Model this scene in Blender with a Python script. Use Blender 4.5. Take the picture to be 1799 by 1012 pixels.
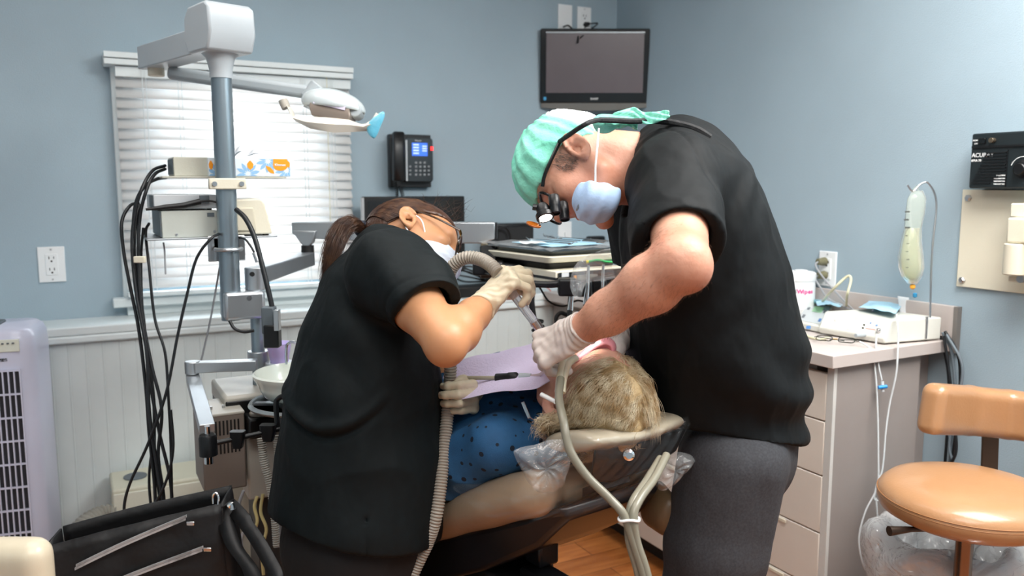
import bpy, math, random
import numpy as np
from math import pi, sin, cos, radians
random.seed(7); RNG = np.random.default_rng(7)
for o in list(bpy.data.objects): bpy.data.objects.remove(o)
SC = bpy.context.scene
COL = SC.collection
A = lambda *v: np.array(v if len(v) > 1 else v[0], float)
def nrm(v):
    v = A(v); return v/np.linalg.norm(v)

# ------------------------------------------------------------------ camera
EYE = A(0, 0, 1.38); YAW = radians(28.2); PITCH = radians(7.145); FPX = 1444.0
FW = A(sin(YAW)*cos(PITCH), cos(YAW)*cos(PITCH), -sin(PITCH))
RT = A(cos(YAW), -sin(YAW), 0.0)
UP = np.cross(RT, FW)
cam_d = bpy.data.cameras.new('camera'); cam = bpy.data.objects.new('camera', cam_d); COL.objects.link(cam)
cam.location = EYE; cam.rotation_euler = (pi/2-PITCH, 0, -YAW)
cam_d.sensor_width = 36; cam_d.lens = FPX/1799*36; cam_d.clip_start = 0.05
cam_d.dof.use_dof = True; cam_d.dof.focus_distance = 1.62; cam_d.dof.aperture_fstop = 4.0
SC.camera = cam
SC.view_settings.view_transform = 'Standard'; SC.view_settings.look = 'None'
SC.view_settings.gamma = 1; SC.view_settings.exposure = 0.3; SC.view_settings.use_curve_mapping = False
# ------------------------------------------------------------------ room dimensions (metres)
WY = 3.20      # wall with the window
WX = 2.26      # wall with the counter
LX, RY, CEIL = -1.35, -1.9, 2.55
LEDGE = 0.20   # depth of the wainscot ledge
# ------------------------------------------------------------------ world and lights
wd = bpy.data.worlds.new('overcast_daylight'); SC.world = wd; wd.use_nodes = True
bg = wd.node_tree.nodes['Background']; bg.inputs[0].default_value = (0.86, 0.93, 1.0, 1); bg.inputs[1].default_value = 9.5
def area(name, loc, size, rot, power, col=(1, 1, 1), portal=False):
    l = bpy.data.lights.new(name, 'AREA'); l.shape = 'RECTANGLE'; l.size, l.size_y = size
    l.energy = power; l.color = col
    if portal: l.cycles.is_portal = True
    o = bpy.data.objects.new(name, l); COL.objects.link(o); o.location = loc; o.rotation_euler = rot; return o
LAMPS = [((0.0, -0.1), 29), ((1.6, 0.5), 74), ((0.3, 1.7), 13)]
for i, ((x, y), w) in enumerate(LAMPS):
    area('ceiling_panel_light', (x, y, CEIL-0.05), (1.2, 1.2), (0, 0, 0), w, (1.0, 0.98, 0.95))

# where a pixel of the 1799x1012 photograph lies in the room
def ray(px, py): return FW + RT*((px-899.5)/FPX) + UP*((506-py)/FPX)
def P(px, py, d): return EYE + ray(px, py)*d
def onY(px, py, y): r = ray(px, py); return EYE + r*(y/r[1])
def onX(px, py, x): r = ray(px, py); return EYE + r*(x/r[0])
def onZ(px, py, z): r = ray(px, py); return EYE + r*((z-1.38)/r[2])
def CV(x, y, z): return RT*x + UP*y + FW*z     # a direction given as right, up, away
FH = nrm(A(sin(YAW), cos(YAW), 0)); ZZ = A(0, 0, 1.0)

# ------------------------------------------------------------------ materials
def lin(c):
    if isinstance(c, str): c = [int(c[i:i+2], 16)/255 for i in (0, 2, 4)]
    return tuple(((x+0.055)/1.055)**2.4 if x > 0.04045 else x/12.92 for x in c)
MATS = {}
def mat(name, col, rough=0.5, metal=0.0, bump=0.0, bscale=60, var=0.0, vscale=8, sss=0.0, coat=0.0, trans=0.0,
        ior=1.45, emit=None, estr=0, stretch=None, col2=None, sheen=0, spec=None):
    if name in MATS: return MATS[name]
    m = bpy.data.materials.new(name); m.use_nodes = True; nt = m.node_tree; b = nt.nodes['Principled BSDF']
    c = lin(col); b.inputs['Base Color'].default_value = (*c, 1)
    b.inputs['Roughness'].default_value = rough; b.inputs['Metallic'].default_value = metal
    b.inputs['IOR'].default_value = ior
    if spec is not None: b.inputs['Specular IOR Level'].default_value = spec
    if sss: b.inputs['Subsurface Weight'].default_value = sss; b.inputs['Subsurface Radius'].default_value = (0.012, 0.004, 0.002); b.inputs['Subsurface Scale'].default_value = 0.6
    if coat: b.inputs['Coat Weight'].default_value = coat; b.inputs['Coat Roughness'].default_value = 0.12
    if trans: b.inputs['Transmission Weight'].default_value = trans
    if sheen: b.inputs['Sheen Weight'].default_value = sheen
    if emit: b.inputs['Emission Color'].default_value = (*lin(emit), 1); b.inputs['Emission Strength'].default_value = estr
    tc = nt.nodes.new('ShaderNodeTexCoord'); src = tc.outputs['Object']
    if stretch:
        mp = nt.nodes.new('ShaderNodeMapping'); mp.inputs['Scale'].default_value = stretch; nt.links.new(src, mp.inputs[0]); src = mp.outputs[0]
    v = var or 0.03
    n = nt.nodes.new('ShaderNodeTexNoise'); n.inputs['Scale'].default_value = vscale; n.inputs['Detail'].default_value = 4; nt.links.new(src, n.inputs['Vector'])
    rp = nt.nodes.new('ShaderNodeValToRGB'); nt.links.new(n.outputs[0], rp.inputs[0])
    c2 = lin(col2) if col2 else tuple(min(1, x*(1+v)) for x in c); c1 = c if col2 else tuple(x*(1-v) for x in c)
    rp.color_ramp.elements[0].position = 0.35; rp.color_ramp.elements[1].position = 0.65
    rp.color_ramp.elements[0].color = (*c1, 1); rp.color_ramp.elements[1].color = (*c2, 1)
    nt.links.new(rp.outputs[0], b.inputs['Base Color'])
    if bump:
        n2 = nt.nodes.new('ShaderNodeTexNoise'); n2.inputs['Scale'].default_value = bscale; n2.inputs['Detail'].default_value = 3; nt.links.new(src, n2.inputs['Vector'])
        bp = nt.nodes.new('ShaderNodeBump'); bp.inputs['Strength'].default_value = bump; bp.inputs['Distance'].default_value = 0.01
        nt.links.new(n2.outputs[0], bp.inputs['Height']); nt.links.new(bp.outputs[0], b.inputs['Normal'])
    MATS[name] = m; return m
def film(name, gloss=0.35, tint=(1, 1, 1), bscale=14, bump=0.6, rough=0.08, white=0.08):
    m = bpy.data.materials.new(name); m.use_nodes = True; nt = m.node_tree; nt.nodes.clear()
    N = nt.nodes.new; L = nt.links.new
    out = N('ShaderNodeOutputMaterial'); tr = N('ShaderNodeBsdfTransparent'); tr.inputs[0].default_value = (*tint, 1)
    gl = N('ShaderNodeBsdfGlossy'); gl.inputs['Roughness'].default_value = rough
    df = N('ShaderNodeBsdfDiffuse'); df.inputs[0].default_value = (0.9, 0.92, 0.93, 1)
    tc = N('ShaderNodeTexCoord'); mp = N('ShaderNodeMapping'); mp.inputs['Scale'].default_value = (1, 1.8, 2.6); L(tc.outputs['Object'], mp.inputs[0])
    no = N('ShaderNodeTexNoise'); no.inputs['Scale'].default_value = bscale; no.inputs['Detail'].default_value = 3; no.inputs['Distortion'].default_value = 1.2; L(mp.outputs[0], no.inputs['Vector'])
    bp = N('ShaderNodeBump'); bp.inputs['Strength'].default_value = bump; bp.inputs['Distance'].default_value = 0.03; L(no.outputs[0], bp.inputs['Height']); L(bp.outputs[0], gl.inputs['Normal'])
    lw = N('ShaderNodeLayerWeight'); lw.inputs['Blend'].default_value = 0.3; L(bp.outputs[0], lw.inputs['Normal'])
    mr = N('ShaderNodeMapRange'); mr.inputs['To Min'].default_value = gloss*0.3; mr.inputs['To Max'].default_value = min(1, gloss*2); L(lw.outputs['Fresnel'], mr.inputs[0])
    m1 = N('ShaderNodeMixShader'); m1.inputs[0].default_value = white; L(tr.outputs[0], m1.inputs[1]); L(df.outputs[0], m1.inputs[2])
    m2 = N('ShaderNodeMixShader'); L(mr.outputs[0], m2.inputs[0]); L(m1.outputs[0], m2.inputs[1]); L(gl.outputs[0], m2.inputs[2]); L(m2.outputs[0], out.inputs[0])
    MATS[name] = m; return m

# ------------------------------------------------------------------ objects
WLOC = {}
def tag(o, label=None, cat=None, group=None, kind=None):
    if label: o['label'] = label
    if cat: o['category'] = cat
    if group: o['group'] = group
    if kind: o['kind'] = kind
    return o
def thing(name, label, cat, loc, group=None):
    o = bpy.data.objects.new(name, None); COL.objects.link(o); o.location = A(loc); o.empty_display_size = 0.05
    WLOC[o] = A(loc); return tag(o, label, cat, group)
def link(name, V, F, m, parent=None, smooth=35, bev=0, sub=0, solid=0, bseg=2, mi=None, label=None):
    V = np.asarray(V, float)
    if parent is not None: off = WLOC[parent]
    else:
        lo, hi = V.min(0), V.max(0); off = A((lo[0]+hi[0])/2, (lo[1]+hi[1])/2, lo[2])
    me = bpy.data.meshes.new(name); V2 = V-off
    if isinstance(F, np.ndarray):
        me.vertices.add(len(V2)); me.vertices.foreach_set('co', V2.astype(np.float32).ravel())
        k = F.shape[1]; me.loops.add(F.size); me.loops.foreach_set('vertex_index', F.astype(np.int32).ravel())
        me.polygons.add(len(F)); me.polygons.foreach_set('loop_start', np.arange(0, F.size, k, dtype=np.int32)); me.update(calc_edges=True); me.validate()
    else:
        me.from_pydata([tuple(v) for v in V2], [], F); me.update()
    for q in (m if isinstance(m, (list, tuple)) else [m]): me.materials.append(q)
    if mi is not None: me.polygons.foreach_set('material_index', np.asarray(mi, np.int32))
    if smooth:
        me.shade_smooth()
        if smooth < 180: me.set_sharp_from_angle(angle=radians(smooth))
    o = bpy.data.objects.new(name, me); COL.objects.link(o)
    if parent is not None: o.parent = parent; WLOC[o] = off
    else: o.location = off; WLOC[o] = off
    if parent is not None: o.location = (0, 0, 0)
    if solid: s = o.modifiers.new('s', 'SOLIDIFY'); s.thickness = solid; s.offset = 0
    if bev: b = o.modifiers.new('b', 'BEVEL'); b.width = bev; b.segments = bseg; b.limit_method = 'ANGLE'; b.angle_limit = radians(40)
    if sub: s = o.modifiers.new('u', 'SUBSURF'); s.levels = s.render_levels = sub
    if label: o['label'] = label
    return o
def text(name, s, size, origin, u, v, m, parent, depth=0.0004, align='LEFT', shear=0, bold=0):
    u, v = nrm(u), nrm(v); w = np.cross(u, v)
    c = bpy.data.curves.new(name, 'FONT'); c.body = s; c.size = size; c.extrude = depth; c.align_x = align; c.shear = shear; c.offset = bold
    c.materials.append(m); tmp = bpy.data.objects.new(name+'_outline', c); COL.objects.link(tmp)
    me = bpy.data.meshes.new_from_object(tmp.evaluated_get(bpy.context.evaluated_depsgraph_get())); bpy.data.objects.remove(tmp)
    o = bpy.data.objects.new(name, me); COL.objects.link(o)
    from mathutils import Matrix
    L = A(origin)-(WLOC[parent] if parent is not None else 0)
    o.matrix_local = Matrix([[u[0], v[0], w[0], L[0]], [u[1], v[1], w[1], L[1]], [u[2], v[2], w[2], L[2]], [0, 0, 0, 1]])
    if parent is not None: o.parent = parent
    return o
def catmull(pts, n=8, closed=False):
    p = [A(q) for q in pts]
    if len(p) < 3: return p
    e = [p[0]*2-p[1]]+p+[p[-1]*2-p[-2]]; out = []
    for i in range(1, len(e)-2):
        for k in range(n):
            t = k/n; a, b, c, d = e[i-1:i+3]
            out.append(0.5*((2*b)+(c-a)*t+(2*a-5*b+4*c-d)*t*t+(3*b-a-3*c+d)*t**3))
    out.append(p[-1]); return out
def frames(pts):
    T = [nrm(pts[min(i+1, len(pts)-1)]-pts[max(i-1, 0)]) for i in range(len(pts))]
    u = np.cross(T[0], ZZ)
    if np.linalg.norm(u) < 0.1: u = np.cross(T[0], A(1, 0, 0))
    u = nrm(u); R = []
    for t in T:
        u = nrm(u-t*np.dot(u, t)); R.append((t, u, np.cross(t, u)))
    return R
class MB:
    def __init__(s): s.v = []; s.f = []; s.m = []; s.cur = 0
    def add(s, V, F):
        n = len(s.v); s.v += [A(q) for q in V]; s.f += [tuple(n+i for i in q) for q in F]; s.m += [s.cur]*len(F); return s
    def box(s, c, d, ax=None):
        c = A(c); X = ax if ax is not None else (A(1, 0, 0), A(0, 1, 0), ZZ)
        V = [c+X[0]*d[0]/2*i+X[1]*d[1]/2*j+X[2]*d[2]/2*k for i in (-1, 1) for j in (-1, 1) for k in (-1, 1)]
        return s.add(V, [(0, 1, 3, 2), (4, 6, 7, 5), (0, 4, 5, 1), (2, 3, 7, 6), (0, 2, 6, 4), (1, 5, 7, 3)])
    def bb(s, lo, hi): lo, hi = A(lo), A(hi); return s.box((lo+hi)/2, hi-lo)
    def tube(s, pts, r, n=10, cap=True, closed=False):
        pts = [A(p) for p in pts]; R = frames(pts); V = []; F = []; m = len(pts)
        for i, (p, (t, u, w)) in enumerate(zip(pts, R)):
            ri = r[i] if hasattr(r, '__len__') else r
            V += [p+(u*cos(2*pi*k/n)+w*sin(2*pi*k/n))*ri for k in range(n)]
        for i in range(m-1 if not closed else m):
            for k in range(n):
                a, b = i*n+k, i*n+(k+1) % n; c, d = ((i+1) % m)*n+(k+1) % n, ((i+1) % m)*n+k
                F.append((a, b, c, d))
        if cap and not closed: F.append(tuple(range(n))[::-1]); F.append(tuple((m-1)*n+k for k in range(n)))
        return s.add(V, F)
    def lathe(s, prof, o, ax=(0, 0, 1), n=24, ref=None):
        ax = nrm(ax); u = np.cross(ax, ref if ref is not None else (A(1, 0, 0) if abs(ax[0]) < 0.9 else ZZ)); u = nrm(u); w = np.cross(ax, u)
        V = []; F = []; m = len(prof)
        for r, z in prof: V += [A(o)+ax*z+(u*cos(2*pi*k/n)+w*sin(2*pi*k/n))*max(r, 1e-5) for k in range(n)]
        for i in range(m-1):
            for k in range(n): F.append((i*n+k, i*n+(k+1) % n, (i+1)*n+(k+1) % n, (i+1)*n+k))
        if prof[0][0] > 1e-4: F.append(tuple(range(n))[::-1])
        if prof[-1][0] > 1e-4: F.append(tuple((m-1)*n+k for k in range(n)))
        return s.add(V, F)
    def cyl(s, a, b, r, n=20, r2=None):
        a, b = A(a), A(b); return s.lathe([(r, 0), (r if r2 is None else r2, np.linalg.norm(b-a))], a, b-a, n)
    def bar(s, a, b, w, h, up=ZZ):
        a, b = A(a), A(b); t = nrm(b-a); sd = nrm(np.cross(t, up)); q = np.cross(sd, t)
        return s.box((a+b)/2, (np.linalg.norm(b-a), w, h), (t, sd, q))
    def prism(s, poly, o, u, v, w):
        u, v, w = A(u), A(v), A(w); n = len(poly)
        V = [A(o)+u*a+v*b for a, b in poly]+[A(o)+u*a+v*b+w for a, b in poly]
        return s.add(V, [tuple(range(n))[::-1], tuple(range(n, 2*n))]+[(i, (i+1) % n, n+(i+1) % n, n+i) for i in range(n)])
    def sheet(s, G):
        nu, nv = len(G), len(G[0]); V = [p for row in G for p in row]
        return s.add(V, [(i*nv+j, (i+1)*nv+j, (i+1)*nv+j+1, i*nv+j+1) for i in range(nu-1) for j in range(nv-1)])
    def loft(s, rings, cap=True):
        n = len(rings[0]); V = [p for r in rings for p in r]; F = []
        for i in range(len(rings)-1):
            for k in range(n): F.append((i*n+k, i*n+(k+1) % n, (i+1)*n+(k+1) % n, (i+1)*n+k))
        if cap: F.append(tuple(range(n))[::-1]); F.append(tuple((len(rings)-1)*n+k for k in range(n)))
        return s.add(V, F)
    def out(s, name, m, parent=None, **k):
        return link(name, s.v, s.f, m, parent, mi=s.m if isinstance(m, (list, tuple)) else None, **k)
def rrect(w, h, r, n=5):
    out = []
    for cx, cy, a0 in ((w/2-r, h/2-r, 0), (-w/2+r, h/2-r, 90), (-w/2+r, -h/2+r, 180), (w/2-r, -h/2+r, 270)):
        for k in range(n+1): a = radians(a0+90*k/n); out.append((cx+r*cos(a), cy+r*sin(a)))
    return out
def corrugated(mb, pts, r, pitch=0.006, amp=0.0016, n=12, cn=8):
    c = catmull(pts, cn); L = [0]
    for i in range(1, len(c)): L.append(L[-1]+np.linalg.norm(c[i]-c[i-1]))
    N = int(L[-1]/pitch*4); Q = []; C = np.array(c); rr = []
    for i in range(N+1):
        t = L[-1]*i/N; Q.append(A([np.interp(t, L, C[:, k]) for k in range(3)])); rr.append(r+amp*(1, 0.3, -1, 0.3)[i % 4])
    return mb.tube(Q, rr, n)

# ------------------------------------------------------------------ solid modelling with distance fields
def smin(a, b, k):
    h = np.clip(0.5+0.5*(b-a)/k, 0, 1); return b+(a-b)*h-k*h*(1-h)
def smax(a, b, k): return -smin(-a, -b, k)
def d_ell(p, c, r, R=None):
    q = p-A(c)
    if R is not None: q = q@np.array(R).T
    r = A(r); k0 = np.linalg.norm(q/r, axis=1); k1 = np.linalg.norm(q/r**2, axis=1)+1e-9; return k0*(k0-1)/k1
def d_cone(p, a, b, ra, rb):
    a, b = A(a), A(b); ab = b-a; t = np.clip((p-a)@ab/np.dot(ab, ab), 0, 1)
    return np.linalg.norm(p-a-t[:, None]*ab, axis=1)-(ra+(rb-ra)*t)
def d_chain(p, P_, r_, k=0.0):
    d = None
    for i in range(len(P_)-1):
        e = d_cone(p, P_[i], P_[i+1], r_[i], r_[i+1]); d = e if d is None else (smin(d, e, k) if k else np.minimum(d, e))
    return d
def d_ecap(p, a, b, ra, rb, side):
    """tapered capsule with an oval section; ra, rb = (radius along side, radius across)"""
    a, b = A(a), A(b); ab = b-a; L = np.linalg.norm(ab); ax = ab/L; sd = nrm(A(side)-ax*np.dot(side, ax)); fr = np.cross(ax, sd)
    t = np.clip((p-a)@ab/L**2, 0, 1); v = p-a-t[:, None]*ab
    R0 = ra[0]+(rb[0]-ra[0])*t; R1 = ra[1]+(rb[1]-ra[1])*t; RA = np.minimum(R0, R1)
    u, w, x = v@sd, v@fr, v@ax
    k0 = np.sqrt((u/R0)**2+(w/R1)**2+(x/RA)**2); k1 = np.sqrt((u/R0**2)**2+(w/R1**2)**2+(x/RA**2)**2)+1e-9
    d = k0*(k0-1)/k1; return np.where(k0 < 1e-6, -RA, d)
def d_box(p, c, hs, R=None, r=0.0):
    q = p-A(c)
    if R is not None: q = q@np.array(R).T
    q = np.abs(q)-(A(hs)-r); return np.linalg.norm(np.maximum(q, 0), axis=1)+np.minimum(q.max(1), 0)-r
def d_plane(p, o, n): return (p-A(o))@nrm(n)
def waves(p, scale, seed=0, n=7, ridged=False):
    g = np.random.default_rng(seed); s = np.zeros(len(p))
    for i in range(n):
        k = g.normal(size=3)*scale; ph = g.uniform(0, 6.28); w = g.normal(size=3)*scale*0.45; ph2 = g.uniform(0, 6.28)
        s += np.sin(p@k+ph+1.7*np.sin(p@w+ph2))
    s /= math.sqrt(n)
    return 1-2*np.abs(np.tanh(s)) if ridged else s
def sdf_mesh(fn, lo, hi, h):
    lo, hi = A(lo), A(hi); S = 4; n = (np.ceil((hi-lo)/h/S).astype(int)+1)*S+1
    cn = (n-1)//S+1; ax = [lo[i]+np.arange(cn[i])*h*S for i in range(3)]
    G = np.stack(np.meshgrid(*ax, indexing='ij'), -1).reshape(-1, 3); C = fn(G).reshape(cn)
    act = np.abs(C) < h*S*2.2
    idx = [np.minimum((np.arange(n[i])+S//2)//S, cn[i]-1) for i in range(3)]
    F = C[np.ix_(*idx)].copy(); M = act[np.ix_(*idx)]
    I = np.argwhere(M); out = np.empty(len(I))
    for s in range(0, len(I), 400000): out[s:s+400000] = fn(lo+I[s:s+400000]*h)
    F[M] = out; s = F < 0
    c8 = [(a, b, c) for a in (0, 1) for b in (0, 1) for c in (0, 1)]
    sub = lambda arr, o: arr[o[0]:arr.shape[0]-1+o[0], o[1]:arr.shape[1]-1+o[1], o[2]:arr.shape[2]-1+o[2]]
    cnt = sum(sub(s, o).astype(np.int8) for o in c8); ac = (cnt > 0) & (cnt < 8)
    cell = np.argwhere(ac); vid = -np.ones(ac.shape, int); vid[ac] = np.arange(len(cell))
    acc = np.zeros((len(cell), 3)); num = np.zeros(len(cell))
    for o in c8:
        for a in range(3):
            if o[a]: continue
            o2 = list(o); o2[a] = 1
            f0 = F[cell[:, 0]+o[0], cell[:, 1]+o[1], cell[:, 2]+o[2]]; f1 = F[cell[:, 0]+o2[0], cell[:, 1]+o2[1], cell[:, 2]+o2[2]]
            x = (f0 < 0) != (f1 < 0); t = f0[x]/(f0[x]-f1[x]); q = np.tile(A(o), (x.sum(), 1)); q[:, a] = t
            acc[x] += q; num[x] += 1
    V = lo+(cell+acc/num[:, None])*h; Q = []
    for a in range(3):
        b, c = (a+1) % 3, (a+2) % 3
        sl0 = [slice(None)]*3; sl1 = [slice(None)]*3; sl0[a] = slice(0, -1); sl1[a] = slice(1, None)
        s0, s1 = s[tuple(sl0)], s[tuple(sl1)]; E = np.argwhere(s0 != s1)
        E = E[(E[:, b] > 0) & (E[:, c] > 0) & (E[:, b] < s.shape[b]-1) & (E[:, c] < s.shape[c]-1)]
        def cid(db, dc):
            e = E.copy(); e[:, b] -= db; e[:, c] -= dc; return vid[e[:, 0], e[:, 1], e[:, 2]]
        q = np.stack([cid(1, 1), cid(0, 1), cid(0, 0), cid(1, 0)], 1)
        fl = ~s0[E[:, 0], E[:, 1], E[:, 2]]; q[fl] = q[fl][:, ::-1]; Q.append(q)
    Q = np.concatenate(Q); return V, Q[(Q >= 0).all(1)]
def vnormals(V, Q):
    n = np.cross(V[Q[:, 2]]-V[Q[:, 0]], V[Q[:, 3]]-V[Q[:, 1]]); N = np.zeros_like(V)
    for k in range(4): np.add.at(N, Q[:, k], n)
    return N/(np.linalg.norm(N, axis=1)[:, None]+1e-12)
def relax(V, Q, it=2, w=0.5):
    for _ in range(it):
        S = np.zeros_like(V); c = np.zeros(len(V))
        for a, b in ((0, 1), (1, 2), (2, 3), (3, 0)):
            np.add.at(S, Q[:, a], V[Q[:, b]]); np.add.at(c, Q[:, a], 1); np.add.at(S, Q[:, b], V[Q[:, a]]); np.add.at(c, Q[:, b], 1)
        V = V*(1-w)+w*S/np.maximum(c, 1)[:, None]
    return V
def bake(name, fn, pts, pad, h, m, parent, it=2, disp=None, label=None, smooth=180):
    pts = np.array(pts); V, Q = sdf_mesh(fn, pts.min(0)-pad, pts.max(0)+pad, h); V = relax(V, Q, it)
    if disp is not None: V = V+vnormals(V, Q)*disp(V)[:, None]
    o = link(name, V, Q, m, parent, smooth=smooth)
    if label: o['label'] = label
    return o
# ================================================================== the room
WALLC = mat('wall_paint', '9fb2bd', 0.75, bump=0.12, bscale=260, var=0.03, vscale=3)
TRIMW = mat('trim_paint', 'dbe3e4', 0.4, bump=0.03, bscale=40, var=0.03)
WAINW = mat('wainscot_paint', 'd0d8d8', 0.45, bump=0.05, bscale=30, var=0.03)
BLACKP = mat('black_plastic', '101113', 0.35, bump=0.05, bscale=300, var=0.15)
BLACKM = mat('black_rubber', '141415', 0.5, bump=0.05, bscale=200, var=0.1)
WHITEP = mat('white_plastic', 'eceff0', 0.35, var=0.02)
CREAM = mat('cream_plastic', 'd9d3c0', 0.42, bump=0.04, bscale=220, var=0.03)
STEEL = mat('brushed_steel', 'c2c4c6', 0.28, metal=1, bump=0.04, bscale=220, var=0.05, stretch=(1, 1, 0.05))
CHROME = mat('chrome', 'e2e3e4', 0.12, metal=1, var=0.03)
GREYP = mat('grey_paint', 'a9b1b5', 0.38, bump=0.03, bscale=160, var=0.03)
S = 'structure'
def struct(mb, name, m, **k): return tag(mb.out(name, m, None, **k), kind=S)
FLOORM = mat('wood_floor', 'a5602f', 0.32, bump=0.06, bscale=50, var=0.25, vscale=5, stretch=(1, 9, 1), col2='c07a42')
def wood(m):
    nt = m.node_tree; b = nt.nodes['Principled BSDF']; br = nt.nodes.new('ShaderNodeTexBrick'); tc = nt.nodes['Texture Coordinate']
    br.inputs['Scale'].default_value = 1; br.inputs['Brick Width'].default_value = 1.2; br.inputs['Row Height'].default_value = 0.12
    br.inputs['Mortar Size'].default_value = 0.0018; br.inputs['Color1'].default_value = (1, 1, 1, 1); br.inputs['Color2'].default_value = (0.72, 0.68, 0.64, 1); br.inputs['Mortar'].default_value = (0.25, 0.2, 0.18, 1)
    nt.links.new(tc.outputs['Object'], br.inputs['Vector']); mx = nt.nodes.new('ShaderNodeMix'); mx.data_type = 'RGBA'; mx.blend_type = 'MULTIPLY'; mx.inputs['Factor'].default_value = 1
    old = b.inputs['Base Color'].links[0].from_socket; nt.links.new(old, mx.inputs['A']); nt.links.new(br.outputs['Color'], mx.inputs['B']); nt.links.new(mx.outputs['Result'], b.inputs['Base Color'])
wood(FLOORM)
struct(MB().bb((LX-0.1, RY-0.1, -0.1), (WX+0.1, WY+0.1, 0)), 'floor', FLOORM, smooth=0)
struct(MB().bb((LX-0.1, RY-0.1, CEIL), (WX+0.1, WY+0.1, CEIL+0.1)), 'ceiling', mat('ceiling_paint', 'e6e6e2', 0.8, bump=0.1, bscale=120), smooth=0)
struct(MB().bb((LX-0.1, RY-0.1, 0), (LX, WY+0.1, CEIL)), 'wall_left', WALLC, smooth=0)
struct(MB().bb((WX, RY-0.1, 0), (WX+0.1, WY+0.1, CEIL)), 'wall_right', WALLC, smooth=0)
struct(MB().bb((LX, RY-0.1, 0), (WX, RY, CEIL)), 'wall_front', WALLC, smooth=0)
# window opening, from the photograph
a = onY(205, 330, WY); b = onY(612, 330, WY); c = onY(400, 118, WY); d = onY(240, 522, WY-0.03)
WL, WR, WT, WB = a[0]-0.0, b[0], c[2], d[2]
CAS = 0.05
OL, OR, OT, OB = WL+CAS, WR-CAS, WT-0.05, WB+0.03     # hole in the wall
mb = MB()
mb.bb((LX, WY, 0), (OL, WY+0.1, CEIL)); mb.bb((OR, WY, 0), (WX, WY+0.1, CEIL)); mb.bb((OL, WY, 0), (OR, WY+0.1, OB)); mb.bb((OL, WY, OT), (OR, WY+0.1, CEIL))
struct(mb, 'wall_back', WALLC, smooth=0)
w = thing('window_1', None, None, (0.5*(WL+WR), WY, WB)); w['kind'] = S
mb = MB()
mb.bb((WL, WY-0.02, WB), (OL, WY+0.002, WT)); mb.bb((OR, WY-0.02, WB), (WR, WY+0.002, WT)); mb.bb((OL, WY-0.02, OT), (OR, WY+0.002, WT))
mb.out('window_casing', TRIMW, w, bev=0.003)
mb = MB()
mb.bb((OL, WY+0.05, OB), (OL+0.04, WY+0.08, OT)); mb.bb((OR-0.04, WY+0.05, OB), (OR, WY+0.08, OT)); mb.bb((OL, WY+0.05, OT-0.04), (OR, WY+0.08, OT)); mb.bb((OL, WY+0.05, OB), (OR, WY+0.08, OB+0.04))
mb.bb((OL, WY+0.05, (OB+OT)/2-0.02), (OR, WY+0.08, (OB+OT)/2+0.02)); mb.out('window_sash', TRIMW, w, bev=0.003)
MB().bb((OL+0.03, WY+0.062, OB+0.03), (OR-0.03, WY+0.066, OT-0.03)).out('window_pane', film('window_glass', 0.12, bump=0.0, white=0.0), w, smooth=0)
MB().bb((WL-0.035, WY-0.055, WB-0.032), (WR+0.035, WY, WB)).out('window_sill', TRIMW, w, bev=0.004)
area('window_daylight', ((OL+OR)/2, WY+0.09, (OB+OT)/2), (OR-OL, OT-OB), (pi/2, 0, 0), 1, portal=True)
lz = onY(91, 562, WY)[2]
mb = MB(); mb.bb((WL+0.01, WY-0.025, lz), (WR-0.01, WY, WB-0.032)); struct(mb, 'trim_1', TRIMW, bev=0.003)      # apron between sill and ledge
# wainscot: furred-out beadboard wall with a ledge on top
WF = WY-LEDGE+0.018
struct(MB().bb((LX, WY-LEDGE, lz-0.03), (WX, WY, lz)), 'trim_2', TRIMW, bev=0.005)
mb = MB(); mb.bb((LX, WF-0.02, lz-0.055), (WX, WF, lz-0.03)); struct(mb, 'trim_3', TRIMW, bev=0.006)
x = LX; G = []
prof = [(0, 0), (0.0395, 0), (0.0405, 0.003), (0.0415, 0.0005), (0.044, -0.0008), (0.0465, 0.0005), (0.0475, 0.003), (0.0485, 0), (0.051, 0)]
pts = []
while x < WX:
    for px_, dy in prof[:-1]: pts.append((x+px_, dy))
    x += 0.051
G = [[A(min(px_, WX), WF+dy, 0.0), A(min(px_, WX), WF+dy, lz-0.03)] for px_, dy in pts]
mb = MB().sheet([[g[0], g[1]] for g in G]); struct(mb, 'wall_wainscot', WAINW, smooth=0, solid=0.004)
struct(MB().bb((LX, WF-0.018, 0), (WX, WF-0.003, 0.12)), 'baseboard_back', TRIMW, bev=0.004)
struct(MB().bb((WX-0.015, RY, 0), (WX-0.001, WF-0.02, 0.1)), 'baseboard_right', TRIMW, bev=0.004)

# ------------------------------------------------------------------ blinds
BY = WY-0.055
BT = WT-0.01; BL, BR = WL+0.012, WR-0.004
bl = thing('venetian_blind', 'white venetian blind covering the bright window', 'blind', (0.5*(WL+WR), BY, WB))
a = onY(181, 90, BY-0.04); b = onY(621, 135, BY-0.04)
vt = onY(400, 104, BY-0.04)[2]; vb = onY(400, 126, BY-0.04)[2]
SLATM = mat('blind_slat', 'f1f1ef', 0.45, trans=0, var=0.02)
def translucent(m, k, col):
    nt = m.node_tree; b = nt.nodes['Principled BSDF']; o = [n for n in nt.nodes if n.type == 'OUTPUT_MATERIAL'][0]
    t = nt.nodes.new('ShaderNodeBsdfTranslucent'); t.inputs[0].default_value = (*lin(col), 1); mx = nt.nodes.new('ShaderNodeMixShader'); mx.inputs[0].default_value = k
    nt.links.new(b.outputs[0], mx.inputs[1]); nt.links.new(t.outputs[0], mx.inputs[2]); nt.links.new(mx.outputs[0], o.inputs[0])
translucent(SLATM, 0.22, 'ffffff')
mb = MB(); h_ = (vt-vb)
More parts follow.
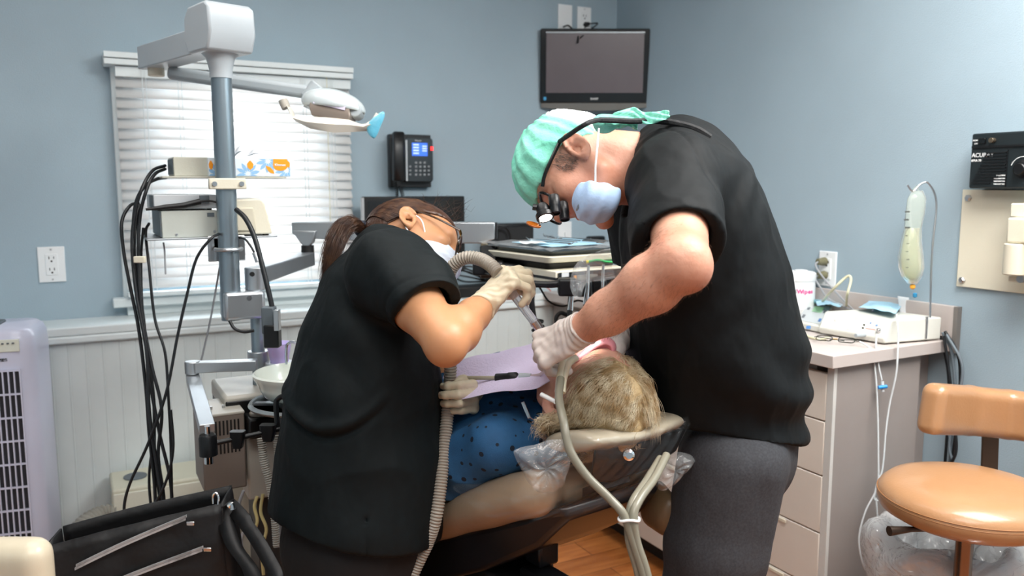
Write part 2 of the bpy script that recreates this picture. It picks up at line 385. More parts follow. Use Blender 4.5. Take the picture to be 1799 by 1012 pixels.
for k in (0, 1): mb.bb((a[0], BY-0.045+k*0.006, vt-h_*(k+1)*0.5+0.002), (b[0], BY+0.05, vt-h_*k*0.5))
mb.out('valance', TRIMW, bl, bev=0.002)
MB().bb((BL, BY-0.02, vb-0.035), (BR, BY+0.02, vb)).out('head_rail', TRIMW, bl, bev=0.002)
zs = vb-0.05; pitch = 0.0345; nsl = 0
while zs > WB+0.03:
    mb = MB(); wv = 0.046; tl = radians(56); G = []
    for i in range(2):
        xx = (BL, BR)[i]; row = []
        for j in range(5):
            s = (j/4-0.5); row.append(A(xx, BY+s*wv*cos(tl), zs+s*wv*sin(tl)+0.002*(1-4*s*s)))
        G.append(row)
    mb.sheet(G); mb.out('slat', SLATM, bl, smooth=60, solid=0.0012); zs -= pitch; nsl += 1
MB().bb((BL, BY-0.02, WB+0.004), (BR, BY+0.02, WB+0.02)).out('bottom_rail', TRIMW, bl, bev=0.003)
for fx in (0.1, 0.24, 0.77, 0.9):
    xx = BL+(BR-BL)*fx; mb = MB()
    for dx in (0, 0.012): mb.tube([A(xx+dx, BY-0.03, vb), A(xx+dx, BY-0.03, WB+0.015)], 0.0012, 5)
    mb.out('ladder_cord', TRIMW, bl)
mb = MB(); mb.tube([A(BR-0.1, BY-0.045, vb), A(BR-0.1, BY-0.045, WB+0.12)], 0.0015, 6); mb.cyl(A(BR-0.1, BY-0.045, WB+0.12), A(BR-0.1, BY-0.045, WB+0.07), 0.005, 10, 0.011); mb.out('pull_cord', mat('cord_tassel', 'd8d4b8', 0.5), bl)

# ------------------------------------------------------------------ wall plates
def plate(name, label, o, u, n, w_, h_, kind, group=None):
    """o = centre on the wall, u = horizontal direction, n = out of the wall"""
    o = A(o); t = thing(name, label, {'d': 'outlet', 's': 'light switch', 'b': 'wall plate'}[kind], o-ZZ*h_/2, group)
    MB().box(o+n*0.003, (w_, 0.006, h_), (u, n, ZZ)).out('cover_plate', WHITEP, t, bev=0.002)
    if kind == 'd':
        MB().box(o+n*0.0065, (w_*0.46, 0.004, h_*0.6), (u, n, ZZ)).out('socket_face', WHITEP, t, bev=0.001)
        for s in (1, -1):
            mb = MB(); c = o+n*0.009+ZZ*s*h_*0.16
            mb.box(c-u*0.007+ZZ*0.004, (0.0022, 0.0012, 0.009), (u, n, ZZ)); mb.box(c+u*0.007+ZZ*0.004, (0.0022, 0.0012, 0.008), (u, n, ZZ)); mb.cyl(c-ZZ*0.008-n*0.0006, c-ZZ*0.008+n*0.0006, 0.003, 10)
            mb.out('socket_slots', BLACKP, t)
        for s in (1, -1): MB().cyl(o+n*0.006+ZZ*s*h_*0.42, o+n*0.0075+ZZ*s*h_*0.42, 0.003, 10).out('screw', STEEL, t)
    if kind == 's': MB().box(o+n*0.007, (0.01, 0.014, 0.024), (u, n, ZZ)).out('toggle', WHITEP, t, bev=0.001)
    return t
UX = A(1, 0, 0); NB = A(0, -1, 0); UR = A(0, -1, 0); NR = A(-1, 0, 0)
plate('wall_outlet', 'white duplex wall outlet above the ledge left of the window', onY(91, 464.5, WY), UX, NB, 0.081, 0.121, 'd')
t = plate('wall_plate', 'left white wall plate above the television with a short black cable', onY(992, 34, WY), UX, NB, 0.072, 0.125, 'b')
t2 = plate('wall_outlet', 'white outlet above the television with a black power plug', onY(1025.5, 38, WY), UX, NB, 0.072, 0.125, 'd')
t3 = plate('wall_switch', 'white switch plate behind the instrument tray', onY(991.5, 412, WY), UX, NB, 0.072, 0.118, 's')
t4 = plate('wall_outlet', 'white outlet on the side wall above the counter with two grey-green plugs', onX(1455, 472, WX), UR, NR, 0.072, 0.118, 'd')
PLUGM = mat('olive_plug', '6d6a50', 0.4)
CABG = mat('grey_cable', '9a9ca0', 0.45)
for k, (py, end) in enumerate(((459, (1500, 545)), (483, (1515, 552)))):
    o = onX(1452, py, WX); a = o+NR*0.02
    pl = thing('power_plug', ['upper grey-green plug in the side wall outlet with its cord', 'lower grey-green plug in the side wall outlet with its cord'][k], 'plug', o)
    MB().cyl(o+NR*0.008, o+NR*0.042, 0.015, 16, 0.011).out('plug_body', PLUGM, pl, bev=0.002)
    e = onX(end[0], end[1], WX-0.03); q = onX(1440, py+20, WX-0.05)
    MB().tube(catmull([o+NR*0.04, o+NR*0.052+ZZ*-0.01, q, onX(1460, py+45, WX-0.035), e, onX(1530, 565, WX-0.04)], 8), 0.003, 8).out('plug_cord', CABG, pl)

# ------------------------------------------------------------------ television
tc_ = P(1045, 116, 3.58); TU = nrm(RT+FH*0.02); TN = nrm(np.cross(TU, ZZ)); TN = TN if TN@RT*0 + TN@FW < 0 else -TN
TU = RT.copy(); TN = -FH; TV_W, TV_H = 192/1444*3.58, 127/1444*3.58; TVv = nrm(ZZ+TN*0.06); TN = nrm(np.cross(TU, TVv)); TN = -TN if TN@FW > 0 else TN
tv = thing('television', 'flat black television with a dark screen mounted in the wall corner', 'television', tc_-ZZ*TV_H/2)
PIANO = mat('gloss_black', '08090a', 0.12, coat=0.5)
SCR = mat('screen_reflection_tint', '5a5055', 0.3, spec=0.6, coat=0.3, var=0.05)  # lighter pinkish base colour stands in for the room reflected in the screen
r = rrect(TV_W, TV_H, 0.008)
MB().prism(r, tc_-TN*0.05, TU, TVv, TN*0.05).out('bezel', PIANO, tv, bev=0.004)
MB().box(tc_+TN*0.001+TVv*0.012, (TV_W*0.89, 0.002, TV_H*0.80), (TU, TN, TVv)).out('screen', SCR, tv)
MB().box(tc_+TN*0.004+TVv*(TV_H*0.445), (TV_W*0.9, 0.004, 0.008), (TU, TN, TVv)).out('top_strip', mat('tv_silver_line', '8d9296', 0.25, metal=0.6), tv, bev=0.001)
arc = [(-TV_W*0.49+TV_W*0.98*i/16, -0.020-0.014*sin(pi*i/16)) for i in range(17)]
poly = [(-TV_W*0.49, 0.0), *arc, (TV_W*0.49, 0.0)]
MB().prism(poly, tc_-TVv*TV_H/2-TN*0.03, TU, TVv, TN*0.032).out('speaker_bar', mat('tv_grey_bar', '6b6a66', 0.35), tv, bev=0.002)
WTXT = mat('white_print', 'e2e4e4', 0.5)
text('lettering', 'SHARP', 0.0115, tc_+TN*0.002-TVv*(TV_H*0.455), TU, TVv, WTXT, tv, align='CENTER', bold=0.0003)
MB().box(tc_+TN*0.002-TVv*(TV_H*0.44)-TU*TV_W*0.455, (0.012, 0.001, 0.014), (TU, TN, TVv)).out('energy_sticker', mat('blue_sticker', '3e9ccb', 0.4), tv)
mb = MB(); cor = A(WX-0.02, WY-0.02, tc_[2]); mb.bar(tc_-TN*0.04, cor, 0.05, 0.05); mb.box(tc_-TN*0.062, (0.12, 0.02, 0.12), (TU, TN, TVv)); mb.out('wall_bracket', BLACKP, tv, bev=0.002)
MB().box(tc_-TN*0.055-TU*(TV_W/2-0.002)+TVv*0.01, (0.012, 0.04, TV_H*0.55), (TU, TN, TVv)).out('side_cover', WHITEP, tv, bev=0.001)
o = onY(1027, 44, WY); tp = thing('power_plug', 'black power plug in the outlet above the television', 'plug', o)
MB().cyl(o+NB*0.01, o+NB*0.035, 0.012, 12, 0.007).out('plug_body', BLACKP, tp)
MB().tube(catmull([o+NB*0.03, o+NB*0.06+UX*0.03, onY(1040, 50, WY-0.1), onY(1020, 66, WY-0.12)], 8), 0.003, 8).out('plug_cord', BLACKP, tp)
tag(MB().tube(catmull([onY(990, 47, WY-0.01), onY(998, 45, WY-0.05), onY(1006, 52, WY-0.06), onY(1015, 62, WY-0.1), onY(1015, 75, WY-0.12)], 8), 0.004, 8).out('cable', BLACKP), 'short black cable looping down from the left plate behind the television', 'cable')

# ------------------------------------------------------------------ telephone
pc = onY(735, 282, WY-0.05)
ph = thing('telephone', 'black wall telephone with a small blue screen and handset', 'telephone', onY(722, 345, WY))
def onph(px, py, dy=0.06): return onY(px, py, WY-dy)
def quad(mb, px0, py0, px1, py1, dy, th):
    c = onph((px0+px1)/2, (py0+py1)/2, dy); w_ = np.linalg.norm(onph(px1, (py0+py1)/2, dy)-onph(px0, (py0+py1)/2, dy)); h_ = abs(onph(px0, py0, dy)[2]-onph(px0, py1, dy)[2])
    return mb.box(c+A(0, th/2, 0), (w_, th, h_))
mb = MB(); c = onph(736, 281, 0.07); w_ = onph(761, 281, .07)[0]-onph(711, 281, .07)[0]; h_ = onph(736, 243, .07)[2]-onph(736, 320, .07)[2]
mb.prism(rrect(w_, h_, 0.012), c, A(1, 0, 0), ZZ, A(0, 0.035, 0)); mb.out('phone_body', PIANO, ph, bev=0.002)
quad(MB(), 686, 236, 758, 330, 0.035, 0.034).out('wall_mount', BLACKP, ph, bev=0.003)
quad(MB(), 713, 246, 716, 318, 0.073, 0.03).out('silver_edge', mat('silver_plastic', 'b8babb', 0.3, metal=0.4), ph)
quad(MB(), 724, 251, 751, 274, 0.0715, 0.002).out('display', mat('phone_display', '2a4fb8', 0.2, emit='3f74e8', estr=0.9), ph)
mb = MB()
for i in range(4): quad(mb, 726, 253+i*5, 736, 255.5+i*5, 0.0722, 0.001)
for i in range(3): quad(mb, 742, 256+i*4, 750, 258+i*4, 0.0722, 0.001)
mb.out('display_lines', mat('phone_display_text', 'b9cdf6', 0.3, emit='b9cdf6', estr=0.7), ph)
KEYM = mat('key_print', '8f9396', 0.4)
for r_ in range(4):
    for c_ in range(3): quad(MB(), 729.5+c_*7.5, 284+r_*7, 733+c_*7.5, 287.5+r_*7, 0.0735, 0.004).out('key', KEYM, ph, bev=0.0005)
for s_ in (719.5, 752): 
    for r_ in range(3): quad(MB(), s_, 291+r_*7, s_+3, 294+r_*7, 0.0735, 0.004).out('side_key', KEYM, ph)
quad(MB(), 757, 258, 761, 264, 0.072, 0.02).out('message_lamp', mat('red_lamp', 'ff2a2a', 0.3, emit='ff2020', estr=3.5), ph)
text('lettering', 'Polycom', 0.008, onph(729, 248, 0.0712), UX, ZZ, WTXT, ph)
hs = thing('phone_handset', 'black telephone handset hanging on the left of the wall telephone', 'handset', onY(699, 318, WY-0.08))
a0, a1, a2, a3 = [onph(700, y, d_) for y, d_ in ((234, 0.10), (262, 0.115), (292, 0.115), (316, 0.10))]
rings = []
for q, (w_, th) in zip([a0+ZZ*0.006, a0, a1, a2, a3, a3-ZZ*0.004], [(0.036, 0.014), (0.046, 0.03), (0.044, 0.024), (0.044, 0.024), (0.046, 0.032), (0.04, 0.016)]):
    rings.append([q+A(x_, y_, 0) for x_, y_ in rrect(w_, th, min(w_, th)*0.35, 4)])
MB().loft(rings).out('handset_body', BLACKP, hs, smooth=50)
def coil(pts, R, pitch, r, name, m, par, n=6):
    c = catmull(pts, 10); L = [0]
    for i in range(1, len(c)): L.append(L[-1]+np.linalg.norm(c[i]-c[i-1]))
    C = np.array(c); N = int(L[-1]/pitch*10); Q = []; fr = frames(c); 
    for i in range(N+1):
        t = L[-1]*i/N; q = A([np.interp(t, L, C[:, k]) for k in range(3)]); j = min(int(np.searchsorted(L, t)), len(c)-1); _, u, w_ = fr[j]
        Q.append(q+(u*cos(2*pi*i/10)+w_*sin(2*pi*i/10))*R)
    return MB().tube(Q, r, n).out(name, m, par, smooth=80)
coil([onph(694, 320, 0.06), onph(697, 336, 0.05), onph(699, 350, 0.05), onph(706, 358, 0.06), onph(708, 345, 0.06), onph(703, 328, 0.04)], 0.006, 0.008, 0.002, 'coiled_cord', BLACKP, hs)
# ------------------------------------------------------------------ computer monitor and things on the ledge
LT = lz
def yb(px0, px1, py0, py1, y, th):   # box facing the room at plane y from pixels
    a = onY((px0+px1)/2, py0, y); b = onY((px0+px1)/2, py1, y); l = onY(px0, (py0+py1)/2, y); r = onY(px1, (py0+py1)/2, y)
    return A(l[0], y, b[2]), A(r[0], y+th, a[2])
lo, hi = yb(640, 817, 345, 478, WY-0.13, 0.03)
mo = thing('computer_monitor', 'black computer monitor on the ledge behind the assistant', 'monitor', ((lo[0]+hi[0])/2, WY-0.1, LT))
MB().bb(lo, hi).out('monitor_case', BLACKP, mo, bev=0.005)
MB().bb(lo+A(0.018, -0.0015, 0.02), A(hi[0]-0.018, lo[1]+0.001, hi[2]-0.018)).out('screen', mat('dark_screen', '0b0c0e', 0.2, coat=0.3), mo)
MB().bb(A(lo[0]-0.006, lo[1], lo[2]), A(lo[0]+0.002, lo[1]+0.02, hi[2]-0.004)).out('silver_edge', MATS['silver_plastic'], mo)
cx_ = (lo[0]+hi[0])/2
mb = MB(); mb.bb((cx_-0.04, WY-0.1, LT+0.01), (cx_+0.04, WY-0.085, lo[2]+0.1)); mb.bb((cx_-0.1, WY-0.18, LT), (cx_+0.1, WY-0.04, LT+0.012)); mb.out('stand', BLACKP, mo, bev=0.003)
lo, hi = yb(872, 938, 393, 505, WY-0.16, 0.1); lo[2] = LT
sp = thing('desk_speaker', 'black box on the ledge right of the computer monitor', 'speaker', ((lo[0]+hi[0])/2, WY-0.1, LT))
MB().bb(lo, hi).out('case', BLACKP, sp, bev=0.006)
MB().bb(lo+A(0.01, -0.002, 0.05), A(hi[0]-0.01, lo[1]+0.002, hi[2]-0.015)).out('front_panel', mat('dark_grille', '1c1e20', 0.6, bump=0.3, bscale=500), sp)
lo, hi = yb(748, 885, 470, 512, WY-0.17, 0.09); lo[2] = LT
kb = thing('router_box', 'low black box heaped with cables on the ledge', 'box', ((lo[0]+hi[0])/2, WY-0.12, LT))
MB().bb(A(lo[0], lo[1], LT), A(hi[0], hi[1], LT+0.045)).out('case', BLACKM, kb, bev=0.006)
MB().bb(A(hi[0]-0.03, lo[1]-0.001, LT+0.008), A(hi[0]-0.004, lo[1]+0.001, LT+0.03)).out('blue_label', mat('blue_label', '3d8fc4', 0.4), kb)
g = 'black cables heaped on the ledge'
rg = np.random.default_rng(3)
for i in range(7):
    x0 = lo[0]+rg.uniform(0, 0.06); x1 = hi[0]-rg.uniform(0, 0.05); zz_ = [rg.uniform(0.055, 0.13) for _ in range(3)]
    yy = WY-0.15+rg.uniform(0, 0.07)
    pts = [A(x0, yy, LT+0.052), A(x0*0.7+x1*0.3, yy+rg.uniform(-.02, .02), LT+zz_[0]+0.03), A(x0*0.4+x1*0.6, yy-0.02, LT+zz_[1]), A(x1, yy, LT+0.052)]
    tag(MB().tube(catmull(pts, 8), 0.0035, 7).out('cable', BLACKM), 'thin black cable arching among others over the low black box', 'cable', g)
mb = MB(); mb.tube(catmull([onY(862, 390+18, WY-0.2), onY(888, 400, WY-0.19), onY(898, 425, WY-0.18), onY(897, 470, WY-0.18), onY(880, 500, WY-0.16)], 8), 0.004, 8)
tag(mb.out('cable', BLACKM), 'black cable hanging down beside the end of the grey tray arm', 'cable')
lo, hi = yb(1035, 1078, 418, 500, WY-0.17, 0.09); lo[2] = LT
mb = MB(); q = A((lo[0]+hi[0])/2, WY-0.12, 0)
wc = thing('webcam', 'small black camera on a short stand on the ledge by the corner', 'camera', (q[0], q[1], LT))
MB().lathe([(0.035, 0), (0.035, 0.008), (0.008, 0.012), (0.007, hi[2]-LT-0.02)], (q[0], q[1], LT)).out('stand', BLACKP, wc)
MB().box((q[0], q[1], hi[2]-0.012), (0.085, 0.04, 0.035)).out('camera_body', BLACKP, wc, bev=0.008)
MB().cyl((q[0]+0.01, q[1]-0.019, hi[2]-0.012), (q[0]+0.01, q[1]-0.026, hi[2]-0.012), 0.009).out('lens', PIANO, wc)

# ------------------------------------------------------------------ x-ray control box and plate on the side wall
def onr(px, py, dx=0.0): return onX(px, py, WX-dx)
BXD = 0.07
tl = onr(1707, 235, BXD); bt = onr(1701, 331, BXD); y0 = bt[1]; y1 = y0-0.36
zt, zb = tl[2], bt[2]
xr = thing('xray_control_box', 'black x-ray control box with a round dial on the side wall', 'control box', (WX-BXD/2, (y0+y1)/2, zb))
XBK = mat('xray_black', '1b2326', 0.38, bump=0.05, bscale=300)
MB().bb((WX-BXD, y1, zb), (WX, y0, zt)).out('case', XBK, xr, bev=0.005)
zr = lambda f: zt+(zb-zt)*f
fx = WX-BXD
MB().bb((fx-0.004, y1+0.004, zr(0.27)), (fx+0.001, y0-0.004, zr(0.23))).out('ridge', BLACKP, xr)
for i in range(11):
    z_ = zr(0.36+i*0.054); ind = max(0, (i-6)*0.008); MB().bb((fx-0.003, y0-0.100+ind*1.2, z_-0.0016), (fx+0.001, y0-0.045+i*0.0035-0.0, z_+0.0016)).out('grille_bar', BLACKP, xr)
MB().bb((fx-0.003, y0-0.104, zr(0.97)), (fx+0.001, y0-0.102, zr(0.32))).out('divider', BLACKP, xr)
MB().bb((fx-0.006, y0-0.042, zr(0.19)), (fx+0.001, y0-0.022, zr(0.09))).out('power_switch', PIANO, xr, bev=0.001)
MB().cyl((fx, y0-0.062, zr(0.14)), (fx-0.014, y0-0.062, zr(0.14)), 0.007, 16).out('small_knob', mat('bronze_knob', '6f6455', 0.3, metal=0.7), xr, bev=0.001)
text('lettering', 'ACURAY', 0.0155, (fx-0.0005, y0-0.004, zr(0.43)), UR, ZZ, WTXT, xr, bold=0.0002)
text('lettering', '071A 70', 0.008, (fx-0.0005, y0-0.004, zr(0.51)), UR, ZZ, WTXT, xr, bold=0.0003)
text('lettering', 'POWER', 0.006, (fx-0.0005, y0-0.005, zr(0.14)), UR, ZZ, WTXT, xr, bold=0.0002)
text('lettering', 'OFF', 0.006, (fx-0.0005, y0-0.009, zr(0.20)), UR, ZZ, WTXT, xr, bold=0.0002)
text('lettering', 'WARNING', 0.0055, (fx-0.0005, y0-0.076, zr(0.78)), UR, ZZ, WTXT, xr, bold=0.0002)
for i in range(3): text('lettering', 'THIS X-RAY UNIT', 0.0042, (fx-0.0005, y0-0.070, zr(0.83+i*0.05)), UR, ZZ, WTXT, xr, bold=0.0002)
dc = A(fx, y0-0.145, zr(0.66)); MB().lathe([(0.024, 0), (0.024, 0.004), (0.017, 0.006), (0.015, 0.018), (0.013, 0.02)], dc, (-1, 0, 0), 28).out('dial', BLACKP, xr)
mb = MB(); mb.tube([dc+A(-0.001, cos(t)*0.032, sin(t)*0.032) for t in np.linspace(0.1*pi, 0.9*pi, 20)], 0.0012, 6); mb.out('dial_scale', WTXT, xr)
# mounting plate with tube arm bracket
zt2, zb2 = onr(1689, 333, 0.012)[2], onr(1681, 503, 0.012)[2]; py0 = onr(1685, 420, 0.012)[1]; py1 = py0-0.42
mp_ = thing('xray_mount', 'cream wall plate with bolts holding an x-ray arm bracket', 'wall mount', (WX, (py0+py1)/2, zb2))
MB().bb((WX-0.012, py1, zb2), (WX, py0, zt2)).out('plate', CREAM, mp_, bev=0.002)
for (bx, by) in ((1702, 348), (1691, 492)):
    o = onr(bx, by, 0.012); MB().lathe([(0.0095, 0), (0.0095, 0.006), (0.006, 0.009)], o, (-1, 0, 0), 6).out('bolt', STEEL, mp_)
def rb(px0, py0_, py1_, dx, th, ylen):
    a = onr(px0, py0_, dx); b = onr(px0, py1_, dx); return A(WX-dx, a[1]-ylen, b[2]), A(WX-dx+th, a[1], a[2])
MB().bb(*rb(1775, 357, 382, 0.08, 0.08, 0.25)).out('upper_block', CREAM, mp_, bev=0.004)
MB().bb(*rb(1769, 382, 427, 0.11, 0.11, 0.25)).out('arm_block', CREAM, mp_, bev=0.006)
a = onr(1777, 427, 0.09); b = onr(1775, 482, 0.09); MB().cyl(A(a[0], a[1]-0.015, a[2]), A(a[0], a[1]-0.015, b[2]), 0.03, 24).out('pivot_post', CREAM, mp_, bev=0.003)
MB().bb(*rb(1771, 485, 495, 0.08, 0.08, 0.2)).out('lower_lip', CREAM, mp_, bev=0.003)
for py in (440, 455): o = onr(1771, py, 0.113); MB().cyl(o, o+NR*0.003, 0.0035, 12).out('set_screw', BLACKP, mp_)
o = onr(1795, 490, 0.095); MB().cyl(o+A(0.02, 0, 0), o+NR*0.008, 0.010, 12).out('hand_bolt', STEEL, mp_)

# ------------------------------------------------------------------ counter on the right
CT = onX(1455, 560, WX)[2]; CT = 0.93
ck = onZ(1464, 626, CT); CXF, CYF = ck[0], ck[1]
print('counter corner', ck, 'ledge', LT, 'window', WL, WR, WT, WB)
LAM = mat('laminate_top', 'c0b6b1', 0.42, var=0.02); LAMS = mat('laminate_side', '938b87', 0.5, bump=0.04, bscale=400, var=0.03); DRW = mat('drawer_cream', 'd9d0c5', 0.45, var=0.02)
ctp = thing('countertop', 'pinkish grey laminate countertop along the side wall', 'countertop', ((CXF+WX)/2, CYF+0.6, CT-0.035))
YEND = WF-0.02
MB().bb((CXF, CYF, CT-0.035), (WX, YEND, CT)).out('worktop', LAM, ctp, bev=0.002)
bs = onX(1676, 539, WX-0.02); ybs = bs[1]
MB().bb((WX-0.018, ybs, CT), (WX, YEND, bs[2])).out('backsplash', LAM, ctp, bev=0.001)
MB().bb((WX-0.02, ybs-0.012, CT-0.035), (WX, ybs, bs[2])).out('end_cap', mat('end_cap_grey', '77736f', 0.5), ctp)
cab = thing('base_cabinet', 'grey laminate cabinet with a column of cream drawers under the countertop', 'cabinet', ((CXF+WX)/2, CYF+0.6, 0))
X0 = CXF+0.03; PYF = CYF+0.02
x1 = onY(1613, 700, PYF)[0]
MB().bb((X0+0.012, PYF, 0.0), (min(x1, WX-0.1), PYF+0.02, CT-0.035)).out('side_panel', LAMS, cab)
MB().bb((min(x1, WX-0.1), PYF+0.05, 0.0), (WX-0.002, PYF+0.07, CT-0.035)).out('filler_panel', LAMS, cab)
MB().bb((X0, PYF-0.001, 0.08), (X0+0.012, PYF+0.021, CT-0.035)).out('edge_strip', mat('edge_strip', 'c9c8c4', 0.4), cab)
MB().bb((X0+0.02, PYF+0.075, 0.08), (WX-0.002, YEND, CT-0.036)).out('carcass', LAMS, cab)
MB().bb((X0+0.07, PYF+0.02, 0.0), (X0+0.09, YEND, 0.08)).out('toe_kick', BLACKM, cab)
yy = PYF+0.022
for c_ in range(3):
    zz_ = CT-0.06
    for hh in (0.135, 0.155, 0.165, 0.165, 0.165):
        if c_ == 2 and yy+0.44 > YEND: break
        dr = MB().bb((X0-0.002, yy, zz_-hh+0.004), (X0+0.018, yy+0.44, zz_)).out('drawer', DRW, cab, bev=0.002)
        MB().bb((X0-0.006, yy+0.12, zz_-0.012), (X0-0.002, yy+0.32, zz_-0.004)).out('drawer_pull', CREAM, dr); zz_ -= hh
    yy += 0.443
# ================================================================== dental unit on the left
GL = mat('light_grey_enamel', 'b6bec3', 0.32, var=0.02)
ALU = mat('aluminium', 'b9bec2', 0.33, metal=0.85, bump=0.03, bscale=200, var=0.04, stretch=(1, 1, 0.06))
POSTM = mat('post_steel', '93a0a8', 0.3, metal=0.8, bump=0.02, bscale=200, var=0.05, stretch=(1, 1, 0.05))
BEIGE = mat('beige_metal', 'b9b8ab', 0.42, bump=0.04, bscale=250, var=0.03)
DGREY = mat('dark_grey_panel', '5b646a', 0.5, var=0.05)
pp = P(400, 400, 2.05); PX, PYY = pp[0], pp[1]
def zat(py, d=2.05, px=400): return P(px, py, d)[2]
YF = PYY+0.035
un = thing('light_post', 'tall grey steel post carrying the folding arm and lamp in front of the window', 'post', (PX, PYY, zat(565)))
MB().cyl((PX, PYY, zat(565)), (PX, PYY, zat(125)), 0.0245, 32).out('post', POSTM, un)
MB().lathe([(0.027, zat(142)), (0.027, zat(128)), (0.031, zat(116)), (0.034, zat(108)), (0.046, zat(100))], (PX, PYY, 0), n=32).out('collar', GL, un)
hc = A(PX, PYY, zat(66)); ae = P(262, 95, 2.32); ad = nrm(A(ae[0]-hc[0], ae[1]-hc[1], 0)); asd = nrm(np.cross(ad, ZZ))
pf = [(-0.075, -0.048), (-0.06, 0.052), (-0.02, 0.06), (0.045, 0.052), (0.075, -0.01), (0.06, -0.048)]
hp = [(-0.07, 0.035), (-0.045, 0.06), (0.05, 0.062), (0.07, 0.05), (0.075, -0.01), (0.055, -0.05), (-0.05, -0.05), (-0.07, -0.02)]
MB().prism(hp, hc-asd*0.058, -ad, ZZ, asd*0.116).out('head_cover', GL, un, bev=0.006)
zA0 = P(322, 66, 2.15)[2]
MB().bar(hc+ad*0.05+ZZ*(-0.012), A(ae[0], ae[1], hc[2]-0.012), 0.066, 0.062).out('first_arm', GL, un, bev=0.003)
piv = A(ae[0], ae[1], hc[2]-0.012)-ad*0.045
mb = MB(); mb.cyl(piv+ad*0.0-ZZ*0.052, piv-ZZ*0.022, 0.022, 20); mb.out('pivot', CREAM, un, bev=0.003)
lh = P(548, 163, 2.22)
mb = MB(); p0 = P(296, 110, 2.27); p0[2] = piv[2]-0.045
mb.bar(p0, lh, 0.034, 0.036); mb.out('second_arm', GREYP, un, bev=0.012, bseg=3)
MB().cyl(lh-RT*0.012-UP*0.02, lh+RT*0.02+UP*0.02, 0.024, 20).out('arm_knuckle', GREYP, un, bev=0.004)
# clamps and plates on the post
def clamp(z, h, w, m, nm='clamp'):
    MB().box((PX+0.0, PYY-0.024, z), (w, 0.018, h)).out(nm, m, un, bev=0.003)
    for s in (-1, 1): MB().cyl((PX+s*w*0.36, PYY-0.032, z), (PX+s*w*0.36, PYY-0.038, z), 0.006, 12).out('clamp_screw', STEEL, un)
clamp(zat(323), 0.027, 0.088, CREAM)
MB().box((PX, PYY+0.03, zat(438)), (0.09, 0.01, 0.065)).out('backing_plate', STEEL, un, bev=0.002)
mb = MB(); q = [A(PX+sin(t)*0.031, PYY-cos(t)*0.031, zat(438)) for t in np.linspace(-0.55*pi, 0.55*pi, 16)]; mb.tube(q, 0.005, 10); mb.out('u_bolt', ALU, un)
# lamp
lm = thing('dental_lamp', 'dental lamp head with white handle bracket hanging from the arm by the window', 'lamp', P(585, 232, 2.22))
LC = P(586, 187, 2.22); LV = nrm(RT*0.97-UP*0.22)
R3 = np.array([LV, nrm(np.cross(LV, FW)), FW])
f = lambda p: smax(smax(d_ell(p, LC, (0.088, 0.045, 0.06), R3), d_plane(p, LC-UP*0.012, -UP+RT*-0.1), 0.006), -d_ell(p, LC-UP*0.01, (0.08, 0.035, 0.052), R3), 0.003)
bake('reflector_shell', f, [LC], 0.11, 0.003, mat('lamp_shell', 'c7d0d2', 0.2, trans=0.0, coat=0.5), lm)
mb = MB(); c = LC-UP*0.022-FW*0.01
mb.loft([[c+LV*x_*k+FW*z_*k2-UP*h_ for x_, z_ in ((-1, -1), (1, -1), (1, 1), (-1, 1))] for k, k2, h_ in ((0.052, 0.035, -0.02), (0.056, 0.04, 0.0), (0.05, 0.036, 0.022))])
mb.out('lamp_housing', mat('lamp_housing', '85796f', 0.3, metal=0.3), lm, bev=0.003)
MB().box(LC-UP*0.006-FW*0.047, (0.085, 0.012, 0.01), (LV, nrm(np.cross(LV, FW)), FW)).out('light_bar', mat('violet_glass', 'd9d0e6', 0.15), lm)
for s in (-1, 1): MB().cyl(LC+LV*s*0.062-FW*0.03, LC+LV*s*0.062+FW*0.03, 0.02, 20).out('side_joint', GREYP, lm, bev=0.003)
def pan(px, py, d=2.17): return P(px, py, d)
mb = MB(); top = [pan(*q) for q in ((503, 188), (512, 204), (533, 205), (570, 206), (612, 210), (634, 218), (648, 217))]; bot = [pan(*q) for q in ((508, 184), (519, 213), (545, 226), (585, 233), (620, 232), (645, 230), (655, 222))]
G = [[a_+FW*dz for a_, dz in ((t_, 0.0), ((t_+b_)/2-FW*0.012, 0), (b_, 0), ((t_+b_)/2+FW*0.05, 0))] for t_, b_ in zip(top, bot)]
mb.loft(G); mb.out('handle_bracket', mat('warm_white_plastic', 'ebe4d6', 0.35), lm, smooth=60)
MB().tube(catmull([pan(503, 190), pan(500, 184), pan(497, 176)], 4), [0.012]*8+[0.012], 12).out('left_handle', mat('grey_grip', 'b5aea3', 0.4), lm)
MB().tube(catmull([pan(640, 224), pan(655, 213), pan(664, 200)], 5), 0.006, 10).out('right_handle', MATS['warm_white_plastic'], lm)
sl = thing('handle_sleeve', 'blue plastic sleeve pulled over the right lamp handle', 'sleeve', pan(657, 245))
mb = MB(); q = [pan(673, 195), pan(665, 205), pan(656, 218), pan(654, 232), pan(657, 244)]; w_ = [0.004, 0.016, 0.019, 0.017, 0.003]; rings = []
for i, (c, w) in enumerate(zip(q, w_)):
    rings.append([c+RT*w*cos(t)*(1+0.25*sin(3*t+i))+FW*0.010*(w/0.02)*sin(t) for t in np.linspace(0, 2*pi, 14)[:-1]])
mb.loft(rings); mb.out('sleeve_film', mat('blue_film', '6fc3dd', 0.25, trans=0.3, bump=0.3, bscale=50), sl, smooth=70, sub=1)
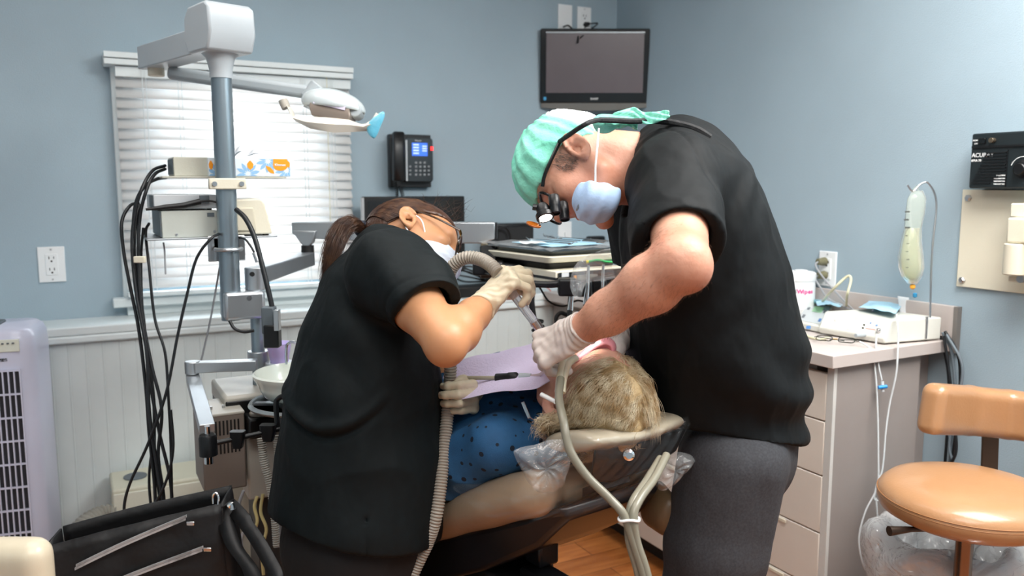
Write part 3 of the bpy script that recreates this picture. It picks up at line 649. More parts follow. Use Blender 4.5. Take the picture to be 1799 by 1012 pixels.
# shelves
s1 = thing('upper_shelf', 'thin metal shelf clamped to the post under the tissue box', 'shelf', (PX, YF+0.08, zat(315)))
lo, hi = yb(285, 503, 310, 313, YF, 0.15); zs1 = hi[2]; MB().bb(lo, hi).out('shelf_plate', BEIGE, s1, bev=0.001)
MB().bb((PX-0.02, PYY+0.01, lo[2]-0.02), (PX+0.02, YF+0.06, lo[2])).out('shelf_bracket', CREAM, s1)
s2 = thing('lower_shelf', 'thin metal shelf on the post carrying the grey control boxes', 'shelf', (PX, YF+0.1, zat(422)))
lo2, hi2 = yb(258, 488, 417, 420, YF-0.015, 0.26); zs2 = hi2[2]; MB().bb(lo2, hi2).out('shelf_plate', ALU, s2, bev=0.001)
MB().bb((PX-0.03, YF-0.01, lo2[2]-0.03), (PX+0.03, YF+0.06, lo2[2])).out('shelf_bracket', ALU, s2)
lo, hi = yb(305, 368, 276, 311, YF+0.02, 0.12); lo[2] = zs1
b1 = thing('small_control_box', 'small beige box with black cables beside the tissue box on the upper shelf', 'box', ((lo[0]+hi[0])/2, YF+0.07, zs1))
MB().bb(lo, hi).out('case', BEIGE, b1, bev=0.002); MB().bb(A(lo[0]-0.002, lo[1]+0.006, lo[2]+0.005), A(lo[0]+0.001, hi[1]-0.006, hi[2]-0.005)).out('dark_end_panel', DGREY, b1)
b1lo, b1hi = lo, hi
lo, hi = yb(366, 510, 278, 310, YF+0.002, 0.115); lo[2] = zs1+0.0005
tb = thing('tissue_box', 'tissue box with blue flowers and orange leaves on the upper shelf', 'tissue box', ((lo[0]+hi[0])/2, YF+0.06, zs1))
MB().bb(lo, hi).out('carton', mat('carton_white', 'dfe8ee', 0.5, var=0.03, vscale=30), tb, bev=0.001)
OR_ = mat('orange_print', 'f59a1c', 0.5); BL_ = mat('blue_print', '8fbbe0', 0.5)
W_, H_ = hi[0]-lo[0], hi[2]-lo[2]; yf = lo[1]-0.0006
def petal(mb, cx, cz, r0, r1, ang, w):
    u = A(cos(ang), 0, sin(ang)); v = A(-sin(ang), 0, cos(ang)); o = A(lo[0]+cx*W_, yf, lo[2]+cz*H_)
    pts = [o+u*(r0+(r1-r0)*t)+v*w*s*sin(pi*min(1, t*1.0))**0.7 for t, s in [(0, 0), (0.25, 1), (0.6, 1), (0.85, 0.8), (1, 0), (0.85, -0.8), (0.6, -1), (0.25, -1)]]
    pts = [A(min(max(q[0], lo[0]+0.001), hi[0]-0.001), yf, min(max(q[2], lo[2]+0.001), hi[2]-0.001)) for q in pts]
    mb.add(pts, [tuple(range(8))])
mb = MB()
for cx, cz in ((0.12, 0.1), (0.47, 0.15), (0.72, 0.85), (0.95, 0.35)):
    for k in range(10): petal(mb, cx, cz, 0.005, 0.030, k*2*pi/10+0.2, 0.0046)
mb.out('blue_flowers', BL_, tb)
for q_ in ((0.5, 0.62, -0.012, 0.012, pi/2, 0.006), (0.97, 0.7, -0.01, 0.01, pi/2+0.3, 0.005), (0.03, 0.6, -0.012, 0.012, pi/2, 0.004), (0.76, 0.3, -0.01, 0.02, pi/2+0.8, 0.004)):
    mb = MB(); petal(mb, *q_[:-1], q_[-1]*1.4); mb.v = [v_-A(0, 0.0005, 0) for v_ in mb.v]; mb.out('orange_leaf', OR_, tb)
mb = MB()
o = A(lo[0]+0.875*W_, yf, lo[2]+0.66*H_); mb.add([o+A(x_, -0.0006, z_) for x_, z_ in [(-0.018, 0.0145), (-0.019, 0.0)]+[(0.019*cos(t), -0.001+0.0145*sin(t)) for t in np.linspace(pi*1.1, pi*1.9, 12)]+[(0.019, 0.0), (0.018, 0.0145)]], [tuple(range(16))]); mb.out('orange_logo', OR_, tb)
text('lettering', 'Kleenex', 0.0085, o+A(-0.015, -0.0012, -0.003), UX, ZZ, WTXT, tb, bold=0.0002)
G = []; rg = np.random.default_rng(5); cxx = lo[0]+W_*0.50
prof = {0: 0.0, 1: 0.034, 2: 0.052, 3: 0.014, 4: 0.030, 5: 0.038, 6: 0.026, 7: 0.006}
for i in range(8): G.append([A(lo[0]+W_*(0.30+0.062*i)+0.004*j, lo[1]+0.03+0.016*j+0.006*sin(i), hi[2]-0.001+prof[i]*(1-abs(j-1.5)/2.6)) for j in range(4)])
MB().sheet(G).out('tissue', mat('tissue_white', 'd9dde2', 0.8, bump=0.2, bscale=40), tb, sub=2, solid=0.001, smooth=180)
lo, hi = yb(284, 383, 370, 418, YF, 0.22); lo[2] = zs2
b2 = thing('grey_control_box', 'larger grey control box with a dark end panel on the lower shelf', 'box', ((lo[0]+hi[0])/2, YF+0.1, zs2))
MB().bb(lo, hi).out('case', mat('grey_beige', 'b3b7b0', 0.4, bump=0.03, bscale=250), b2, bev=0.002)
MB().bb(A(lo[0]-0.003, lo[1]+0.004, lo[2]+0.004), A(lo[0]+0.001, hi[1]-0.004, hi[2]-0.002)).out('dark_end_panel', DGREY, b2)
for q in ((0.25, 0.12), (0.93, 0.2)): MB().cyl((lo[0]+(hi[0]-lo[0])*q[0], lo[1]+0.001, lo[2]+q[1]*0.07), (lo[0]+(hi[0]-lo[0])*q[0], lo[1]-0.002, lo[2]+q[1]*0.07), 0.003, 10).out('screw', STEEL, b2)
MB().bb((hi[0]-0.025, lo[1]-0.001, hi[2]-0.016), (hi[0]-0.008, lo[1]+0.001, hi[2]-0.006)).out('label_plate', DGREY, b2)
b2lo, b2hi = lo, hi
lo, hi = yb(270, 380, 342, 369, YF+0.01, 0.2); lo[2] = b2hi[2]+0.004
b3 = thing('flat_control_box', 'flat pale grey box lying on top of the larger grey control box', 'box', ((lo[0]+hi[0])/2, YF+0.1, b2hi[2]))
MB().bb(lo, hi).out('case', mat('pale_grey', 'b9bdc0', 0.4), b3, bev=0.002)
MB().bb(A(lo[0]-0.002, lo[1]+0.005, lo[2]+0.004), A(lo[0]+0.001, hi[1]-0.1, hi[2]-0.002)).out('socket_panel', DGREY, b3)
for sx in (0.1, 0.9):
    for sy in (0.02, 0.17): MB().cyl((lo[0]+(hi[0]-lo[0])*sx, lo[1]+sy, b2hi[2]), (lo[0]+(hi[0]-lo[0])*sx, lo[1]+sy, lo[2]+0.001), 0.006, 10).out('rubber_foot', BLACKM, b3)
MB().bb((hi[0]-0.04, lo[1]-0.012, hi[2]-0.022), (hi[0]-0.018, lo[1]+0.001, hi[2]-0.002)).out('handpiece_clip', DGREY, b3, bev=0.001)
hpz = P(300, 361, 2.10)
hpc = thing('cautery_handpiece', 'thin black pen handpiece clipped along the front of the flat pale box', 'handpiece', hpz)
ya = lo[1]-0.012
MB().tube([onY(256, 368, ya), onY(290, 364, ya), onY(322, 361, ya), onY(352, 354, ya)], [0.003, 0.0065, 0.007, 0.0075], 12).out('handpiece_body', BLACKP, hpc)
MB().tube(catmull([onY(352, 354, ya), onY(368, 353, ya), onY(384, 356, ya-0.0), onY(400, 358, ya+0.03)], 6), 0.0025, 8).out('handpiece_cord', BLACKM, hpc)
lo, hi = yb(412, 478, 349, 414, YF, 0.16); lo[2] = zs2+0.004; xo = lo[0]
mon = thing('beige_console', 'cream plastic console with rounded top behind the post on the lower shelf', 'console', ((lo[0]+hi[0])/2, YF+0.08, zs2))
W_, H_ = hi[0]-lo[0], hi[2]-lo[2]
poly = [(0, 0), (W_, 0), (W_-0.004, H_*0.25), (W_*0.82, H_*0.85), (W_*0.76, H_*0.96), (W_*0.66, H_), (-0.02, H_*0.96), (-0.02, 0)]
MB().prism(poly, lo, (1, 0, 0), (0, 0, 1), A(0, 0.16, 0)).out('console_body', CREAM, mon, bev=0.004)
MB().prism([(0.0, H_*0.1), (W_*0.55, H_*0.1), (W_*0.5, H_*0.75), (0.0, H_*0.75)], lo-A(0, 0.006, 0), (1, 0, 0), (0, 0, 1), A(0, 0.008, 0)).out('front_recess', mat('cream_shadow_panel', 'cdc6b2', 0.45), mon, bev=0.003)
MB().bb((hi[0]-0.02, lo[1]+0.01, zs2), (hi[0]-0.008, lo[1]+0.03, zs2+0.005)).out('rubber_foot', BLACKM, mon)
# lower posts and delivery arm
cb = thing('delivery_arm', 'grey jointed arm reaching from the post behind the assistant to the instrument table', 'arm', (PX+0.05, PYY, zat(560)))
lo, hi = yb(395, 467, 513, 562, PYY-0.04, 0.085); MB().bb(lo, hi).out('clamp_block', ALU, cb, bev=0.008)
MB().cyl((lo[0]*0.4+hi[0]*0.6, lo[1]-0.002, hi[2]-0.015), (lo[0]*0.4+hi[0]*0.6, lo[1]+0.002, hi[2]-0.015), 0.006, 12).out('clamp_screw', STEEL, cb)
SX = onY(449, 500, PYY)[0]
MB().cyl((SX, PYY, hi[2]), (SX, PYY, zat(472)), 0.026, 28).out('swivel_post', ALU, cb, bev=0.002)
MB().cyl((SX-0.012, PYY-0.027, zat(483)), (SX-0.012, PYY-0.018, zat(483)), 0.006, 12).out('socket_hole', BLACKM, cb)
e0 = A(SX, PYY, zat(488)); e1 = P(541, 455, 2.58); e1[2] = e0[2]
MB().bar(e0, e1, 0.045, 0.042).out('lower_arm', ALU, cb, bev=0.003)
k1 = A(e1[0], e1[1], e1[2]+0.02); k2 = P(541, 415, 2.60)
MB().cyl(k1, k1+ZZ*0.022, 0.02, 20).out('knuckle_base', BLACKM, cb)
kz = k1[2]+0.02
MB().prism([(-0.045, 0.048), (0.03, 0.048), (0.02, 0.012), (0.008, 0), (-0.01, 0), (-0.02, 0.012)], A(k1[0], k1[1], kz)-FH*0.015, RT, ZZ, FH*0.03).out('knuckle', ALU, cb, bev=0.003)
r0 = P(516, 390, 2.6); r1 = P(870, 391, 2.6); dzA = r0[2]-P(516, 415, 2.6)[2]
r1[2] = r0[2]
c0, c1 = r0-ZZ*dzA*0.5, r1-ZZ*dzA*0.62
mb = MB(); h0, h1 = dzA*0.5, dzA*0.5
L_ = (r1-r0)@RT
mb.prism([(0, 0), (L_, 0), (L_, -0.052), (L_-0.04, -0.066), (L_*0.55, -0.066), (0.02, -dzA-0.004), (0, -dzA+0.01)], r0-FH*0.028, RT, ZZ, FH*0.056); mb.out('upper_arm', ALU, cb, bev=0.003)
MB().box(r1-ZZ*0.027+RT*0.003, (0.006, 0.056, 0.05), (RT, FH, ZZ)).out('end_plate', BLACKP, cb)
MB().cyl(P(851, 433, 2.52), P(851, 433, 2.58), 0.013, 14).out('pivot_bolt', mat('brass_bolt', '8b7f68', 0.35, metal=0.8), cb)
# assistant's arm
aa = thing('hinged_support', 'silver hinged arm with black rod and instrument holders low on the unit', 'arm', P(452, 690, 2.0))
MB().cyl(A(SX, PYY, zat(562)), A(SX, PYY, zat(700)), 0.0165, 24).out('lower_post', POSTM, aa)
za = P(384, 645, 2.02)[2]; q0 = P(452, 652, 2.05); q1 = P(338, 646, 2.02); q1[2] = q0[2] = za
MB().bar(q0, q1, 0.03, 0.026).out('rear_link', ALU, aa, bev=0.002)
MB().cyl(A(SX, PYY, za-0.025), A(SX, PYY, za+0.02), 0.027, 24).out('post_collar', ALU, aa, bev=0.002)
MB().cyl(q1-ZZ*0.016, q1+ZZ*0.015, 0.018, 20).out('elbow', ALU, aa, bev=0.002)
q2 = P(364, 752, 1.72); q1b = q1-ZZ*0.022
zf = q2[2]; q1c = A(q1[0], q1[1], q1b[2]-0.005)
MB().bar(q1c, A(q2[0], q2[1], q1c[2]-0.035), 0.032, 0.02).out('front_link', ALU, aa, bev=0.0015)
k = A(q2[0], q2[1], q1c[2]-0.06)
MB().cyl(k+ZZ*0.03, k+ZZ*0.005, 0.006, 12).out('spring_pin', CHROME, aa)
MB().lathe([(0.006, 0.012), (0.016, 0.012), (0.0185, 0.006), (0.0185, -0.032), (0.008, -0.034), (0.008, -0.048)], k, (0, 0, 1), 24).out('holder_knob', BLACKP, aa)
MB().cyl(k-ZZ*0.034, k-ZZ*0.05, 0.0095, 12).out('knob_nut', CHROME, aa)
rodb = P(500, 752, 1.80); roda = k-ZZ*0.01
MB().tube([roda, rodb], 0.0055, 12).out('rod', BLACKP, aa)
for px, w_ in ((418, 0.024), (471, 0.026)):
    t_ = (px-368)/(500-368); c = roda+(rodb-roda)*t_
    MB().loft([[c+RT*x_*s1_+ZZ*h_+FH*y_*0.9 for x_, y_ in rrect(w_*1.3, w_, 0.006, 3)] for s1_, h_ in ((1.0, 0.016), (0.95, 0.002), (0.6, -0.02))]).out('instrument_holder', BLACKP, aa)
# cuspidor and unit body
bw = thing('cuspidor', 'white spittoon bowl with a grey ring and curved rinse spout beside the assistant', 'basin', P(526, 716, 1.95))
bc = P(528, 700, 1.95)
BOWLM = mat('bowl_white', 'e9efe6', 0.15, coat=0.6, sss=0.0)
zr_ = P(528, 652, 1.95)[2]; hb = zr_-bc[2]
prof = [(0.05, 0), (0.072, 0.004), (0.084, 0.014), (0.096, hb*0.55), (0.101, hb*0.78), (0.104, hb*0.82), (0.108, hb), (0.104, hb+0.003), (0.097, hb*0.85), (0.090, hb*0.5), (0.07, 0.014), (0.01, 0.010), (0.0, 0.010)]
MB().lathe(prof, bc, n=48).out('bowl', BOWLM, bw, smooth=60)
rc = bc-ZZ*0.012; MB().lathe([(0.108, 0.0), (0.116, 0.001), (0.120, 0.007), (0.116, 0.013), (0.110, 0.012), (0.107, 0.005), (0.108, 0.0)], rc-ZZ*0.004, n=48).out('ring', mat('pale_metal', 'b7bec0', 0.25, metal=0.6), bw, smooth=50)
MB().bar(rc-RT*0.115, rc+RT*0.115, 0.02, 0.006).out('ring_support', ALU, bw)
MB().cyl(rc-ZZ*0.09, rc+ZZ*0.012, 0.05, 24).out('drain_stem', ALU, bw)
MB().tube(catmull([P(503, 640, 2.02), P(503, 612, 2.02), P(507, 603, 2.02), P(517, 601, 2.0), P(526, 608, 1.97), P(529, 618, 1.95)], 6), 0.0035, 10).out('rinse_spout', CHROME, bw)
cpu = P(491, 636, 2.1)
cu = thing('plastic_cup', 'purple plastic cup standing behind the spittoon bowl', 'cup', cpu)
hcup = P(491, 602, 2.1)[2]-cpu[2]
CUPM = mat('purple_plastic', 'cbbdee', 0.35, sss=0.2); r_ = [(0.0, 0.002), (0.021, 0.002), (0.0225, 0), (0.030, hcup), (0.032, hcup+0.001), (0.031, hcup-0.002), (0.0215, 0.004), (0, 0.004)]
MB().lathe([(0.0, 0), (0.0225, 0), (0.0265, hcup*0.5), (0.027, hcup*0.52), (0.031, hcup), (0.033, hcup+0.001), (0.030, hcup-0.002), (0.021, 0.004), (0, 0.004)], cpu, n=32).out('cup_body', CUPM, cu, smooth=50)
MB().cyl(cpu-ZZ*0.006, cpu, 0.035, 20).out('cup_platform', GL, bw)
MB().bar(cpu-ZZ*0.006, rc+FH*0.06-ZZ*0.012, 0.03, 0.012).out('platform_arm', GL, bw)
MB().tube(catmull([P(488, 756, 1.80), P(485, 712, 1.80), P(488, 702, 1.80), P(498, 696, 1.79), P(525, 692, 1.78)], 6), 0.006, 10).out('black_rail', BLACKP, bw)
ub = thing('unit_body', 'cream and black body of the dental unit under the spittoon', 'dental unit', P(470, 960, 2.05)*A(1, 1, 0))
UNM = mat('unit_cream', 'b7b3a9', 0.4, bump=0.03, bscale=200)
a_ = yb(395, 447, 695, 727, PYY-0.10, 0.22)
MB().bb(a_[0], A(a_[1][0]+0.10, a_[1][1], a_[1][2])).out('junction_box', UNM, ub, bev=0.008)
MB().bb(A(a_[0][0]+0.002, a_[0][1]-0.002, a_[0][2]-0.03), A(a_[1][0]+0.098, a_[1][1], a_[1][2]-0.012)).out('dark_band', BLACKP, ub, bev=0.003)
b_ = yb(434, 492, 725, 876, PYY-0.13, 0.2)
MB().bb(A(b_[0][0], b_[0][1], b_[0][2]), A(b_[1][0]+0.05, b_[1][1], a_[0][2]-0.03)).out('pedestal', UNM, ub, bev=0.006)
MB().bb(A(b_[0][0]+0.03, b_[0][1]+0.06, 0), A(b_[1][0]+0.02, b_[1][1]-0.02, b_[0][2])).out('column', mat('column_dark', '3b3c3c', 0.5), ub)
MB().bb(A(b_[0][0]-0.1, b_[0][1]-0.02, 0), A(b_[1][0]+0.1, b_[1][1]+0.05, 0.03)).out('floor_plate', UNM, ub, bev=0.005)
c_ = yb(438, 486, 735, 770, PYY-0.19, 0.07); MB().bb(*c_).out('black_block', BLACKP, ub, bev=0.004)
MB().cyl(A((c_[0][0]+c_[1][0])/2, c_[0][1]+0.035, c_[1][2]), A((c_[0][0]+c_[1][0])/2, c_[0][1]+0.035, c_[1][2]+0.008), 0.024, 24).out('round_cap', mat('cap_beige', '8d857a', 0.35), ub, bev=0.002)
d0 = P(372, 735, 1.95)
pb = thing('power_supply_box', 'brown metal box with slotted vents hung on the side of the unit', 'box', P(385, 862, 1.92))
BRN = mat('brown_enamel', '7a7068', 0.4, bump=0.03, bscale=250); lo, hi = yb(356, 432, 728, 862, PYY-0.16, 0.15)
MB().bb(lo, hi).out('case', BRN, pb, bev=0.004)
MB().bb(A(lo[0]-0.001, lo[1]-0.001, hi[2]-0.004), A(hi[0]+0.001, hi[1]+0.001, hi[2]+0.003)).out('lid', UNM, pb, bev=0.002)
mb = MB()
for r_ in range(2):
    for i in range(7): mb.bb((lo[0]+0.03+i*0.0085, lo[1]-0.001, hi[2]-0.05-r_*0.045), (lo[0]+0.034+i*0.0085, lo[1]+0.001, hi[2]-0.015-r_*0.045))
mb.out('vent_slots', BLACKM, pb)
for q in (0.3, 0.6): MB().cyl((lo[0]+q*(hi[0]-lo[0]), lo[1]+0.05, hi[2]), (lo[0]+q*(hi[0]-lo[0]), lo[1]+0.05, hi[2]+0.01), 0.004, 10).out('lid_screw', STEEL, pb)
MB().bar(A(hi[0]-0.01, (lo[1]+hi[1])/2, hi[2]-0.05), A(hi[0]+0.03, (lo[1]+hi[1])/2, hi[2]-0.05), 0.06, 0.06).out('side_bracket', BLACKP, pb)
# hoses under the unit
HOSE = mat('grey_hose', 'a7a49c', 0.4); g = 'hoses hanging under the unit'
hx = thing('hose_pair', 'two grey ribbed hoses hanging from the black holder on the unit', 'hose', P(470, 960, 1.9))
for k, q in enumerate((((459, 770), (464, 810), (474, 850), (482, 900), (487, 960)), ((487, 765), (489, 800), (491, 850), (493, 900), (496, 960)))):
    corrugated(MB(), [P(x_, y_, 1.83) for x_, y_ in q], 0.0085, 0.005, 0.0013).out('ribbed_hose', HOSE, hx, smooth=60)
for k, (q, m, lab) in enumerate(((((428, 862), (420, 890), (432, 920), (424, 950), (430, 1000)), CABG, 'pale grey tube dangling left of the yellowish ones below the unit'),
                                 (((462, 868), (458, 900), (468, 930), (460, 965), (463, 1010)), mat('yellow_tube', 'c9bb84', 0.4), 'yellowish thin tube below the cream unit body, nearer the hoses'),
                                 (((452, 872), (447, 890), (452, 915), (445, 935)), MATS['yellow_tube'], 'short yellowish thin tube below the cream unit body'),
                                 (((496, 900), (497, 940), (503, 980), (509, 1012), (512, 1060)), CABG, 'pale tube running down to the floor along the assistant'))):
    tag(MB().tube(catmull([P(x_, y_, 1.95 if k < 3 else 1.7) for x_, y_ in q], 8), 0.004 if k != 3 else 0.007, 8).out('tube', m), lab, 'tube')

# ------------------------------------------------------------------ cables down from the control boxes
CBK = mat('cable_black', '1a1c1f', 0.38); g = 'black cables hanging in a bundle in front of the window'
def cable(pts, d, r, lab, m=None, group=None, nm='cable', n=8):
    P3 = [P(q[0], q[1], q[2] if len(q) > 2 else d) for q in pts]
    return tag(MB().tube(catmull(P3, 10), r, n).out(nm, m or CBK, smooth=80), lab, 'cable', group)
paths = [
 [(290, 291, 2.12), (268, 300), (250, 330), (238, 370), (232, 430), (240, 520), (258, 620), (262, 720), (276, 820), (290, 900), (296, 960)],
 [(290, 297, 2.12), (272, 306), (258, 332), (246, 380), (243, 450), (248, 540), (266, 640), (284, 720), (278, 800), (288, 880), (284, 960)],
 [(292, 312, 2.12), (275, 315), (256, 326), (240, 352), (234, 400), (238, 470), (252, 560), (262, 660), (280, 760), (300, 850), (302, 940)],
 [(243, 357, 2.10), (228, 362), (214, 390), (217, 440), (228, 500), (244, 580), (256, 680), (262, 760), (272, 860), (274, 960)],
 [(247, 360, 2.08), (240, 380), (236, 440), (242, 520), (256, 600), (270, 700), (272, 800), (284, 900)],
 [(262, 392, 2.05), (256, 410), (262, 470), (272, 560), (290, 620), (296, 700), (300, 780), (302, 880)],
 [(252, 400, 2.05), (248, 450), (250, 540), (262, 640), (272, 740), (262, 840), (270, 930)],
]
for i, q in enumerate(paths): cable([(a_[0], a_[1], 2.02+0.006*i) if k > 1 else (a_[0], a_[1], a_[2] if len(a_) > 2 else 2.06) for k, a_ in enumerate(q)], 2.04, 0.0042 if i < 5 else 0.0034, 'black cable in the bundle hanging down in front of the window', group=g)
cable([(385, 411, 2.03), (370, 420), (345, 455), (328, 520), (312, 590), (292, 690), (260, 780), (228, 850), (218, 895), (228, 920), (258, 905), (290, 850), (304, 790), (300, 720)], 2.0, 0.0036, 'black cable from behind the post swinging into a loop beside the bundle')
cable([(386, 468, 2.12), (379, 510), (368, 570), (352, 640), (340, 690)], 2.2, 0.0026, 'thin grey cable hanging behind the unit left of the post', m=CABG)
cable([(415, 368, 2.0), (432, 385), (448, 420), (464, 480), (476, 530), (482, 560)], 1.98, 0.0062, 'thick black cable curving down in front of the post to the switch box')
cable([(403, 563, 2.0), (412, 577), (428, 583), (446, 581)], 2.0, 0.004, 'short black cable looping under the clamp block')
cable([(287, 426, 2.05), (289, 440), (290, 462), (291, 482)], 2.05, 0.0022, 'short dangling grey lead under the lower shelf', m=CABG)
c = P(291, 466, 2.05); 
cable([(415, 416, 2.08), (430, 420), (440, 432), (447, 444)], 2.05, 0.0028, 'short dangling black lead right of the post')
MBc = MB(); MBc.cyl(P(447, 444, 2.03), P(453, 460, 2.03), 0.006, 10); tag(MBc.out('cable_connector', STEEL), 'silver connector at the end of the short black lead', 'connector')
tag(MB().box(P(246, 456, 2.0), (0.028, 0.012, 0.016), (RT, FH, ZZ)).out('cable_clip', CREAM, bev=0.002), 'cream clip holding the hanging cable bundle together', 'clip')
sw = thing('switch_box', 'small grey and black switch box at the end of the thick cable', 'switch box', P(480, 600, 1.97))
MB().box(P(473, 562, 1.98), (0.03, 0.03, 0.065), (RT, FH, ZZ)).out('case', DGREY, sw, bev=0.003)
MB().box(P(487, 562, 1.96), (0.012, 0.02, 0.05), (RT, FH, ZZ)).out('front_panel', STEEL, sw, bev=0.001)
MB().box(P(479, 590, 1.98), (0.036, 0.03, 0.055), (RT, FH, ZZ)).out('lower_case', BLACKP, sw, bev=0.003)
# ------------------------------------------------------------------ tower fan
fc = P(-6, 760, 2.42); fc = A(fc[0], fc[1], 0); FTOP = P(60, 572, 2.36)[2]
fu = nrm(RT*0.93+FH*0.30); fn = nrm(np.cross(fu, ZZ)); fn = fn if fn@FH < 0 else -fn
LAV = mat('lavender_white', 'c8cadd', 0.3, coat=0.2, var=0.02)
fa = thing('tower_fan', 'lavender white tower fan with a tall dark grille by the wall', 'fan', fc)
WF_, DF_ = 0.275, 0.24
def frs(z, k=1.0): return [fc+fu*x_+fn*y_+ZZ*z for x_, y_ in rrect(WF_*k, DF_*k, 0.055*k, 6)]
MB().loft([frs(0.05), frs(FTOP-0.06), frs(FTOP-0.03, 0.985), frs(FTOP-0.01, 0.93), frs(FTOP, 0.84)]).out('fan_body', LAV, fa, smooth=50)
MB().loft([[fc+fu*x_+fn*y_+ZZ*z for x_, y_ in rrect(0.3, 0.3, 0.1, 6)] for z in (0, 0.04)]).out('fan_base', LAV, fa, bev=0.005)
fo = fc+fn*(DF_/2)+fu*0.045
gz1 = FTOP-0.115; gz0 = 0.12; GW = 0.115
MB().box(fo+fn*0.001+ZZ*(gz0+gz1)/2, (GW, 0.006, gz1-gz0), (fu, fn, ZZ)).out('grille_opening', mat('fan_dark', '25262c', 0.7), fa)
mb = MB()
for i in range(12): z = gz0+(gz1-gz0)*i/11; mb.box(fo+fn*0.006+ZZ*z, (GW, 0.006, 0.005), (fu, fn, ZZ))
for i in range(9): mb.box(fo+fn*0.007+fu*GW*(i/8-0.5)+ZZ*(gz0+gz1)/2, (0.0035, 0.005, gz1-gz0), (fu, fn, ZZ))
mb.out('grille', LAV, fa)
MB().box(fo+fn*0.001+ZZ*(FTOP-0.045), (0.12, 0.004, 0.035), (fu, fn, ZZ)).out('control_panel', mat('panel_cream', 'd9dcd0', 0.35), fa, bev=0.001)
for i in range(8): MB().box(fo+fn*0.004+fu*(i-3.5)*0.013+ZZ*(FTOP-0.038), (0.006, 0.002, 0.004), (fu, fn, ZZ)).out('button', DGREY, fa)
text('lettering', 'Breeze', 0.016, fo+fn*0.0012+fu*0.005+ZZ*(FTOP-0.088), fu, ZZ, BLACKP, fa, bold=0.0005, align='CENTER')
MB().box(fc+ZZ*(FTOP+0.001)-fu*0.02, (0.11, 0.1, 0.012), (fu, fn, ZZ)).out('top_recess', DGREY, fa, bev=0.004)
# beige floor unit and duct
lo, hi = yb(201, 445, 842, 1040, WF-0.22, 0.19); lo[2] = 0.0
fl = thing('floor_heater', 'beige metal cabinet standing against the wainscot behind the cables', 'cabinet', ((lo[0]+hi[0])/2, WF-0.12, 0))
HB = mat('heater_beige', 'c6c5b2', 0.4, var=0.02)
MB().bb(lo, hi).out('case', HB, fl, bev=0.008)
MB().bb(A(lo[0]+0.004, lo[1]-0.004, lo[2]+0.05), A(hi[0]-0.004, lo[1]+0.002, hi[2]-0.014)).out('front_panel', mat('heater_front', 'd2d3c4', 0.4), fl, bev=0.003)
MB().cyl(A(lo[0]+0.075, lo[1]+0.1, hi[2]), A(lo[0]+0.075, lo[1]+0.1, hi[2]+0.004), 0.036, 28).out('round_lid', DGREY, fl)
du = thing('flexible_duct', 'grey ribbed flexible duct curving to the floor beside the beige cabinet', 'duct', P(130, 960, 2.6))
DUC = mat('duct_grey', '9a978d', 0.5)
e = [P(203, 905, 2.62), P(180, 908, 2.6), P(150, 925, 2.55), P(125, 960, 2.5), P(110, 1010, 2.45)]
corrugated(MB(), e, 0.034, 0.011, 0.003, 20).out('duct_tube', DUC, du, smooth=60)

# ------------------------------------------------------------------ bag on a stool, lower left
bgp = P(260, 1010, 1.55)
BAGM = mat('bag_black', '0a0a0c', 0.55, bump=0.5, bscale=18, var=0.2, vscale=6)
bag = thing('shoulder_bag', 'black shoulder bag with two silver zippers at the lower left', 'bag', A(bgp[0], bgp[1], bgp[2]-0.1))
def bq(u, v, w):   # u along, v down, w depth
    top = [P(78, 962, 1.42), P(225, 922, 1.46), P(388, 885, 1.50)] ; 
    a_ = catmull(top, 8); p_ = a_[min(int(u*16), 15)]*(1-(u*16-int(min(u*16, 15.999))))+a_[min(int(u*16)+1, 16)]*(u*16-int(min(u*16, 15.999)))
    return p_-ZZ*(v*0.26)+FH*(w*0.06)+RT*(v*0.03*(u-0.3))
def bagsdf():
    NU, NV = 22, 14; rows = []
    ring = []
    for i in range(NU+1):
        u = i/NU; r_ = []
        for j in range(NV+1):            # down the front
            v = j/NV; r_.append(bq(u, v, -0.28*sin(pi*v)*(0.6+0.4*sin(pi*u))+0.03*sin(9*u+5*v)+0.02*sin(21*u-9*v)))
        for j in range(NV+1):            # up the back
            v = 1-j/NV; r_.append(bq(u, v*1.0, 1.0+0.22*sin(pi*v))+ZZ*(0.012 if v < 0.1 else 0))
        rows.append(r_)
    return rows
rows = bagsdf(); mb = MB(); mb.sheet(rows)
for r_, fl_ in ((rows[0], False), (rows[-1], True)):
    n = len(r_)//2; mb.sheet([[r_[j], r_[2*n-1-j]*0.9+r_[j]*0.1 if j < 2 else r_[2*n-1-j]] for j in range(n)])
mb.out('bag_body', BAGM, bag, smooth=70, solid=0.004)
ZIP = mat('zip_silver', 'b4b8bc', 0.4, metal=0.4)
def zipper(pts, nm='zipper'):
    c = catmull(pts, 14); mb = MB(); L = 0; fr = frames(c)
    for i in range(len(c)-1):
        seg = c[i+1]-c[i]; n = max(1, int(np.linalg.norm(seg)/0.0045)); t = nrm(seg)
        for k_ in range(n):
            q = c[i]+seg*(k_/n)
            for s in (-1, 1): mb.box(q+ZZ*s*0.0024+t*(0.0011*s)-FH*0.001, (0.0022, 0.003, 0.0042), (t, nrm(np.cross(t, ZZ)), ZZ))
    return mb.out(nm, ZIP, bag)
zipper([bq(0.22+0.044*i, 0.17-0.011*i, -0.34) for i in range(15)])
zipper([bq(0.36+0.042*i, 0.36-0.008*i, -0.40) for i in range(14)])
for (u_, v_) in ((0.93, 0.27), (0.86, 0.06)): MB().box(bq(u_, v_, -0.42), (0.014, 0.004, 0.007), (RT, FH, ZZ)).out('zip_pull', CHROME, bag, bev=0.001)
st = catmull([P(392, 888, 1.5), P(402, 884, 1.53), P(420, 902, 1.5), P(446, 935, 1.47), P(470, 975, 1.45), P(486, 1012, 1.43), P(480, 1060, 1.42)], 8)
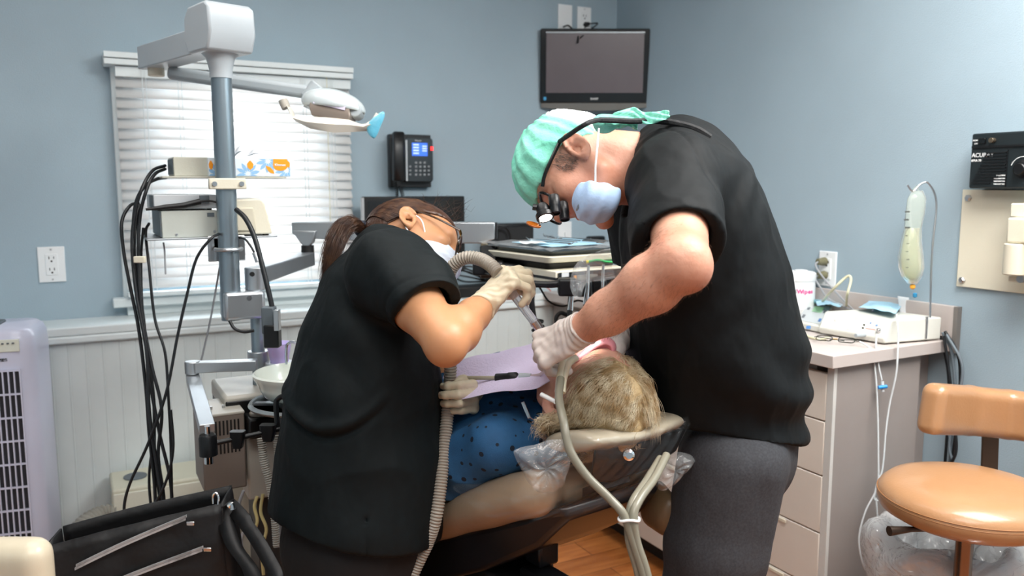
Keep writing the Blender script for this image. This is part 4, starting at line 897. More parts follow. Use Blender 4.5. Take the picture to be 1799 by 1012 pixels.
G = [[q+RT*0.012+UP*0.006*(1 if i < 20 else 0), q-RT*0.012-UP*0.010] for i, q in enumerate(st)]
MB().sheet(G).out('shoulder_strap', BAGM, bag, solid=0.003, smooth=60)
st = catmull([P(396, 886, 1.52), P(398, 920, 1.5), P(412, 960, 1.48), P(440, 1000, 1.46), P(450, 1040, 1.45)], 8)
MB().sheet([[q+RT*0.015, q-RT*0.015] for q in st]).out('side_gusset', BAGM, bag, solid=0.003, smooth=60)
MB().tube(catmull([P(374, 885, 1.5), P(374, 872, 1.5), P(379, 866, 1.5), P(384, 874, 1.5), P(383, 886, 1.5)], 6), 0.002, 8).out('clasp', CHROME, bag)
MB().tube(catmull([P(402, 890, 1.5), P(407, 886, 1.5), P(409, 895, 1.5)], 6), 0.005, 8).out('ring', CHROME, bag)
# stool under the bag, with a cream backrest at the very edge
ch = P(225, 1040, 1.5); chs = A(ch[0], ch[1], 0); seatz = bq(0.5, 1.0, 0.3)[2]-0.012
stl = thing('assistant_stool', 'cream upholstered stool cut off by the lower left corner of the picture', 'stool', chs)
CRU = mat('cream_vinyl', 'c8bda6', 0.35, coat=0.15, bump=0.03, bscale=150)
MB().lathe([(0.0, -0.06), (0.16, -0.06), (0.19, -0.045), (0.197, -0.02), (0.19, -0.006), (0.15, 0)], A(chs[0], chs[1], seatz), n=40).out('seat', CRU, stl, smooth=60)
MB().cyl(A(chs[0], chs[1], 0.08), A(chs[0], chs[1], seatz-0.06), 0.025, 20).out('column', CHROME, stl)
for k_ in range(5):
    a_ = k_*2*pi/5; d_ = A(cos(a_), sin(a_), 0); lg = MB().bar(chs+ZZ*0.09, chs+d_*0.25+ZZ*0.06, 0.035, 0.025).out('leg', BLACKP, stl, bev=0.004); MB().cyl(chs+d_*0.25+ZZ*0.025-RT*0.012, chs+d_*0.25+ZZ*0.025+RT*0.012, 0.025, 16).out('caster', BLACKM, lg)
bk = P(18, 1010, 1.25)
fb = lambda p: d_box(p, P(-10, 1012, 1.25), (0.088, 0.03, 0.06), np.array([RT, nrm(FH), ZZ]), 0.028)
bake('backrest', fb, [P(-10, 1012, 1.25)], 0.12, 0.006, CRU, stl)
MB().tube(catmull([chs+ZZ*(seatz-0.07), chs+(bk-chs)*A(0.9, 0.9, 0)+ZZ*(seatz-0.08), A(bk[0], bk[1], bk[2]-0.03)], 6), 0.012, 10).out('backrest_arm', CHROME, stl)
# ================================================================== dental chair (head end towards the camera)
hF = nrm(RT*(-0.6)+FH*0.8)                       # horizontal direction to the feet
RCL = radians(24); B = hF*cos(RCL)-ZZ*sin(RCL)   # along the body towards the feet
E2 = nrm(RT*(-0.8)-FH*0.6)                       # patient's left, towards the camera
NN = ZZ*cos(RCL)+hF*sin(RCL)
T0 = P(1050, 697, 1.56)                          # centre of the patient's head
def Q(b, s, n): return T0+B*b+E2*s+NN*n
TAUPE = mat('taupe_vinyl', '9a8670', 0.3, coat=0.35, bump=0.05, bscale=120, var=0.04)
TAUPL = mat('pale_taupe_vinyl', 'ada390', 0.22, coat=0.6, bump=0.03, bscale=80, var=0.04)
SHELL = mat('chair_shell', '17171a', 0.3, var=0.2)
seat0 = Q(0.84, 0, -0.17); chf = A(seat0[0], seat0[1], 0)
dch = thing('dental_chair', 'reclined dental chair with taupe cushions under the patient', 'dental chair', chf+hF*0.1)
def back_f(p):
    a, b = Q(0.10, 0, -0.148), Q(0.86, 0, -0.16); d = d_ecap(p, a, b, (0.185, 0.042), (0.25, 0.050), E2)
    for s_ in (1, -1): d = smin(d, d_ecap(p, Q(0.08, 0.135*s_, -0.142), Q(0.82, 0.21*s_, -0.15), (0.045, 0.046), (0.05, 0.052), E2), 0.03)
    return smax(d, -d_plane(p, Q(-0.03, 0, 0), B), 0.03)
bake('backrest', back_f, [Q(0.1, s*0.3, n) for s in (-1, 1) for n in (-.22, -.1)]+[Q(0.95, s*0.3, n) for s in (-1, 1) for n in (-.22, -.1)], 0.04, 0.007, TAUPE, dch, disp=lambda V: 0.003*waves(V, 14, 61))
def seat_f(p):
    s0 = seat0+B*0.0; s1 = s0+hF*0.42+ZZ*0.03; s2 = s1+hF*0.40-ZZ*0.03
    d = d_ecap(p, s0, s1, (0.27, 0.055), (0.27, 0.05), E2); return smin(d, d_ecap(p, s1, s2, (0.26, 0.045), (0.21, 0.04), E2), 0.04)
s2_ = seat0+hF*0.82
bake('seat', seat_f, [seat0+E2*0.3, seat0-E2*0.3, s2_+E2*0.3, s2_-E2*0.3, seat0+ZZ*0.1, seat0-ZZ*0.1], 0.06, 0.009, TAUPE, dch)
# headrest cushion, dished in the middle and rising at the far side
HRc = P(1120, 757, 1.50)
hu = nrm(P(1238, 722, 1.62)-P(1008, 768, 1.41))
def head_f(p):
    pts = [(1040, 776, 1.41, .020), (1075, 772, 1.44, .020), (1110, 768, 1.475, .019), (1150, 757, 1.52, .019), (1185, 742, 1.56, .020), (1212, 727, 1.59, .019)]; d = None
    f_ = nrm(hF*0.98-ZZ*0.25)
    for (a, b) in zip(pts[:-1], pts[1:]):
        for k_ in (0.0,):
            A0, B0 = P(*a[:3]), P(*b[:3]); e = d_ecap(p, A0+f_*0.055, B0+f_*0.055, (0.07, a[3]), (0.07, b[3]), f_); d = e if d is None else smin(d, e, 0.006)
    return d
bake('headrest', head_f, [P(1010, 770, 1.35), P(1240, 715, 1.6), P(1010, 770, 1.6), P(1230, 710, 1.8), P(1120, 800, 1.45)], 0.05, 0.0045, TAUPL, dch, it=6)
# black back shell below the headrest and backrest
hs0, hs1 = P(1042, 790, 1.44), P(1190, 765, 1.60)
MB().loft([[Q(b_, s_*w_, n_) for s_, n_ in ((1, n1), (0.9, n2), (-0.9, n2), (-1, n1))] for b_, w_, n1, n2 in ((0.03, 0.13, -0.175, -0.20), (0.12, 0.15, -0.185, -0.24), (0.30, 0.175, -0.19, -0.27), (0.60, 0.20, -0.20, -0.29), (0.9, 0.22, -0.21, -0.30))]).out('back_shell', SHELL, dch, bev=0.01, bseg=3)
mb = MB(); mb.loft([[P(1046, 790, 1.42)+FW*e, P(1120, 780, 1.50)+FW*e, P(1212, 752, 1.60)+FW*e, P(1190, 796, 1.60)+FW*e, P(1150, 825, 1.56)+FW*e, P(1075, 852, 1.49)+FW*e, P(1040, 850, 1.45)+FW*e] for e in (0.012, 0.03)]); mb.out('headrest_plate', SHELL, dch, bev=0.005)
MB().bar(Q(0.02, 0, -0.16), Q(0.3, 0, -0.19), 0.08, 0.015, NN).out('headrest_bar', SHELL, dch)
MB().lathe([(0.008, 0), (0.010, 0.003), (0.010, 0.014), (0.006, 0.017)], P(1103, 797, 1.435), -FW, 16).out('lock_knob', CHROME, dch)
mb = MB(); base = chf+hF*0.15
mb.bar(base+ZZ*0.05, base+ZZ*0.05+hF*0.5, 0.34, 0.08); mb.out('floor_base', mat('base_grey', '5b5f63', 0.45), dch, bev=0.02, bseg=3)
MB().bar(base-hF*0.25+ZZ*0.035, base+ZZ*0.035, 0.30, 0.05).out('base_plate', MATS['base_grey'], dch, bev=0.01)
MB().loft([[base+hF*x_+E2*y_+ZZ*z_ for x_, y_ in rrect(a_, b_, 0.04)] for a_, b_, z_ in ((0.30, 0.24, 0.09), (0.26, 0.2, 0.3), (0.40, 0.26, seat0[2]-0.06))]).out('lift_column', SHELL, dch)
for (px, py, d_, w_, h_, dd) in ((952, 965, 1.66, 0.05, 0.055, 0.05), (900, 985, 1.75, 0.16, 0.03, 0.10), (870, 1000, 1.72, 0.22, 0.05, 0.1), (960, 1020, 1.62, 0.10, 0.035, 0.06)):
    MB().box(P(px, py, d_), (w_, dd, h_), (hF, E2, ZZ)).out('mechanism_cover', SHELL, dch, bev=0.006)
MB().bar(Q(0.55, 0, -0.26), base+ZZ*0.35, 0.10, 0.06).out('tilt_link', SHELL, dch, bev=0.01)
MB().bar(Q(0.45, 0.10, -0.27), P(840, 990, 1.75), 0.05, 0.04).out('tilt_cylinder', SHELL, dch, bev=0.008)
for s_ in (1, -1):
    mb = MB(); a0 = seat0+E2*s_*0.30-hF*0.12; mb.tube(catmull([seat0+E2*s_*0.25-ZZ*0.05, a0+ZZ*0.02, a0+ZZ*0.10, a0+hF*0.12+ZZ*0.14, a0+hF*0.32+ZZ*0.13], 6), 0.02, 10); mb.out('armrest', SHELL, dch)
bake('armrest_pad', lambda p: d_ecap(p, P(1150, 885, 1.70), P(1172, 905, 1.66), (0.052, 0.03), (0.045, 0.028), UP), [P(1150, 885, 1.7)], 0.12, 0.006, mat('brown_vinyl', '6a543c', 0.4, bump=0.1, bscale=30), dch)
# clear film over the headrest and backrest
FILM = film('clear_film', 0.10, bscale=7, bump=0.5, rough=0.10, white=0.012)
FILMB = film('clear_film_bright', 0.08, bscale=10, bump=0.9, rough=0.14, white=0.16)
cf = thing('barrier_film', 'clear plastic film stretched over the headrest and upper back of the dental chair', 'plastic film', P(1000, 880, 1.5))
g_top = [P(1012, 770, 1.375), P(1060, 778, 1.40), P(1110, 768, 1.445), P(1160, 752, 1.50), P(1205, 730, 1.555), P(1236, 712, 1.60)]
g_mid = [P(940, 830, 1.40), P(1000, 860, 1.42), P(1060, 850, 1.44), P(1110, 830, 1.47), P(1165, 810, 1.50), P(1200, 775, 1.56)]
g_bot = [P(790, 850, 1.52), P(850, 905, 1.49), P(930, 912, 1.46), P(1020, 900, 1.47), P(1100, 870, 1.50), P(1160, 845, 1.54)]
G = []
for t in np.linspace(0, 1, 18):
    row = []
    for j in range(31):
        u = j/30*5; i = min(int(u), 4); f_ = u-i; L3 = [g[i]*(1-f_)+g[i+1]*f_ for g in (g_top, g_mid, g_bot)]
        q = L3[0]*(1-t)*(1-2*t)+L3[1]*4*t*(1-t)+L3[2]*t*(2*t-1); q = q-FW*(0.010+0.004*sin(j*2.1+t*5))+UP*0.003*sin(j*3.3); row.append(q)
    G.append(row)
MB().sheet(G).out('film_sheet', FILM, cf, smooth=180, sub=1)
def lobe(name, pts, d, label, cat='plastic bag'):
    o = thing(name, label, cat, P(pts[0][0], max(q[1] for q in pts), d)); c = P(sum(q[0] for q in pts)/len(pts), sum(q[1] for q in pts)/len(pts), d); mb = MB()
    ring = catmull([P(x, y, d) for x, y in pts]+[P(*pts[0], d)], 5)[:-1]; rings = []
    rg = np.random.default_rng(len(pts)); ph = rg.uniform(0, 6)
    for k_, (s_, dz) in enumerate(((1, 0.004), (0.93, -0.008), (0.75, -0.016), (0.5, -0.02), (0.25, -0.018))):
        rings.append([c+(q-c)*s_+FW*(dz+0.006*sin(i*1.3+k_*2+ph)) for i, q in enumerate(ring)])
    rings.append([c-FW*0.014+(q-c)*0.06 for q in ring]); mb.loft(rings); mb.f.pop(-2); mb.m.pop(); mb.out('film_pocket', FILMB, o, smooth=180, sub=1); return o
lobe('plastic_sleeve', [(900, 792), (945, 780), (985, 772), (1003, 790), (998, 830), (985, 858), (960, 868), (938, 860), (920, 835)], 1.36, 'crumpled end of clear plastic hanging below the patient\'s hair')
lobe('plastic_sleeve', [(1172, 800), (1200, 795), (1222, 808), (1205, 830), (1180, 855), (1160, 862), (1150, 840)], 1.56, 'small crumpled clear plastic at the far corner of the headrest')
# twin hoses of the nose mask, tied below the headrest
nh = thing('nose_mask_hoses', 'olive grey hoses coming round both sides of the headrest and tied with a white ring', 'hose', P(1130, 1080, 1.35))
OLV = mat('olive_hose', '7f7b6c', 0.35, coat=0.2)
def hose(pts, d, r=0.0072): MB().tube(catmull([P(q[0], q[1], q[2] if len(q) > 2 else d) for q in pts], 8), r, 14).out('hose', OLV, nh, smooth=80)
hose([(985, 665, 1.46), (982, 700, 1.42), (990, 740, 1.36), (1001, 790, 1.34), (1030, 835, 1.33), (1070, 875, 1.32), (1096, 905, 1.31), (1112, 950, 1.31), (1128, 1000, 1.31), (1145, 1070, 1.31)], 1.33)
hose([(1171, 800, 1.44), (1150, 840, 1.38), (1125, 875, 1.33), (1113, 905, 1.31), (1118, 950, 1.31), (1134, 1000, 1.31), (1152, 1070, 1.31)], 1.33)
hose([(1160, 806, 1.45), (1136, 845, 1.38), (1114, 878, 1.33), (1105, 908, 1.32), (1106, 950, 1.32), (1120, 1000, 1.32), (1136, 1070, 1.32)], 1.33)
tie = P(1105, 912, 1.312); MB().tube([tie+RT*0.0165*cos(t)+FW*0.013*sin(t)+UP*0.0015*sin(3*t) for t in np.linspace(0, 2*pi, 24)[:-1]], 0.0022, 8, closed=True).out('tie_ring', WHITEP, nh)
# ================================================================== people
SKIN_M = mat('skin_man', 'c9967e', 0.48, bump=0.12, bscale=90, var=0.10, vscale=14, sss=0.06, col2='bd8169')
SKIN_W = mat('skin_woman', 'b9855f', 0.46, bump=0.03, bscale=90, var=0.05, vscale=9, sss=0.12)
SKIN_P = mat('skin_patient', 'd9a992', 0.42, bump=0.05, bscale=90, var=0.07, vscale=14, sss=0.15, col2='cf9480')
GLOVE = mat('glove_latex', 'cfc2a8', 0.42, bump=0.10, bscale=55, var=0.03, sss=0.08, stretch=(1, 1, 2.2))
GLOVEW = mat('glove_white', 'c8beb8', 0.4, bump=0.10, bscale=45, var=0.03, sss=0.08)
SCRUB = mat('scrub_black', '090d0f', 0.70, spec=0.22, bump=0.25, bscale=16, var=0.12, vscale=60)
PANTS = mat('trouser_charcoal', '36373b', 0.85, bump=0.25, bscale=14, var=0.18, vscale=240)
PANTB = mat('trouser_black', '121214', 0.85, bump=0.2, bscale=14, var=0.12)
def basis(F, U):
    """F forward, U up, both as (right, up, away); returns rows forward, left, up"""
    F = nrm(CV(*F)); U = CV(*U); U = nrm(U-F*np.dot(U, F)); return np.array([F, np.cross(U, F), U])
def head_parts(p, O, R, s=1.0, fat=0.0, nose=1.0, fem=0.0):
    q = ((p-O)@R.T)/s; qa = q.copy(); qa[:, 1] = np.abs(qa[:, 1])
    d = d_ell(q, (-0.012, 0, 0.048), (0.099, 0.077, 0.088))
    d = smin(d, d_ell(q, (0.040, 0, 0.045), (0.056, 0.062, 0.06)), 0.03)
    d = smin(d, d_ell(q, (0.040, 0, -0.022), (0.054, 0.057+fat, 0.072)), 0.03)
    d = smin(d, d_chain(qa, [(-0.005, 0.058, -0.015), (0.008, 0.052+fat, -0.056), (0.075, 0.014, -0.098)], [0.014, 0.018, 0.016]), 0.022)
    d = smin(d, d_ell(q, (0.083, 0, -0.096), (0.017, 0.02, 0.016)), 0.015)
    d = smin(d, d_ell(qa, (0.064, 0.043, -0.006), (0.026, 0.022, 0.02)), 0.02)
    d = smin(d, d_cone(qa, (0.079, 0.038, 0.037), (0.091, 0.008, 0.034), 0.010, 0.011), 0.012)
    d = smax(d, -d_ell(qa, (0.099, 0.033, 0.018), (0.018, 0.017, 0.012)), 0.012)
    d = smin(d, d_ell(qa, (0.078, 0.032, 0.017), (0.0135, 0.0145, 0.0115)), 0.003)
    d = smin(d, d_cone(q, (0.090, 0, 0.028), (0.110*nose+0.004, 0, -0.012), 0.008, 0.0115), 0.010)
    d = smin(d, d_ell(qa, (0.100, 0.012, -0.017), (0.011, 0.008, 0.008)), 0.005)
    d = smin(d, d_ell(q, (0.088, 0, -0.046), (0.014, 0.024, 0.008)), 0.008)
    d = smin(d, d_ell(q, (0.086, 0, -0.060), (0.014, 0.022, 0.008)), 0.006)
    d = smax(d, -d_ell(q, (0.104, 0, -0.0525), (0.012, 0.024, 0.0025)), 0.003)
    # ears
    th = radians(16); e = qa-A(-0.008, 0.079, 0.002); ef = e[:, 0]*cos(th)+e[:, 2]*sin(th); eu = -e[:, 0]*sin(th)+e[:, 2]*cos(th); el = e[:, 1]-0.25*np.clip(-ef, -0.01, 0.03)
    E = np.stack([ef, el, eu], 1)
    rr = np.sqrt((ef/0.019)**2+((eu-0.001)/0.033)**2)
    disc = smax(np.abs(el-0.004*np.clip(rr, 0, 1.2)+0.001)-0.0040, (rr-1)*0.019, 0.003)
    rim = np.sqrt(((rr-0.93)*0.022)**2+(el-0.007)**2)-0.0038
    rim = np.where((ef > 0.008) & (eu < 0.014), rim+0.006, rim)
    anti = np.sqrt(((np.sqrt(((ef+0.003)/0.011)**2+((eu+0.002)/0.019)**2)-0.95)*0.012)**2+(el-0.006)**2)-0.0030
    anti = np.where(ef > 0.004, anti+0.01, anti)
    ear = smin(smin(disc, rim, 0.002), anti, 0.002)
    ear = smax(ear, -d_ell(E, (0.003, 0.004, -0.003), (0.0085, 0.010, 0.012)), 0.002)
    ear = smin(ear, d_ell(E, (0.004, 0.004, -0.028), (0.009, 0.0045, 0.009)), 0.004)
    ear = smin(ear, d_ell(E, (0.014, 0.002, -0.004), (0.005, 0.005, 0.007)), 0.003)
    d = smin(d, ear, 0.004); return d*s
def sect(p, S, side, k=0.03, grow=0.0):
    """S = list of (centre, side radius, depth radius)"""
    d = None
    for (a, ra, fa), (b, rb, fb) in zip(S[:-1], S[1:]):
        e = d_ecap(p, a, b, (ra+grow, fa+grow), (rb+grow, fb+grow), side); d = e if d is None else smin(d, e, k)
    return d
def rotv(v, ax, a):
    ax = nrm(ax); return v*cos(a)+np.cross(ax, v)*sin(a)+ax*np.dot(ax, v)*(1-cos(a))
def hand_spec(W, D, N, Sd, curls, thumb, spread=(0.10, 0.03, -0.04, -0.12), s=1.0):
    """W wrist, D towards the knuckles, N out of the back of the hand, Sd = +1/-1 picks the thumb side; curls = (a, b, c) degrees per finger"""
    D = nrm(D); N = nrm(A(N)-D*np.dot(N, D)); S = np.cross(D, N)*Sd; ch = []
    LN = [(0.043, 0.026, 0.021), (0.047, 0.030, 0.022), (0.043, 0.028, 0.022), (0.034, 0.021, 0.019)]
    RD = [(0.0092, 0.0085, 0.0078, 0.0068), (0.0095, 0.0087, 0.0080, 0.0068), (0.0090, 0.0083, 0.0075, 0.0066), (0.0080, 0.0074, 0.0068, 0.0060)]
    OFF = [(0.086, 0.028), (0.090, 0.009), (0.086, -0.010), (0.078, -0.028)]
    for i in range(4):
        b = W+(D*OFF[i][0]+S*OFF[i][1])*s; dr = nrm(D+S*spread[i]); pts = [b]; ax = np.cross(dr, N); a = 0
        for j in range(3):
            a += radians(curls[i][j]); v = rotv(dr, ax, -a); pts.append(pts[-1]+v*LN[i][j]*s)
        ch.append((pts, [r*s for r in RD[i]]))
    t = [W+(D*x+S*y+N*z)*s for x, y, z in thumb]
    return dict(W=W, D=D, N=N, S=S, ch=ch, th=(t, [0.014*s, 0.0115*s, 0.0095*s, 0.0075*s]), s=s)
def d_hand(p, H, g=0.0):
    W, D, N, S, s = H['W'], H['D'], H['N'], H['S'], H['s']
    d = d_ecap(p, W, W+D*0.03*s, ((0.026)*s+g, 0.019*s+g), (0.033*s+g, 0.015*s+g), S)
    d = smin(d, d_ecap(p, W+D*0.03*s, W+D*0.078*s-S*0.001, (0.034*s+g, 0.0145*s+g), (0.037*s+g, 0.0115*s+g), S), 0.012)
    f = None
    for pts, r in H['ch']:
        e = d_chain(p, pts, [q+g for q in r], 0.003); kn = d_ell(p, pts[0]+N*0.002, (0.0105*s+g,)*3)
        e = smin(e, kn, 0.004); e = smin(e, d_chain(p, [W+D*0.045*s+(pts[0]-W-D*0.085*s)*0.7, pts[0]], [0.010*s+g, r[0]+g]), 0.006)
        f = e if f is None else smin(f, e, 0.0022)
    d = smin(d, f, 0.007)
    t, r = H['th']; return smin(d, d_chain(p, t, [q+g for q in r], 0.004), 0.008)
def hand_pts(H): return [q for c in H['ch'] for q in c[0]]+H['th'][0]+[H['W']]
def glove(H, fore, m, parent, name='glove', cuff=0.05, h=0.0024, label=None, rw=0.029, rh=0.031):
    """glove over the hand with a rolled cuff on the forearm; fore = unit vector from the wrist towards the elbow"""
    W = H['W']; c = W+fore*cuff; SX_ = nrm(H['S']-fore*np.dot(H['S'], fore))
    def f(p):
        d = smin(d_hand(p, H, 0.0014), d_ecap(p, W-fore*0.01, c, (rw, rh-0.004), (rw, rh), SX_), 0.012)
        d = smax(d, d_plane(p, c, fore), 0.002)
        a = (p-c)@fore; rad = np.linalg.norm(p-c-a[:, None]*fore, axis=1)
        inner = smax(d_ecap(p, W+fore*0.02, c+fore*0.02, (rw-0.004, rh-0.008), (rw-0.003, rh-0.003), SX_), -((p-W)@fore-0.02), 0.002)
        d = smax(d, -inner, 0.002)
        roll = np.sqrt((np.sqrt((((p-c)@SX_)/rw)**2+(((p-c)@np.cross(fore, SX_))/rh)**2)-1)**2*rh**2+a**2)-0.0022
        return smin(d, roll, 0.002)
    S_ = H['S']
    def disp(V):
        t = (V-W)@fore; return 0.0009*np.sin(t*520+2.2*waves(V, 45, 3, 4))*np.clip((t+0.05)/0.04, 0, 1)+0.0006*waves(V, 160, 9)
    return bake(name, f, hand_pts(H)+[c], 0.05, h, m, parent, it=1, disp=disp, label=label)
def strands(name, curves, r, m, parent, n=4):
    """many thin hair strands as one mesh; curves = list of point lists"""
    V = []; F = []
    for pts in curves:
        k = len(pts); C = np.array(pts); T = np.gradient(C, axis=0); T /= np.linalg.norm(T, axis=1)[:, None]+1e-9
        u = np.cross(T, A(0.31, 0.52, 0.79)); u /= np.linalg.norm(u, axis=1)[:, None]+1e-9; w = np.cross(T, u)
        rr = r*np.minimum(1, np.linspace(3.0, 0.15, k)) if k > 2 else np.full(k, r)
        base = len(V)*0+sum(len(x) for x in V); ring = []
        for j in range(3):
            a = 2*pi*j/3; ring.append(C+(u*cos(a)+w*sin(a))*rr[:, None])
        R = np.stack(ring, 1).reshape(-1, 3); V.append(R); i = np.arange(k-1)[:, None]*3; j = np.arange(3)[None]
        q = np.stack([i+j, i+(j+1) % 3, i+3+(j+1) % 3, i+3+j], -1).reshape(-1, 4)+base; F.append(q)
    return link(name, np.concatenate(V), np.concatenate(F), m, parent, smooth=180)
def shoe(name, ank, fwd, m, parent):
    f = nrm(A(fwd)*A(1, 1, 0)); a = A(ank[0], ank[1], 0)
    fn = lambda p: smax(smin(d_ecap(p, a-f*0.05+ZZ*0.04, a+f*0.15+ZZ*0.025, (0.038, 0.04), (0.042, 0.028), np.cross(f, ZZ)), d_cone(p, a+ZZ*0.05, a+ZZ*0.10, 0.045, 0.042), 0.03), -(p[:, 2]-0.0), 0.004)
    return bake(name, fn, [a-f*0.1, a+f*0.2, a+ZZ*0.12], 0.03, 0.006, m, parent)

def wrinkle(m, s1=0.9, s2=0.5):
    """cloth creases: stretched, distorted noise on top of the fine weave"""
    nt = m.node_tree; b = nt.nodes['Principled BSDF']; tc = nt.nodes['Texture Coordinate']; prev = b.inputs['Normal'].links[0].from_socket if b.inputs['Normal'].links else None
    for sc, st, dist, strg in (((1, 1, 0.4), 7, 0.25, s1), ((1, 1, 0.55), 19, 0.2, s2)):
        mp = nt.nodes.new('ShaderNodeMapping'); mp.inputs['Scale'].default_value = sc; mp.inputs['Rotation'].default_value = (0.3, 0.5, 0.2); nt.links.new(tc.outputs['Object'], mp.inputs[0])
        n = nt.nodes.new('ShaderNodeTexNoise'); n.inputs['Scale'].default_value = st; n.inputs['Detail'].default_value = 2; n.inputs['Distortion'].default_value = dist; nt.links.new(mp.outputs[0], n.inputs['Vector'])
        bp = nt.nodes.new('ShaderNodeBump'); bp.inputs['Strength'].default_value = strg; bp.inputs['Distance'].default_value = 0.02; nt.links.new(n.outputs[0], bp.inputs['Height'])
        if prev: nt.links.new(prev, bp.inputs['Normal'])
        prev = bp.outputs[0]
    nt.links.new(prev, b.inputs['Normal'])
wrinkle(SCRUB, 0.5, 0.3); wrinkle(PANTS, 0.4, 0.25); wrinkle(PANTB, 0.4, 0.25); wrinkle(TAUPE, 0.1, 0.1)
# ------------------------------------------------------------------ the dentist
mSC = 0.93; mR = basis((-0.482, -0.835, -0.264), (-0.86, 0.394, 0.325)); mO = P(1012, 265, 1.53)-mR[1]*0.078*mSC
mSIDE = nrm(-FH*0.97-RT*0.22)
MS = [(1178, 296, 1.62, .135, .092), (1212, 350, 1.62, .185, .128), (1222, 410, 1.63, .185, .144), (1241, 500, 1.65, .178, .158), (1255, 595, 1.67, .180, .165), (1270, 650, 1.68, .180, .162), (1306, 760, 1.70, .178, .122)]
mS = [(P(x, y, d), a, b) for x, y, d, a, b in MS]
shL, elL, wrL = P(1182, 322, 1.47), P(1199, 462, 1.25), P(1020, 582, 1.42)
shR, elR, wrR = P(1120, 320, 1.78), P(1135, 500, 1.86), P(1088, 592, 1.66)
hipL, hipR = P(1288, 800, 1.61), P(1296, 800, 1.80)
knL, knR = hipL-RT*0.055-ZZ*0.38, hipR-RT*0.045-ZZ*0.38
ankL, ankR = A(*(knL+RT*0.02)[:2], 0.09), A(*(knR+RT*0.03)[:2], 0.09)
man = thing('person', 'person in black scrub top with green cap and magnifying glasses bending over the patient', 'person', A((ankL[0]+ankR[0])/2, (ankL[1]+ankR[1])/2, 0))
nb = P(1142, 290, 1.62)
HL = hand_spec(wrL-RT*0.004, CV(-0.66, -0.38, 0.50), CV(-0.45, 0.45, -0.78), 1, [(42, 48, 25), (48, 50, 25), (52, 50, 30), (56, 52, 30)], [(0.02, 0.02, -0.01), (0.05, 0.035, -0.03), (0.075, 0.030, -0.05), (0.10, 0.02, -0.06)])
HR = hand_spec(wrR, CV(-0.55, -0.6, -0.45), CV(-0.3, 0.7, 0.5), -1, [(25, 35, 20)]*4, [(0.02, 0.02, -0.01), (0.05, 0.04, -0.025), (0.08, 0.035, -0.035), (0.10, 0.02, -0.04)])
def man_body(p):
    d = sect(p, mS, mSIDE, grow=-0.035)
    d = smin(d, head_parts(p, mO, mR, mSC, fat=0.004), 0.004)
    nk = d_ecap(p, nb, mO-mR[0]*0.035+mR[2]*0.0, (0.065, 0.062), (0.060, 0.056), mSIDE)
    nk = smin(nk, d_ecap(p, nb-UP*0.03-RT*0.03, mO-mR[2]*0.05+mR[0]*0.0, (0.058, 0.05), (0.052, 0.045), mSIDE), 0.03)
    d = smin(d, nk, 0.022)
    d = smin(d, d_chain(p, [mS[1][0], shL, P(1190, 390, 1.37), elL], [0.09, 0.060, 0.050, 0.040], 0.02), 0.03)
    fa = elL+(wrL-elL)*0.28
    d = smin(d, d_chain(p, [elL, fa, elL+(wrL-elL)*0.7, wrL], [0.040, 0.045, 0.035, 0.027], 0.02), 0.02)
    d = smin(d, d_ell(p, elL+RT*0.010-UP*0.014-FW*0.005, (0.026, 0.026, 0.026)), 0.02)
    d = smin(d, d_chain(p, [mS[1][0], shR, elR], [0.09, 0.06, 0.043], 0.02), 0.03)
    d = smin(d, d_chain(p, [elR, elR+(wrR-elR)*0.4, wrR], [0.042, 0.042, 0.028], 0.02), 0.015)
    for h_, k_, a_ in ((hipL, knL, ankL), (hipR, knR, ankR)): d = smin(d, d_chain(p, [h_, k_, a_], [0.078, 0.055, 0.036], 0.02), 0.03)
    return smin(smin(d, d_hand(p, HL, -0.0022), 0.01), d_hand(p, HR, -0.0022), 0.01)
bake('body', man_body, [mO+mR[2]*0.15, mO-mR[2]*0.1, mO+mR[0]*0.12, wrL-RT*0.1, ankL, ankR, mS[4][0]+RT*0.2, mS[3][0]-mSIDE*0.2, shL, elL, elR], 0.06, 0.0031, SKIN_M, man, it=1)
